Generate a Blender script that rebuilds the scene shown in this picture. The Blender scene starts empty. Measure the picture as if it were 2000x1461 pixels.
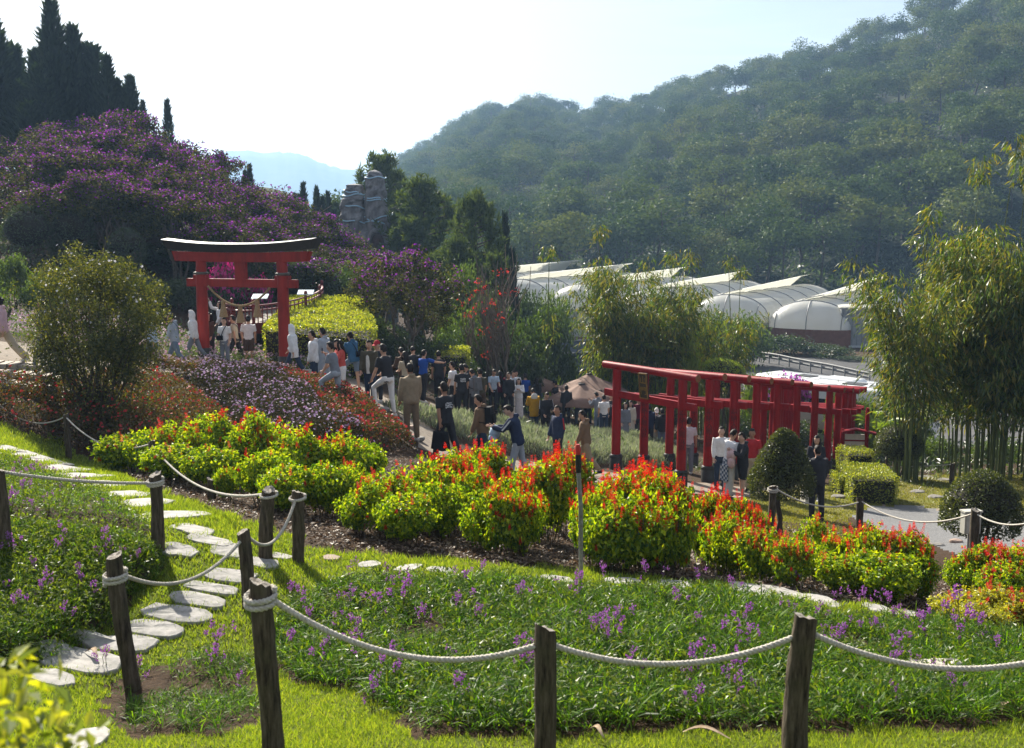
import bpy, math, random
import numpy as np
from mathutils import Vector, Matrix

scene = bpy.context.scene
COL = scene.collection
R = math.radians
rng = np.random.default_rng(7)
random.seed(7)

# ------------------------------------------------------------------ camera
FPX, CX, CY, HORIZON = 1944.4, 1000.0, 730.5, 480.0
PITCH = math.atan((CY - HORIZON) / FPX)
cam_data = bpy.data.cameras.new('camera')
cam_data.lens = 35.0
cam_data.sensor_width = 36.0
cam_data.clip_start = 0.1
cam_data.clip_end = 20000
cam_data.dof.use_dof = True
cam_data.dof.focus_distance = 17.0
cam_data.dof.aperture_fstop = 4.5
cam = bpy.data.objects.new('camera', cam_data)
cam.rotation_euler = (math.pi / 2 - PITCH, 0, 0)
COL.objects.link(cam)
scene.camera = cam

# ------------------------------------------------------------------ light
SUN_ELEV, SUN_AZ = R(33), R(-27)          # azimuth from +Y, negative = left of the view
world = bpy.data.worlds.new('World')
scene.world = world
world.use_nodes = True
wn, wl = world.node_tree.nodes, world.node_tree.links
wn.clear()
w_out = wn.new('ShaderNodeOutputWorld')
w_bg = wn.new('ShaderNodeBackground')
w_bg.inputs['Strength'].default_value = 0.044
w_sky = wn.new('ShaderNodeTexSky')
w_sky.sky_type = 'NISHITA'
w_sky.sun_disc = False
w_sky.sun_elevation = SUN_ELEV
w_sky.sun_rotation = SUN_AZ
w_sky.air_density = 1.0
w_sky.dust_density = 2.2
w_sky.ozone_density = 1.2
# thin high cloud, the same all round
w_tc = wn.new('ShaderNodeTexCoord')
w_sep = wn.new('ShaderNodeSeparateXYZ')
w_mz = wn.new('ShaderNodeMath'); w_mz.operation = 'MAXIMUM'; w_mz.inputs[1].default_value = 0.04
w_dx = wn.new('ShaderNodeMath'); w_dx.operation = 'DIVIDE'
w_dy = wn.new('ShaderNodeMath'); w_dy.operation = 'DIVIDE'
w_cmb = wn.new('ShaderNodeCombineXYZ')
w_map = wn.new('ShaderNodeMapping'); w_map.inputs['Scale'].default_value = (0.5, 1.1, 1)
w_map.inputs['Rotation'].default_value = (0, 0, R(20))
w_noi = wn.new('ShaderNodeTexNoise'); w_noi.inputs['Scale'].default_value = 1.5
w_noi.inputs['Detail'].default_value = 8; w_noi.inputs['Roughness'].default_value = 0.6
w_noi.inputs['Distortion'].default_value = 0.9
w_rmp = wn.new('ShaderNodeMapRange')
w_rmp.inputs[1].default_value = 0.44; w_rmp.inputs[2].default_value = 0.75
w_rmp.inputs[3].default_value = 0.28; w_rmp.inputs[4].default_value = 0.62
w_mix = wn.new('ShaderNodeMixRGB')
w_mix.inputs[2].default_value = (8.6, 8.6, 8.8, 1)
wl.new(w_tc.outputs['Generated'], w_sep.inputs[0])
wl.new(w_sep.outputs[2], w_mz.inputs[0])
wl.new(w_sep.outputs[0], w_dx.inputs[0]); wl.new(w_mz.outputs[0], w_dx.inputs[1])
wl.new(w_sep.outputs[1], w_dy.inputs[0]); wl.new(w_mz.outputs[0], w_dy.inputs[1])
wl.new(w_dx.outputs[0], w_cmb.inputs[0]); wl.new(w_dy.outputs[0], w_cmb.inputs[1])
wl.new(w_cmb.outputs[0], w_map.inputs[0]); wl.new(w_map.outputs[0], w_noi.inputs['Vector'])
wl.new(w_noi.outputs['Fac'], w_rmp.inputs[0])
wl.new(w_rmp.outputs[0], w_mix.inputs[0])
wl.new(w_sky.outputs[0], w_mix.inputs[1])
wl.new(w_mix.outputs[0], w_bg.inputs[0]); wl.new(w_bg.outputs[0], w_out.inputs[0])

sun_data = bpy.data.lights.new('sun', 'SUN')
sun_data.energy = 5.0
sun_data.angle = R(0.53)
sun_data.color = (1.0, 0.93, 0.80)
sun = bpy.data.objects.new('sun', sun_data)
sdir = Vector((math.sin(SUN_AZ) * math.cos(SUN_ELEV), math.cos(SUN_AZ) * math.cos(SUN_ELEV), math.sin(SUN_ELEV)))
sun.rotation_euler = (-sdir).to_track_quat('-Z', 'Y').to_euler()
COL.objects.link(sun)

scene.view_settings.view_transform = 'Standard'
scene.view_settings.look = 'None'
scene.view_settings.gamma = 1.0
scene.view_settings.use_curve_mapping = False
scene.view_settings.exposure = 1.48
scene.cycles.max_bounces = 7
scene.cycles.diffuse_bounces = 3
scene.cycles.glossy_bounces = 2
scene.cycles.transmission_bounces = 5
scene.cycles.volume_bounces = 0
scene.cycles.transparent_max_bounces = 6
scene.cycles.caustics_reflective = False
scene.cycles.caustics_refractive = False
scene.cycles.sample_clamp_indirect = 4.0
scene.cycles.use_denoising = True
scene.cycles.use_adaptive_sampling = False

# ------------------------------------------------------------------ helpers
cp, sp = math.cos(PITCH), math.sin(PITCH)

def ray(px, py):
    """x/D and z/D of the line of sight through a point of the photograph"""
    u, v = (px - CX) / FPX, (CY - py) / FPX
    dy = cp + v * sp
    return u / dy, (v * cp - sp) / dy

def w3(px, py, D):
    a, b = ray(px, py)
    return Vector((a * D, D, b * D))

def to_px(P):
    P = np.atleast_2d(np.asarray(P, float))
    f = P[:, 1] * cp - P[:, 2] * sp
    return CX + FPX * P[:, 0] / f, CY - FPX * (P[:, 1] * sp + P[:, 2] * cp) / f

def tag(o, label=None, cat=None, group=None, kind=None):
    if label: o['label'] = label
    if cat: o['category'] = cat
    if group: o['group'] = group
    if kind: o['kind'] = kind
    return o

def empty(name, loc=(0, 0, 0), rz=0.0, label=None, cat=None, group=None, kind=None, scale=None):
    o = bpy.data.objects.new(name, None)
    o.location = loc
    o.rotation_euler = (0, 0, rz)
    if scale is not None: o.scale = scale
    COL.objects.link(o)
    return tag(o, label, cat, group, kind)

def to_mesh(name, V, faces, mats=(), midx=None, smooth=False):
    """V (n,3); faces: list of int arrays (m,3) or (m,4)"""
    me = bpy.data.meshes.new(name)
    V = np.asarray(V, np.float32)
    faces = [np.asarray(f, np.int32) for f in faces if len(f)]
    me.vertices.add(len(V)); me.vertices.foreach_set('co', V.ravel())
    nl = sum(f.size for f in faces); nf = sum(len(f) for f in faces)
    me.loops.add(nl); me.polygons.add(nf)
    me.loops.foreach_set('vertex_index', np.concatenate([f.ravel() for f in faces]))
    tot = np.concatenate([np.full(len(f), f.shape[1], np.int32) for f in faces])
    start = np.zeros(nf, np.int32); start[1:] = np.cumsum(tot)[:-1]
    me.polygons.foreach_set('loop_start', start)
    me.polygons.foreach_set('loop_total', tot)
    for m in mats: me.materials.append(m)
    if midx is not None: me.polygons.foreach_set('material_index', np.asarray(midx, np.int32))
    me.polygons.foreach_set('use_smooth', np.full(nf, bool(smooth)))
    me.update(calc_edges=True)
    return me

def add(name, me, parent=None, loc=None, rot=None, scale=None):
    o = bpy.data.objects.new(name, me)
    if parent is not None: o.parent = parent
    if loc is not None: o.location = loc
    if rot is not None: o.rotation_euler = rot
    if scale is not None: o.scale = scale if hasattr(scale, '__len__') else (scale,) * 3
    COL.objects.link(o)
    return o

def copy_tree(o, parent=None):
    kids = list(o.children)
    c = o.copy(); COL.objects.link(c); c.parent = parent
    for k in kids: copy_tree(k, c)
    return c

class Geo:
    """collects vertices and faces of one mesh"""
    def __init__(s): s.V, s.F3, s.F4, s.M3, s.M4, s.n = [], [], [], [], [], 0
    def put(s, V, F, m=0):
        V = np.asarray(V, float).reshape(-1, 3)
        F = np.asarray(F, np.int64)
        if F.shape[1] == 3: s.F3.append(F + s.n); s.M3.append(np.full(len(F), m))
        else: s.F4.append(F + s.n); s.M4.append(np.full(len(F), m))
        s.V.append(V); s.n += len(V)
    def box(s, c, size, rz=0.0, m=0, taper=1.0, rot=None):
        x, y, z = np.array(size) / 2.0
        V = np.array([[-x, -y, -z], [x, -y, -z], [x, y, -z], [-x, y, -z], [-x * taper, -y * taper, z], [x * taper, -y * taper, z], [x * taper, y * taper, z], [-x * taper, y * taper, z]])
        if rot is not None: V = V @ np.array(rot).T
        elif rz: V = V @ np.array([[math.cos(rz), math.sin(rz), 0], [-math.sin(rz), math.cos(rz), 0], [0, 0, 1]])
        s.put(V + np.array(c), [[0, 3, 2, 1], [4, 5, 6, 7], [0, 1, 5, 4], [1, 2, 6, 5], [2, 3, 7, 6], [3, 0, 4, 7]], m)
    def tube(s, pts, rad, seg=8, m=0, cap=True, flat=None, up=None):
        """swept tube; rad scalar, list, or list of (rx, ry)"""
        P = np.asarray(pts, float); n = len(P)
        T = np.gradient(P, axis=0); T /= np.linalg.norm(T, axis=1)[:, None] + 1e-9
        rr = np.asarray(rad, float)
        if rr.ndim == 0: rr = np.full((n, 2), rr)
        elif rr.ndim == 1: rr = np.stack([rr, rr], 1)
        ref = np.array(up if up is not None else ((1., 0, 0) if abs(T[:, 0]).mean() < .8 else (0, 1., 0)))
        A = ref - (T @ ref)[:, None] * T; A /= np.linalg.norm(A, axis=1)[:, None] + 1e-9
        B = np.cross(T, A)
        th = np.linspace(0, 2 * math.pi, seg, endpoint=False)
        V = P[:, None] + rr[:, None, :1] * np.cos(th)[None, :, None] * A[:, None] + rr[:, None, 1:] * np.sin(th)[None, :, None] * B[:, None]
        i, j = np.meshgrid(np.arange(n - 1), np.arange(seg), indexing='ij'); j2 = (j + 1) % seg
        F = np.stack([i * seg + j, i * seg + j2, (i + 1) * seg + j2, (i + 1) * seg + j], -1).reshape(-1, 4)
        s.put(V.reshape(-1, 3), F, m)
        if cap:
            for e, k in ((0, 0), (n - 1, 1)):
                ring = V[e]; c = P[e] 
                a = np.arange(seg); b = (a + 1) % seg
                F3 = np.stack([np.full(seg, seg), b, a] if k == 0 else [np.full(seg, seg), a, b], 1)
                s.put(np.vstack([ring, c]), F3, m)
    def ball(s, c, r, seg=10, rings=7, m=0, rot=None):
        r = np.array(r, float) * np.ones(3)
        ph = np.linspace(0, math.pi, rings + 1)[1:-1]; th = np.linspace(0, 2 * math.pi, seg, endpoint=False)
        V = np.stack([np.sin(ph)[:, None] * np.cos(th), np.sin(ph)[:, None] * np.sin(th), np.cos(ph)[:, None] * np.ones(seg)], -1).reshape(-1, 3)
        V = np.vstack([V, [0, 0, 1], [0, 0, -1]]) * r
        if rot is not None: V = V @ np.array(rot).T
        n = rings - 1
        i, j = np.meshgrid(np.arange(n - 1), np.arange(seg), indexing='ij'); j2 = (j + 1) % seg
        F = np.stack([i * seg + j, (i + 1) * seg + j, (i + 1) * seg + j2, i * seg + j2], -1).reshape(-1, 4)
        base = s.n
        s.put(V + np.array(c), F, m)
        a = np.arange(seg); b = (a + 1) % seg
        T = np.vstack([np.stack([np.full(seg, n * seg), a, b], 1), np.stack([np.full(seg, n * seg + 1), (n - 1) * seg + b, (n - 1) * seg + a], 1)])
        s.F3.append(T + base); s.M3.append(np.full(len(T), m))
    def mesh(s, name, mats=(), smooth=False):
        fs, ms = [], []
        if s.F3: fs.append(np.vstack(s.F3)); ms.append(np.concatenate(s.M3))
        if s.F4: fs.append(np.vstack(s.F4)); ms.append(np.concatenate(s.M4))
        return to_mesh(name, np.vstack(s.V), fs, mats, np.concatenate(ms), smooth)

def unit(v):
    v = np.asarray(v, float)
    return v / (np.linalg.norm(v, axis=-1, keepdims=True) + 1e-9)

def rand_dirs(n, g):
    return unit(g.normal(size=(n, 3)))

def kites(P, D, N, L, W, fold=0.12, droop=0.15):
    """folded leaf: 4 verts, 1 quad each"""
    n = len(P)
    L = np.broadcast_to(np.asarray(L, float), (n,))[:, None]; W = np.broadcast_to(np.asarray(W, float), (n,))[:, None]
    D = unit(D); S = unit(np.cross(D, N)); N = np.cross(S, D)
    V = np.stack([P, P + D * L * .45 + S * W * .5 + N * L * fold, P + D * L - N * L * droop, P + D * L * .45 - S * W * .5 + N * L * fold], 1)
    F = np.arange(n * 4).reshape(n, 4)
    return V.reshape(-1, 3), F

def straps(P, D, L, W, bend, g, seg=3):
    """grass-like leaf: starts along D, bends down; seg quads"""
    n = len(P); D = unit(D)
    L = np.broadcast_to(np.asarray(L, float), (n,)); W = np.broadcast_to(np.asarray(W, float), (n,)); bend = np.broadcast_to(np.asarray(bend, float), (n,))
    H = D.copy(); H[:, 2] = 0; H = unit(H + 1e-6)
    S = unit(np.cross(D, np.array([0, 0, 1.0])) + 1e-6)
    tw = g.normal(0, .35, n)[:, None]
    S = unit(S + tw * np.array([0, 0, 1.0]))
    rows = []
    for k in range(seg + 1):
        t = k / seg
        c = P + D * (L * t)[:, None] + np.array([0, 0, -1.0]) * (L * bend * t * t)[:, None] + H * (L * bend * .35 * t * t)[:, None]
        w = W * (.55 + 1.0 * t - 1.5 * t * t if k < seg else 0.06)
        rows.append(c - S * (w / 2)[:, None]); rows.append(c + S * (w / 2)[:, None])
    V = np.stack(rows, 1)                   # n, 2(seg+1), 3
    m = 2 * (seg + 1)
    F = np.array([[2 * k, 2 * k + 1, 2 * k + 3, 2 * k + 2] for k in range(seg)])
    F = (np.arange(n)[:, None, None] * m + F[None]).reshape(-1, 4)
    return V.reshape(-1, 3), F

def join_leaf(parts, name, mats, smooth=False):
    """parts: list of (V, F, material index)"""
    Vs, F3, F4, M3, M4, n = [], [], [], [], [], 0
    for V, F, m in parts:
        Vs.append(V)
        if F.shape[1] == 3: F3.append(F + n); M3.append(np.full(len(F), m))
        else: F4.append(F + n); M4.append(np.full(len(F), m))
        n += len(V)
    fs, ms = [], []
    if F3: fs.append(np.vstack(F3)); ms += M3
    if F4: fs.append(np.vstack(F4)); ms += M4
    return to_mesh(name, np.vstack(Vs), fs, mats, np.concatenate(ms), smooth)

def hash2(ix, iy, seed=0):
    h = (ix.astype(np.int64) * 374761393 + iy.astype(np.int64) * 668265263 + seed * 1442695041) & 0xffffffff
    h = ((h ^ (h >> 13)) * 1274126177) & 0xffffffff
    return ((h ^ (h >> 16)) & 0xffff) / 65535.0

def vnoise(x, y, seed=0):
    ix, iy = np.floor(x), np.floor(y); fx, fy = x - ix, y - iy
    fx, fy = fx * fx * (3 - 2 * fx), fy * fy * (3 - 2 * fy)
    a, b, c, d = hash2(ix, iy, seed), hash2(ix + 1, iy, seed), hash2(ix, iy + 1, seed), hash2(ix + 1, iy + 1, seed)
    return (a * (1 - fx) + b * fx) * (1 - fy) + (c * (1 - fx) + d * fx) * fy

def fbm(x, y, seed=0, o=3):
    r, a = 0, .5
    for k in range(o):
        r = r + a * vnoise(x * 2 ** k, y * 2 ** k, seed + k); a *= .5
    return r

def in_poly(px, py, poly):
    x, y = np.asarray(px, float), np.asarray(py, float)
    c = np.zeros(x.shape, bool)
    n = len(poly)
    for i in range(n):
        x1, y1 = poly[i]; x2, y2 = poly[(i + 1) % n]
        t = ((y1 > y) != (y2 > y)) & (x < (x2 - x1) * (y - y1) / ((y2 - y1) if y2 != y1 else 1e-9) + x1)
        c ^= t
    return c

def poly_sd(x, y, poly):
    """distance to a polygon's edge, positive inside"""
    d = np.full(np.shape(x), 1e9)
    n = len(poly)
    for i in range(n):
        x1, y1 = poly[i]; x2, y2 = poly[(i + 1) % n]
        ex, ey = x2 - x1, y2 - y1
        t = np.clip(((x - x1) * ex + (y - y1) * ey) / (ex * ex + ey * ey + 1e-9), 0, 1)
        d = np.minimum(d, np.hypot(x - x1 - t * ex, y - y1 - t * ey))
    return np.where(in_poly(x, y, poly), d, -d)

def sstep(a, b, x):
    t = np.clip((x - a) / (b - a), 0, 1)
    return t * t * (3 - 2 * t)

# ------------------------------------------------------------------ materials
def new_mat(name):
    m = bpy.data.materials.new(name); m.use_nodes = True
    nt = m.node_tree; nt.nodes.clear()
    out = nt.nodes.new('ShaderNodeOutputMaterial')
    return m, nt.nodes, nt.links, out

def leaf_mat(name, cols, trans=(1.5, 1.45, .45), k=.45, gloss=.08, rough=.42, bytree=.55, byleaf=1.0):
    """leaf: diffuse + light through the blade + a little shine; colour varies leaf by leaf"""
    m, n, l, out = new_mat(name)
    geo = n.new('ShaderNodeNewGeometry'); oi = n.new('ShaderNodeObjectInfo')
    ad = n.new('ShaderNodeMath'); ad.operation = 'MULTIPLY_ADD'; ad.inputs[1].default_value = bytree
    lf = n.new('ShaderNodeMath'); lf.operation = 'MULTIPLY'; lf.inputs[1].default_value = byleaf; l.new(geo.outputs['Random Per Island'], lf.inputs[0])
    l.new(oi.outputs['Random'], ad.inputs[0]); l.new(lf.outputs[0], ad.inputs[2])
    fr = n.new('ShaderNodeMath'); fr.operation = 'FRACT' if byleaf == 1 else 'ADD'; fr.inputs[1].default_value = 0; l.new(ad.outputs[0], fr.inputs[0])
    ramp = n.new('ShaderNodeValToRGB'); e = ramp.color_ramp.elements
    while len(e) < len(cols): e.new(.5)
    for i, c in enumerate(cols):
        e[i].position = i / max(1, len(cols) - 1); e[i].color = (*c, 1)
    l.new(fr.outputs[0], ramp.inputs[0])
    dif = n.new('ShaderNodeBsdfDiffuse'); tr = n.new('ShaderNodeBsdfTranslucent'); gl = n.new('ShaderNodeBsdfGlossy')
    gl.inputs['Roughness'].default_value = rough
    mul = n.new('ShaderNodeMixRGB'); mul.blend_type = 'MULTIPLY'; mul.inputs[0].default_value = 1; mul.inputs[2].default_value = (*trans, 1)
    l.new(ramp.outputs[0], dif.inputs[0]); l.new(ramp.outputs[0], mul.inputs[1]); l.new(mul.outputs[0], tr.inputs[0])
    m1 = n.new('ShaderNodeMixShader'); m1.inputs[0].default_value = k
    l.new(dif.outputs[0], m1.inputs[1]); l.new(tr.outputs[0], m1.inputs[2])
    m2 = n.new('ShaderNodeMixShader'); m2.inputs[0].default_value = gloss
    l.new(m1.outputs[0], m2.inputs[1]); l.new(gl.outputs[0], m2.inputs[2])
    l.new(m2.outputs[0], out.inputs[0])
    return m

def solid(name, c, rough=.6, c2=None, scale=6.0, bump=0.0, detail=5, metal=0.0, stretch=(1, 1, 1), spec=.4, lo=.35, hi=.65, coat=0.0):
    """painted / stone / cloth surface with noise mottling and fine relief"""
    m, n, l, out = new_mat(name)
    p = n.new('ShaderNodeBsdfPrincipled'); l.new(p.outputs[0], out.inputs[0])
    p.inputs['Roughness'].default_value = rough; p.inputs['Metallic'].default_value = metal
    p.inputs['Specular IOR Level'].default_value = spec
    if coat: p.inputs['Coat Weight'].default_value = coat; p.inputs['Coat Roughness'].default_value = .25
    tc = n.new('ShaderNodeTexCoord'); mp = n.new('ShaderNodeMapping'); mp.inputs['Scale'].default_value = stretch
    l.new(tc.outputs['Object'], mp.inputs[0])
    no = n.new('ShaderNodeTexNoise'); no.inputs['Scale'].default_value = scale; no.inputs['Detail'].default_value = detail
    no.inputs['Roughness'].default_value = .65
    l.new(mp.outputs[0], no.inputs['Vector'])
    rp = n.new('ShaderNodeValToRGB'); rp.color_ramp.elements[0].position = lo; rp.color_ramp.elements[1].position = hi
    c2 = c2 or tuple(x * .7 for x in c)
    rp.color_ramp.elements[0].color = (*c2, 1); rp.color_ramp.elements[1].color = (*c, 1)
    l.new(no.outputs['Fac'], rp.inputs[0]); l.new(rp.outputs[0], p.inputs['Base Color'])
    if bump:
        b = n.new('ShaderNodeBump'); b.inputs['Strength'].default_value = bump; b.inputs['Distance'].default_value = .03
        l.new(no.outputs['Fac'], b.inputs['Height']); l.new(b.outputs[0], p.inputs['Normal'])
    return m

_cloth = {}
def cloth(c, c2=None):
    k = tuple(round(x, 3) for x in c)
    if k not in _cloth:
        _cloth[k] = solid('cloth', c, .85, c2 or tuple(x * .82 for x in c), 14, .25, spec=.15)
    return _cloth[k]
# ------------------------------------------------------------------ terrain shape
def _cp(px, D, z=None, py=None):
    a, b = ray(px, py if py is not None else 700)
    return (a, math.log(D), (z / D) if z is not None else b)

CPTS = [_cp(1000, 2, -2.0), _cp(0, 2.2, -2.15), _cp(2000, 2.2, -2.0), _cp(-600, 3, -2.3), _cp(2600, 3, -2.2),
    _cp(0, 4.6, -2.6), _cp(510, 4.9, -2.64), _cp(1065, 4.9, -2.64), _cp(1590, 4.9, -2.64), _cp(2000, 4.9, -2.6),
    _cp(225, 6.9, py=1340), _cp(800, 6.8, -3.0), _cp(1400, 6.8, -3.0), _cp(1900, 6.8, -3.05), _cp(0, 6.9, -2.95),
    _cp(465, 8.5, py=1185), _cp(572, 9.8, py=1095), _cp(508, 9.6, py=1095), _cp(290, 9.4, py=1062), _cp(0, 9, -2.78),
    _cp(850, 9.7, py=1102), _cp(1140, 9.6, py=1130), _cp(1400, 9.4, py=1150), _cp(1700, 9.2, py=1190), _cp(2000, 9.0, py=1230),
    _cp(1000, 11, -3.5), _cp(1600, 11, -3.9), _cp(1950, 11, -4.05), _cp(290, 15.5, py=935), _cp(402, 13.5, -3.5), _cp(0, 12, py=960),
    _cp(122, 19, py=897), _cp(0, 17, -3.44), _cp(0, 20, -3.35), _cp(0, 22.5, -2.85), _cp(100, 23, -3.0), _cp(0, 30, -2.6),
    _cp(250, 22, -3.9), _cp(375, 29, -3.68), _cp(400, 22, -4.0), _cp(560, 21, -4.1), _cp(470, 33, -4.0), _cp(560, 31.5, -3.98), _cp(630, 28, -4.08),
    _cp(755, 23.7, -4.1), _cp(801, 22.5, -4.42), _cp(870, 24, -4.9), _cp(960, 31, -5.7), _cp(1013, 37, -6.7), _cp(1015, 26, -5.75), _cp(1145, 25.5, -6.0),
    _cp(1235, 41, -7.9), _cp(1207, 28, -6.4), _cp(1335, 26.2, -6.45), _cp(1430, 27, -6.55), _cp(1605, 24.5, -6.5), _cp(1850, 23, -6.4), _cp(1980, 18, -5.5),
    _cp(1760, 17, -5.4), _cp(1500, 17, -5.2), _cp(1400, 13, -4.3), _cp(1900, 13, -4.6), _cp(1200, 16, -4.6), _cp(1000, 16, -4.3), _cp(800, 15, -3.9),
    _cp(600, 15, -3.7), _cp(800, 19, -4.25), _cp(1640, 34.5, -8.0), _cp(1750, 32, -7.4), _cp(1900, 32, -7.4), _cp(2100, 30, -7), _cp(1650, 40, -8.7), _cp(1400, 40, -8.3),
    _cp(1600, 50, -10.3), _cp(1400, 52, -9.8), _cp(2000, 50, -10), _cp(1500, 90, -10.6), _cp(2000, 90, -10.6), _cp(1250, 60, -9.8), _cp(1100, 48, -8.2),
    _cp(900, 45, -6.2), _cp(900, 60, -8), _cp(1000, 80, -10), _cp(800, 45, -5), _cp(700, 40, -4.4), _cp(600, 40, -4.0),
    _cp(50, 40, -1.8), _cp(250, 42, -1.8), _cp(450, 42, -3.2), _cp(0, 55, 1.2), _cp(150, 58, 1.8), _cp(350, 58, .8), _cp(500, 60, -1.8), _cp(640, 62, -3.6), _cp(750, 62, -5.2),
    _cp(0, 80, 5.5), _cp(150, 80, 5.5), _cp(350, 80, 3.5), _cp(500, 85, .5), _cp(650, 90, -3), _cp(800, 90, -7.5),
    _cp(0, 130, 9), _cp(300, 130, 7), _cp(600, 130, -1), _cp(800, 130, -9), _cp(1000, 120, -11), _cp(1500, 130, -10.6), _cp(2000, 130, -10.6),
    _cp(-600, 60, 2.5), _cp(2600, 60, -9.5), _cp(-600, 20, -2.7), _cp(-600, 10, -2.7), _cp(2600, 20, -5.2), _cp(2600, 10, -3.8), _cp(-600, 130, 9), _cp(2600, 130, -10)]
CPA = np.array(CPTS)
_KS = 1.6      # azimuth weight against log distance

def _tps_fit(P, f, lam):
    n = len(P)
    d = np.hypot(P[:, None, 0] - P[None, :, 0], P[:, None, 1] - P[None, :, 1])
    K = np.where(d > 0, d * d * np.log(d + 1e-12), 0) + lam * np.eye(n)
    A = np.zeros((n + 3, n + 3)); A[:n, :n] = K; A[:n, n] = 1; A[:n, n + 1:] = P; A[n, :n] = 1; A[n + 1:, :n] = P.T
    return np.linalg.solve(A, np.concatenate([f, [0, 0, 0]]))
_TP = np.stack([CPA[:, 0] * _KS, CPA[:, 1]], 1)
_TW = _tps_fit(_TP, CPA[:, 2], 1e-4)

RIDGE = np.array([(560, 470, 850), (640, 420, 820), (700, 372, 780), (770, 318, 700), (900, 238, 640), (960, 206, 610), (1000, 196, 600), (1070, 194, 575), (1130, 216, 555), (1250, 186, 520), (1400, 134, 470), (1600, 84, 430), (1800, 2, 400), (2000, -90, 380), (2300, -200, 360), (2900, -300, 350)], float)
_RT = np.array([ray(p, q)[0] for p, q, _ in RIDGE]); _RB = np.array([ray(p, q)[1] for p, q, _ in RIDGE])

def zt_base(x, y):
    x, y = np.asarray(x, float), np.asarray(y, float)
    shp = np.broadcast(x, y).shape
    x, y = np.broadcast_to(x, shp).ravel(), np.broadcast_to(y, shp).ravel()
    D = np.maximum(y, 1.6)
    t = x / D
    q0, q1 = np.clip(t, -.85, .85) * _KS, np.log(np.clip(D, 1.6, 140))
    r = np.full(len(x), _TW[-3]) + _TW[-2] * q0 + _TW[-1] * q1
    for k in range(len(_TP)):
        d2 = (q0 - _TP[k, 0]) ** 2 + (q1 - _TP[k, 1]) ** 2
        r += _TW[k] * .5 * d2 * np.log(d2 + 1e-12)
    z = r * np.minimum(D, 140)
    # far side: the wooded hill
    far = D > 100
    if far.any():
        tf, Df, xf = t[far], D[far], x[far]
        Dr = np.interp(tf, _RT, RIDGE[:, 2]); zr = np.interp(tf, _RT, _RB) * Dr - 11.5
        toe = 150.0
        s = np.clip((Df - toe) / (Dr - toe), 0, 1)
        left = sstep(-.22, -.13, tf)
        zh = -10.8 + (zr + 10.8) * (s ** 1.05) 
        und = (fbm(xf / 70, Df / 120, 3) - .45) * 34 * s * (1 - .75 * s)
        zh = zh + und * np.where(Df < Dr, 1, 0)
        zh = np.where(Df > Dr, zr - (Df - Dr) * .22, zh)
        zl = np.where(Df > 140, -11 - (Df - 140) * .06, -11)
        zh = zh * left + np.maximum(zl, -45) * (1 - left)
        zh = np.maximum(zh, -46)
        zleft = sstep(-.02, -.25, tf) * 20 * sstep(420, 140, Df) * sstep(100, 140, Df)
        b = sstep(110, 150, Df)
        z[far] = z[far] * (1 - b) + (zh + zleft * (1 - left)) * b
    return z.reshape(shp)

def ray_ground(px, py, d0=2.0, d1=400.0, fn=None):
    a, b = ray(px, py)
    Ds = np.geomspace(d0, d1, 900)
    h = b * Ds - (fn or zt_base)(a * Ds, Ds)
    k = np.argmax(h < 0)
    if not (h < 0).any(): k = len(Ds) - 1
    D = Ds[k]
    return a * D, D

# zones as read in the photograph, laid onto the ground
BED_LEFT_UP = [(-60, 880), (60, 915), (120, 945), (205, 968), (250, 1002), (298, 1036), (285, 1050), (120, 1028), (-60, 1010)]
BED_LEFT = [(-60, 1038), (120, 1046), (285, 1060), (306, 1080), (326, 1098), (308, 1130), (250, 1172), (205, 1228), (110, 1285), (-60, 1310)]
BED_FRONT = [(640, 1150), (720, 1136), (900, 1142), (1058, 1156), (1373, 1168), (1500, 1190), (1700, 1228), (2100, 1262), (2100, 1400), (1900, 1422), (1600, 1432), (1400, 1428), (1250, 1425), (1040, 1436), (820, 1436), (757, 1380), (700, 1352), (600, 1340), (548, 1318), (536, 1255), (545, 1215), (596, 1165)]
BED_SMALL = [(215, 1345), (300, 1300), (400, 1280), (490, 1295), (500, 1410), (420, 1440), (260, 1440), (195, 1400)]
_XY = {}
def world_poly(poly):
    return [ray_ground(*p) for p in poly]
WP_LEFT, WP_FRONT, WP_LUP, WP_SMALL = world_poly(BED_LEFT), world_poly(BED_FRONT), world_poly(BED_LEFT_UP), world_poly(BED_SMALL)

def zt(x, y):
    x, y = np.asarray(x, float), np.asarray(y, float)
    shp = np.broadcast(x, y).shape
    x, y = np.broadcast_to(x, shp).ravel(), np.broadcast_to(y, shp).ravel()
    z = zt_base(x, y)
    near = y < 16
    if near.any():
        xn, yn = x[near], y[near]
        dz = (fbm(xn * 1.3, yn * 1.3, 11) - .45) * .07 + (vnoise(xn * 7, yn * 7, 5) - .5) * .012
        dz = dz + .09 * sstep(.04, .22, poly_sd(xn, yn, WP_LEFT)) + .05 * sstep(-.05, .3, poly_sd(xn, yn, WP_FRONT)) + .06 * sstep(0, .25, poly_sd(xn, yn, WP_LUP))
        dz = dz - .05 * sstep(.14, .03, np.abs(poly_sd(xn, yn, WP_LEFT) + .02)) * (xn < -1.3)
        dz = dz + .05 * sstep(0, .3, poly_sd(xn, yn, WP_SMALL))
        z[near] += dz * sstep(16, 12, yn)
    mid = (y >= 12) & (y < 90)
    if mid.any():
        z[mid] += (fbm(x[mid] * .35, y[mid] * .35, 21) - .45) * .18 * sstep(12, 16, y[mid])
    return z.reshape(shp)

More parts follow.
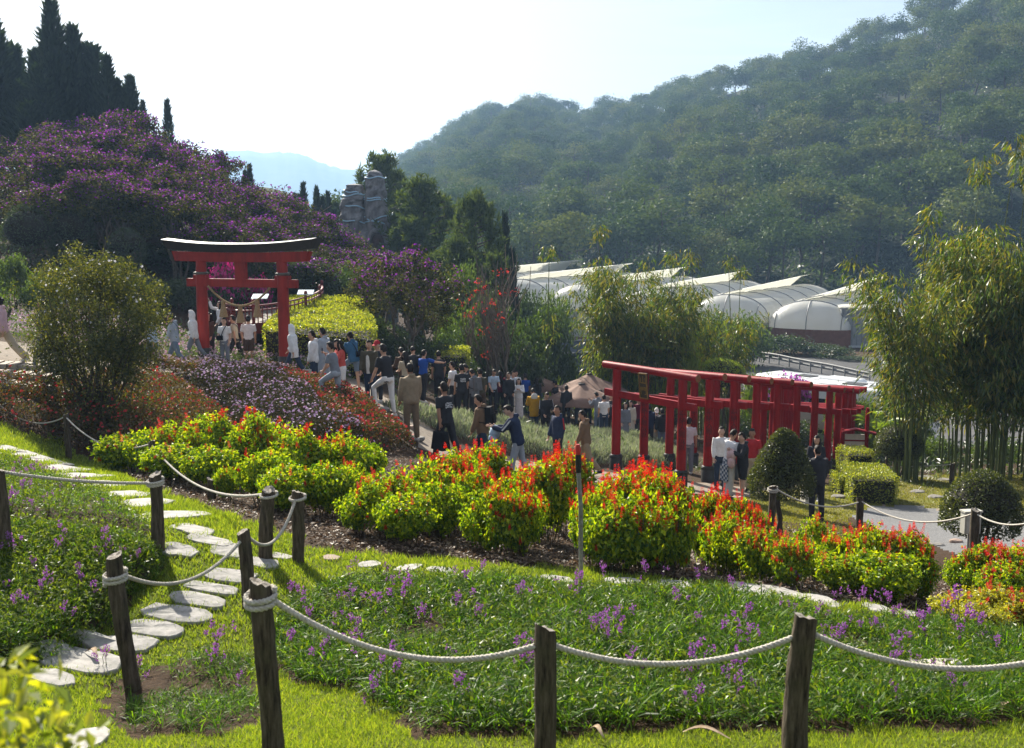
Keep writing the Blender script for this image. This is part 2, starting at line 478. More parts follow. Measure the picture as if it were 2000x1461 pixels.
def gz(x, y): return float(zt(x, y))
def at(px, D, py=700):
    a, _ = ray(px, py)
    return Vector((a * D, D, gz(a * D, D)))
def gp(px, py, d0=2.0, d1=200.0):
    x, y = ray_ground(px, py, d0, d1, zt)
    return Vector((x, y, gz(x, y)))
def solve_D(px, top, H, d0, d1):
    """distance at which something H tall on the ground has its top at this image row"""
    Ds = np.linspace(d0, d1, 160)
    a, b = ray(px, top)
    e = np.abs(zt(a * Ds, Ds) + H - b * Ds)
    return float(Ds[np.argmin(e)])

# ------------------------------------------------------------------ ground sheets
Drow = np.concatenate([np.arange(math.log(1.3), math.log(13), .0115), np.arange(math.log(13), math.log(60), .016), np.arange(math.log(60), math.log(900), .03), np.arange(math.log(900), math.log(4200), .15)])
Drow = np.exp(Drow)
Tcol = np.concatenate([np.linspace(-1.6, -.66, 14)[:-1], np.arange(-.66, .66, .0031), np.linspace(.66, 1.6, 14)[1:]])
TT, DD = np.meshgrid(Tcol, Drow)
GX, GY = TT * DD, DD
GZ = zt(GX, GY)
nr, nc = GX.shape
gV = np.stack([GX, GY, GZ], -1).reshape(-1, 3)
ii, jj = np.meshgrid(np.arange(nr - 1), np.arange(nc - 1), indexing='ij')
gF = np.stack([ii * nc + jj, ii * nc + jj + 1, (ii + 1) * nc + jj + 1, (ii + 1) * nc + jj], -1).reshape(-1, 4)
fc = gV[gF].mean(1)
fpx, fpy = to_px(fc)
fpx2 = fpx + (vnoise(fc[:, 0] * 6, fc[:, 1] * 6, 31) - .5) * 34 * (9 / np.maximum(fc[:, 1], 5))
fpy2 = fpy + (vnoise(fc[:, 0] * 6 + 50, fc[:, 1] * 6, 32) - .5) * 16 * (9 / np.maximum(fc[:, 1], 5))
fD = fc[:, 1]

LAWN_EDGE = [(-700, 800), (0, 827), (55, 843), (115, 860), (178, 898), (246, 931), (301, 955), (350, 973), (405, 991), (492, 1018), (569, 1046), (596, 1062), (651, 1076), (850, 1090), (900, 1098), (995, 1104), (1089, 1113), (1152, 1109), (1247, 1126), (1373, 1139), (1450, 1142), (1576, 1167), (1702, 1186), (1765, 1195), (1900, 1215), (2700, 1260)]
_le = np.array(LAWN_EDGE, float)
lawn_m = (fpy2 > np.interp(fpx2, _le[:, 0], _le[:, 1])) & (fD < 21)
bed_m = np.zeros(len(fD), bool)
for bp in (BED_LEFT, BED_LEFT_UP, BED_FRONT, BED_SMALL):
    bed_m |= in_poly(fpx2, fpy2, bp) & (fD < 21)
lawn_m &= ~bed_m
GRAVEL = [(1660, 1010), (1700, 988), (1790, 990), (1880, 1005), (2200, 1010), (2200, 1120), (1900, 1095), (1820, 1062), (1750, 1050)]
gravel_m = in_poly(fpx2, fpy2, GRAVEL) & (fD > 14) & (fD < 30)
GREEN_R = [(1400, 985), (1480, 962), (1640, 945), (1740, 930), (1860, 925), (2200, 930), (2200, 1012), (1880, 1004), (1790, 989), (1700, 987), (1650, 1015), (1560, 1022), (1440, 1010)]
rlawn_m = in_poly(fpx2, fpy2, GREEN_R) & (fD > 17) & (fD < 40) & ~gravel_m
plaza_w = [(-14.0, 21.3), (-10.3, 22.3), (-9.2, 26), (-8.8, 29.5), (-6.2, 29.3), (-4.6, 27.3), (-3.0, 25.8), (-2.4, 23.2), (-2.0, 21.9), (-1.5, 21.9), (-1.6, 24.4), (-2.6, 27.5), (-4.4, 31), (-6, 35.5), (-9, 36), (-11, 30), (-14, 27)]
trail_w = [(-2.2, 21.5), (-1.5, 21.6), (0.6, 24.2), (2.4, 24.6), (4.6, 25.2), (8.0, 23.8), (12, 21), (14, 22), (10, 27), (8.0, 30), (7.0, 26.6), (4, 27.4), (1, 27), (-1, 25)]
trail2_w = [(-3, 29), (-1.0, 30), (0.5, 35), (2.6, 38), (5, 41.5), (7.5, 41), (8, 43), (5, 44), (1, 40), (-1.5, 36), (-3, 32)]
rows_ok = fD < 60
plaza_m = np.zeros(len(fD), bool)
for pw in (plaza_w, trail_w, trail2_w):
    plaza_m[rows_ok] |= in_poly(fc[rows_ok, 0], fc[rows_ok, 1], pw)
plaza_m &= ~lawn_m & ~gravel_m & ~rlawn_m
lot_w = [(17, 50), (60, 46), (80, 60), (80, 96), (30, 95), (18, 93)]
lot_m = np.zeros(len(fD), bool)
rr2 = (fD > 40) & (fD < 100)
lot_m[rr2] = in_poly(fc[rr2, 0], fc[rr2, 1], lot_w)
hill_m = fD > 128
zone = np.zeros(len(fD), int)
zone[hill_m] = 6; zone[lot_m] = 5; zone[plaza_m] = 4; zone[gravel_m] = 3; zone[rlawn_m] = 2; zone[lawn_m] = 1

M_soil = solid('soil', (.085, .052, .032), .95, (.03, .018, .012), 9, .8, detail=9, spec=.1)
def ground_mat(name, c1, c2, c3, sc, bump, k=0.0):
    m, n, l, out = new_mat(name)
    p = n.new('ShaderNodeBsdfPrincipled'); p.inputs['Roughness'].default_value = .95; p.inputs['Specular IOR Level'].default_value = .1
    tc = n.new('ShaderNodeTexCoord')
    a = n.new('ShaderNodeTexNoise'); a.inputs['Scale'].default_value = sc; a.inputs['Detail'].default_value = 8; a.inputs['Roughness'].default_value = .7
    b = n.new('ShaderNodeTexNoise'); b.inputs['Scale'].default_value = sc * .09; b.inputs['Detail'].default_value = 4
    l.new(tc.outputs['Object'], a.inputs['Vector']); l.new(tc.outputs['Object'], b.inputs['Vector'])
    r1 = n.new('ShaderNodeValToRGB'); r1.color_ramp.elements[0].position = .35; r1.color_ramp.elements[1].position = .65
    r1.color_ramp.elements[0].color = (*c1, 1); r1.color_ramp.elements[1].color = (*c2, 1)
    l.new(a.outputs['Fac'], r1.inputs[0])
    mr = n.new('ShaderNodeMapRange'); mr.inputs[1].default_value = .4; mr.inputs[2].default_value = .65; l.new(b.outputs['Fac'], mr.inputs[0])
    mx = n.new('ShaderNodeMixRGB'); l.new(mr.outputs[0], mx.inputs[0]); l.new(r1.outputs[0], mx.inputs[1]); mx.inputs[2].default_value = (*c3, 1)
    mx2 = n.new('ShaderNodeMixRGB'); mx2.inputs[0].default_value = .6; l.new(r1.outputs[0], mx2.inputs[1]); l.new(mx.outputs[0], mx2.inputs[2])
    l.new(mx2.outputs[0], p.inputs['Base Color'])
    bu = n.new('ShaderNodeBump'); bu.inputs['Strength'].default_value = bump; bu.inputs['Distance'].default_value = .05
    l.new(a.outputs['Fac'], bu.inputs['Height']); l.new(bu.outputs[0], p.inputs['Normal'])
    l.new(p.outputs[0], out.inputs[0])
    return m
M_ground = ground_mat('mulch_soil', (.022, .014, .010), (.105, .066, .040), (.055, .037, .025), 22, .9)
M_lawn = ground_mat('turf_base', (.06, .085, .012), (.13, .17, .02), (.10, .10, .03), 30, .8)
M_lawn2 = ground_mat('dry_turf', (.10, .10, .03), (.20, .17, .06), (.13, .15, .03), 14, .6)
M_gravel = ground_mat('grey_gravel', (.12, .12, .125), (.34, .34, .34), (.22, .22, .23), 45, 1.0)
M_pave = ground_mat('worn_paving', (.16, .13, .11), (.30, .26, .21), (.24, .20, .16), 9, .5)
M_lot = ground_mat('asphalt', (.05, .05, .053), (.10, .10, .105), (.13, .125, .12), 8, .3)
M_hill = ground_mat('forest_floor', (.010, .018, .007), (.026, .04, .014), (.03, .03, .014), .35, 1.0)
names = ['ground', 'lawn', 'dry_lawn', 'gravel_path', 'footpath', 'road', 'hillside']
zmats = [M_ground, M_lawn, M_lawn2, M_gravel, M_pave, M_lot, M_hill]
ZV, ZF = {}, {}
for k, nm in enumerate(names):
    f = gF[zone == k]
    if not len(f): continue
    u, inv = np.unique(f.ravel(), return_inverse=True)
    ZV[nm], ZF[nm] = gV[u], inv.reshape(-1, 4)
    tag(add(nm, to_mesh(nm, gV[u], [inv.reshape(-1, 4)], [zmats[k]], smooth=True)), kind='structure')
bedF = gF[bed_m & (zone == 0)]

def sample(V, F, n, g, dens=None):
    """n random points on quads; dens(centres) weights them"""
    A, B, C, E = V[F[:, 0]], V[F[:, 1]], V[F[:, 2]], V[F[:, 3]]
    ar = np.linalg.norm(np.cross(C - A, E - B), axis=1) * .5
    if dens is not None: ar = ar * dens((A + C) / 2)
    pick = g.choice(len(F), n, p=ar / ar.sum())
    s, t = g.random(n)[:, None], g.random(n)[:, None]
    return (A[pick] * (1 - s) + B[pick] * s) * (1 - t) + (E[pick] * (1 - s) + C[pick] * s) * t

# far mountain in the haze
def mountain():
    pts = np.array([(380, 330), (430, 298), (470, 294), (520, 300), (560, 297), (590, 303), (640, 322), (680, 332), (740, 340), (800, 352), (900, 372), (1000, 385)], float)
    xs = np.linspace(330, 1000, 90); D0 = 2600
    rows = []
    for k in range(16):
        s = k / 15
        D = D0 - (1 - s) * 900
        px = xs
        a = np.array([ray(p, 400)[0] for p in px])
        top = np.interp(px, pts[:, 0], pts[:, 1]) + (vnoise(px / 9, px * 0 + 3, 8) - .5) * 6
        zr = np.array([ray(p, q)[1] for p, q in zip(px, top)]) * D0
        z = -46 + (zr + 46) * s ** 1.2 + (fbm(px / 30, px * 0 + k / 3, 9) - .45) * 70 * s * (1 - s)
        rows.append(np.stack([a * D, np.full_like(a, D), z], 1))
    back = rows[-1].copy(); back[:, 1] += 900; back[:, 2] = -46
    rows.append(back)
    V = np.concatenate(rows); n, m = len(rows), len(xs)
    i, j = np.meshgrid(np.arange(n - 1), np.arange(m - 1), indexing='ij')
    F = np.stack([i * m + j, i * m + j + 1, (i + 1) * m + j + 1, (i + 1) * m + j], -1).reshape(-1, 4)
    M = ground_mat('far_forest', (.02, .035, .015), (.05, .07, .03), (.06, .06, .03), .02, .5)
    tag(add('mountain', to_mesh('mountain', V, [F], [M], smooth=True)), kind='structure')
mountain()
# ------------------------------------------------------------------ timber posts and ropes
def bark_mat():
    m, n, l, out = new_mat('weathered_timber')
    p = n.new('ShaderNodeBsdfPrincipled'); p.inputs['Roughness'].default_value = .9; p.inputs['Specular IOR Level'].default_value = .15
    tc = n.new('ShaderNodeTexCoord'); mp = n.new('ShaderNodeMapping'); mp.inputs['Scale'].default_value = (1, 1, .13)
    l.new(tc.outputs['Object'], mp.inputs[0])
    a = n.new('ShaderNodeTexNoise'); a.inputs['Scale'].default_value = 38; a.inputs['Detail'].default_value = 8; a.inputs['Roughness'].default_value = .7
    l.new(mp.outputs[0], a.inputs['Vector'])
    b = n.new('ShaderNodeTexNoise'); b.inputs['Scale'].default_value = 6; b.inputs['Detail'].default_value = 3
    l.new(tc.outputs['Object'], b.inputs['Vector'])
    r = n.new('ShaderNodeValToRGB'); e = r.color_ramp.elements
    e[0].position = .33; e[0].color = (.018, .014, .011, 1); e[1].position = .66; e[1].color = (.155, .125, .092, 1)
    k = e.new(.5); k.color = (.085, .066, .047, 1)
    l.new(a.outputs['Fac'], r.inputs[0])
    mx = n.new('ShaderNodeMixRGB'); mx.inputs[2].default_value = (.09, .085, .045, 1)
    mr = n.new('ShaderNodeMapRange'); mr.inputs[1].default_value = .5; mr.inputs[2].default_value = .75; mr.inputs[4].default_value = .6
    l.new(b.outputs['Fac'], mr.inputs[0]); l.new(mr.outputs[0], mx.inputs[0]); l.new(r.outputs[0], mx.inputs[1])
    l.new(mx.outputs[0], p.inputs['Base Color'])
    bu = n.new('ShaderNodeBump'); bu.inputs['Strength'].default_value = .9; bu.inputs['Distance'].default_value = .02
    l.new(a.outputs['Fac'], bu.inputs['Height']); l.new(bu.outputs[0], p.inputs['Normal']); l.new(p.outputs[0], out.inputs[0])
    return m
M_bark = bark_mat()
M_cut = solid('cut_wood_end', (.34, .31, .27), .9, (.13, .11, .09), 30, .6)
M_rope = solid('white_rope', (.62, .585, .52), .85, (.42, .38, .32), 60, .6, spec=.1)

def post_mesh(H, r, seed, lean=(0, 0), bend=.015, low=.35, knot=True, seg=16):
    g = np.random.default_rng(seed); geo = Geo()
    n = 20; zs = np.linspace(-low, H, n); t = (zs + low) / (H + low)
    ph = g.random(6) * 6.28
    cx = lean[0] * np.maximum(zs, 0) / H + bend * np.sin(t * 4.2 + ph[0]) - bend * math.sin(low / (H + low) * 4.2 + ph[0])
    cy = lean[1] * np.maximum(zs, 0) / H + bend * np.sin(t * 3.5 + ph[1])
    th = np.linspace(0, 2 * math.pi, seg, endpoint=False)
    rad = r * (1.06 - .13 * t)[:, None] * (1 + .05 * np.sin(2 * th + ph[2])[None] + .035 * np.sin(5 * th[None] + 3 * t[:, None] + ph[3]) + .03 * g.normal(size=(n, seg)) + .04 * np.sin(t * 9 + ph[4])[:, None])
    for k in range(2):                       # drying cracks
        c = g.integers(seg); a, b = sorted(g.integers(2, n, 2))
        rad[a:b + 1, c] *= .80
    if knot:
        rad[g.integers(4, n - 4), g.integers(seg)] *= 1.18
    V = np.stack([cx[:, None] + rad * np.cos(th), cy[:, None] + rad * np.sin(th), zs[:, None] + np.zeros(seg)], -1)
    V[-1, :, 2] += .022 * np.cos(th + ph[5]) + g.normal(size=seg) * .006
    i, j = np.meshgrid(np.arange(n - 1), np.arange(seg), indexing='ij'); j2 = (j + 1) % seg
    F = np.stack([i * seg + j, i * seg + j2, (i + 1) * seg + j2, (i + 1) * seg + j], -1).reshape(-1, 4)
    geo.put(V.reshape(-1, 3), F, 0)
    ring = V[-1]; inner = ring * [1, 1, 1]; c = ring.mean(0)
    inner = c + (ring - c) * [.55, .55, .5] + np.stack([np.zeros(seg), np.zeros(seg), g.normal(size=seg) * .007], 1)
    geo.put(np.vstack([ring, inner, c - [0, 0, .006]]), np.stack([np.arange(seg), (np.arange(seg) + 1) % seg, seg + (np.arange(seg) + 1) % seg, seg + np.arange(seg)], 1), 1)
    geo.F3.append(np.stack([np.full(seg, 2 * seg), seg + np.arange(seg), seg + (np.arange(seg) + 1) % seg], 1) + geo.n - 2 * seg - 1); geo.M3.append(np.full(seg, 1))
    return geo.mesh('fence_post', [M_bark, M_cut], smooth=True), (cx[-1], cy[-1])

POST = {}
def post(key, px, top, D, r, label, lean=(0, 0), seed=1, bend=.012):
    base = at(px, D)
    if lean != (0, 0):
        base.x -= lean[0] * .6
        base.z = gz(base.x, base.y)
    ztop = w3(px, top, D).z
    H = max(.2, ztop - base.z)
    me, tipxy = post_mesh(H, r, seed, lean, bend)
    o = add('fence_post', me, loc=base)
    tag(o, label, 'post', 'weathered timber posts of the rope fence')
    POST[key] = (base + Vector((tipxy[0], tipxy[1], H)), r, base, H)

post('a', 506, 1136, 4.9, .058, 'thick dark foreground post with two turns of white rope round its split top', (-.014, 0), 3, .012)
post('b', 1067, 1226, 4.9, .058, 'pale grey foreground post standing upright between two sagging ropes over the weedy bed', (.0, 0), 5, .006)
post('c', 1588, 1204, 4.95, .062, 'leaning foreground post with a clean round sawn top near the white rag', (.022, 0), 8, .012)
post('d', 221, 1086, 6.85, .060, 'crooked post with a notched top and thick rope wrap beside the stepping stones', (-.05, 0), 11, .025)
post('e', 466, 1038, 8.5, .060, 'post on the lawn just behind the foreground post, a rope on each side', (-.02, 0), 13, .012)
post('f', 573, 960, 9.8, .064, 'dark post casting a long shadow on the lawn at the corner of the soil bed', (.02, 0), 17, .008)
post('g', 509, 957, 9.7, .068, 'dark post with a bulging foot and rope collar left of the shadow-casting post', (.03, 0), 19, .02)
post('h', 289, 927, 9.4, .058, 'post with a looped rope collar among the stepping stones of the left bed', (-.03, 0), 23, .016)
post('i', 290, 862, 15.5, .058, 'slim post with a pale top in front of the red salvia at the left', (0, 0), 29, .006)
post('j', 123, 810, 19, .058, 'farthest post on the left lawn in the shade of the big flowering shrub', (0, 0), 31, .006)
post('k', 402, 936, 13.4, .06, 'short stump of a post half sunk in the dark mulch', (0, 0), 37, .01)
post('l', -16, 918, 8.6, .06, 'post cut off by the left edge of the picture beside the purple flowers', (0, 0), 41, .02)
post('m', 1516, 950, 15.6, .062, 'post wound with rope beside the cone-shaped topiary', (0, 0), 43, .01)
post('n', 1692, 974, 17.2, .062, 'post between the gravel path and the flat-topped hedge', (0, 0), 47, .006)
post('o', 1925, 996, 14.6, .065, 'post with a pale utility box behind it, under the domed topiary', (0, 0), 53, .006)
post('p', 1872, 905, 29, .07, 'far thin post at the foot of the bamboo grove', (0, 0), 59, .01)
post('q', 1690, 908, 31, .06, 'far post beside the round topiary holding up a thin rope', (0, 0), 61, .01)
post('r', 2060, 1005, 13.2, .065, 'post past the utility box where the gravel path rope ends', (0, 0), 62, .01)
post('s', 2140, 1240, 4.9, .06, 'post beyond the white rag at the end of the front rope', (0, 0), 63, .01)
post('t', -30, 778, 20.5, .06, 'post at the left end of the upper lawn rope', (0, 0), 64, .01)

def strands(pts, rad, pitch=.075):
    """three twisted strands along a line"""
    P = np.asarray(pts, float)
    seg = np.linalg.norm(np.diff(P, axis=0), axis=1); s = np.concatenate([[0], np.cumsum(seg)])
    n = max(12, int(s[-1] / .012)); ss = np.linspace(0, s[-1], n)
    C = np.stack([np.interp(ss, s, P[:, k]) for k in range(3)], 1)
    T = unit(np.gradient(C, axis=0)); up = np.array([0, 0, 1.0])
    A = np.cross(T, up); A = unit(A + 1e-6); B = np.cross(T, A)
    geo = Geo()
    for k in range(3):
        ph = ss / pitch * 2 * math.pi + k * 2 * math.pi / 3
        geo.tube(C + (A * np.cos(ph)[:, None] + B * np.sin(ph)[:, None]) * rad * .5, rad * .62, seg=5, up=(.3, .2, .9))
    return geo

def catenary(p, q, sag, n=28):
    t = np.linspace(0, 1, n)[:, None]
    P = np.array(p) * (1 - t) + np.array(q) * t
    P[:, 2] -= (4 * sag * t * (1 - t))[:, 0]
    return P

def coil(key, turns, drop, rad, pitch):
    top, r, base, H = POST[key]
    t = np.linspace(0, turns * 2 * math.pi, int(turns * 18))
    z = top.z - drop - t / (2 * math.pi) * pitch
    rr = r * 1.0 + rad * .9
    return np.stack([top.x + rr * np.cos(t), top.y + rr * np.sin(t), z + .012 * np.sin(t + .8)], 1)

def rope(k1, k2, d1, d2, mid_py, rad, label, twisted=False, coils=(), mid=None):
    a, b = POST[k1], POST[k2]
    p = a[0] - Vector((0, 0, d1)); q = b[0] - Vector((0, 0, d2))
    dirv = (q - p); dirv.z = 0; dirv.normalize()
    p = p + dirv * (a[1] * .9); q = q - dirv * (b[1] * .9)
    m = (p + q) / 2
    ratio = ray(to_px([m])[0][0], mid_py)[1]
    sag = max(.03, m.z - ratio * m.y) if mid is None else mid
    P = catenary(p, q, sag)
    if twisted: me = strands(P, rad).mesh('rope', [M_rope], smooth=True)
    else:
        g = Geo(); g.tube(P, rad, seg=6, up=(0, 0, 1)); me = g.mesh('rope', [M_rope], smooth=True)
    o = tag(add('rope', me), label, 'rope', 'white ropes slung between the timber posts')
    for (kk, turns, drop, pitch) in coils:
        C = coil(kk, turns, drop, rad, pitch)
        add('rope_coil', strands(C, rad).mesh('rope_coil', [M_rope], smooth=True), o)

rope('a', 'b', .085, .10, 1281, .0155, 'thick rope sagging from the twice-wrapped foreground post to the pale grey post', True, [('a', 2.2, .05, .032)])
rope('b', 'c', .10, .11, 1297, .0155, 'thick white rope sagging between the pale grey post and the round-topped leaning post', True)
rope('c', 's', .10, .10, 1305, .0155, 'thick white rope running from the round-topped leaning post past the white rag', True)
rope('d', 'e', .15, .08, 1134, .0150, 'rope sagging over the dark ditch from the notched post to the post on the lawn', True, [('d', 2.6, .12, .03)])
rope('e', 'f', .04, .07, 1058, .0150, 'short slack rope between the post on the lawn and the shadow-casting post', True, [('f', 1.4, .05, .02)])
rope('l', 'h', .03, .08, 936, .0150, 'rope swung low over the purple flowers of the left bed', True, [('h', 2.2, .05, .025)])
rope('i', 'g', .06, .05, 948, .014, 'rope along the edge of the mulch from the slim pale-topped post to the bulging post', True, [('g', 1.5, .04, .02)])
rope('j', 'i', .06, .05, 869, .014, 'rope in front of the dark shrub foot between the two farthest left posts')
rope('t', 'j', .05, .05, 822, .014, 'rope at the left edge running up from the farthest left lawn post')
rope('m', 'n', .04, .06, 988, .014, 'rope in front of the black-clothed couple, beside the cone-shaped topiary', False, [('m', 2, .02, .03)])
rope('n', 'o', .04, .08, 1018, .014, 'long rope along the near edge of the grey gravel path')
rope('o', 'r', .06, .08, 1025, .014, 'rope leaving the right edge past the pale utility box')
rope('q', 'p', .05, .05, 907, .011, 'thin far rope hanging in front of the bamboo stems')

# metal stake among the salvias, utility box
def stake():
    b = at(1139, 9.5); top = w3(1131, 868, 9.5)
    o = empty('metal_stake', b, 0, 'thin grey metal stake with a black and red wrapped head in front of the salvia', 'stake')
    g = Geo(); H = top.z - b.z
    g.tube([(0, 0, -.2), (-.01, 0, H * .55), (-.035, 0, H - .28)], .022, 8)
    add('pole', g.mesh('pole', [solid('galvanised', (.33, .33, .34), .45, (.18, .17, .16), 20, metal=.6)], True), o)
    g = Geo(); g.tube([(-.035, 0, H - .28), (-.037, 0, H - .2), (-.04, 0, H - .1)], [.026, .03, .027], 8)
    add('grip', g.mesh('grip', [solid('black_rubber', (.015, .015, .016), .5)], True), o)
    g = Geo(); g.tube([(-.04, 0, H - .1), (-.041, 0, H - .05), (-.043, 0, H)], [.024, .03, .018], 8)
    add('tip', g.mesh('tip', [solid('red_tape', (.45, .03, .025), .5)], True), o)
stake()
def utility_box():
    b = at(1915, 15.0)
    z = w3(1915, 1020, 15.0).z
    o = empty('utility_box', b, R(8), 'pale grey utility box strapped behind the timber post under the domed topiary', 'utility box')
    g = Geo(); g.box((0, 0, z - b.z), (.27, .12, .34)); g.box((0, 0, z - b.z + .18), (.30, .15, .025))
    add('casing', g.mesh('casing', [solid('grey_plastic', (.50, .49, .44), .5, (.42, .41, .36), 8)]), o)
    g = Geo(); g.box((0, -.066, z - b.z - .01), (.22, .012, .28)); 
    add('cover', g.mesh('cover', [solid('grey_cover', (.56, .55, .50), .5)]), o)
    g = Geo(); g.tube([(0, .02, -.2), (0, .02, z - b.z - .16)], .025, 8)
    add('leg', g.mesh('leg', [solid('conduit', (.3, .3, .3), .5)], True), o)
utility_box()

# ------------------------------------------------------------------ stepping stones
M_stone = solid('grey_slate', (.40, .38, .36), .88, (.22, .215, .20), 9, .35, detail=9, spec=.25)
M_stone2 = solid('brown_slate', (.30, .22, .17), .85, (.20, .15, .12), 9, .4, detail=9)
STONES = [(90, 1324, 52, 15), (157, 1293, 70, 20), (228, 1258, 72, 16), (296, 1231, 55, 15), (348, 1203, 63, 15), (387, 1175, 52, 12), (412, 1152, 48, 9), (450, 1127, 44, 12), (506, 1101, 38, 9), (451, 1078, 34, 13), (350, 1077, 32, 11), (410, 1058, 40, 8), (377, 1035, 38, 8), (335, 1007, 34, 11), (271, 984, 34, 11), (241, 967, 33, 7), (197, 948, 34, 6), (156, 930, 34, 6), (120, 916, 37, 7), (82, 899, 38, 7), (55, 888, 37, 6), (16, 877, 24, 5), (165, 1446, 38, 20), (722, 1106, 23, 6), (796, 1113, 27, 6), (860, 1116, 28, 5), (647, 1091, 18, 4), (1089, 1133, 32, 6), (1215, 1138, 40, 5), (1319, 1143, 36, 6), (1469, 1154, 38, 10), (1541, 1161, 30, 9), (1605, 1173, 25, 8), (1718, 1192, 28, 7), (548, 1090, 20, 5), (1790, 1205, 26, 6)]
def stones():
    root = empty('stepping_stone_path', (0, 0, 0), kind='structure')
    g = np.random.default_rng(12)
    for k, (cx, cy, hw, hh) in enumerate(STONES):
        c = gp(cx, cy, 3, 26)
        q = 1.12 if cx < 600 else 1.0
        hw *= q
        f, nn = gp(cx, cy - hh * q, 3, 26), gp(cx, cy + hh * q, 3, 26)
        ry = max(.10, abs(f.y - nn.y) / 2); rx = hw * c.y / FPX
        m = 13
        th = np.linspace(0, 2 * math.pi, m, endpoint=False) + g.normal(size=m) * .12
        pw = 2 / 2.7
        ct, st = np.cos(th), np.sin(th)
        rr = 1 + g.normal(size=m) * .05
        x = np.sign(ct) * abs(ct) ** pw * rx * rr; y = np.sign(st) * abs(st) ** pw * ry * rr
        a = g.normal() * .12; x, y = x + y * a, y
        zz = zt(c.x + x, c.y + y) - c.z
        geo = Geo()
        V0 = np.stack([x, y, zz - .05], 1); V1 = np.stack([x, y, zz * .85 + .014], 1); V2 = np.stack([x * .97, y * .97, zz * .85 + .022 + g.normal(size=m) * .002], 1)
        V3 = np.stack([x * .5, y * .5, zz * .42 + .024 + g.normal(size=m) * .002], 1)
        A = np.arange(m); B = (A + 1) % m
        geo.put(np.vstack([V0, V1, V2, V3]), np.vstack([np.stack([A + q * m, B + q * m, B + (q + 1) * m, A + (q + 1) * m], 1) for q in range(3)]))
        geo.put(np.vstack([V3, [0, 0, .024]]), np.stack([np.full(m, m), A, B], 1))
        add('stone', geo.mesh('stone', [M_stone2 if k == 26 else M_stone], False), root, loc=c)
stones()

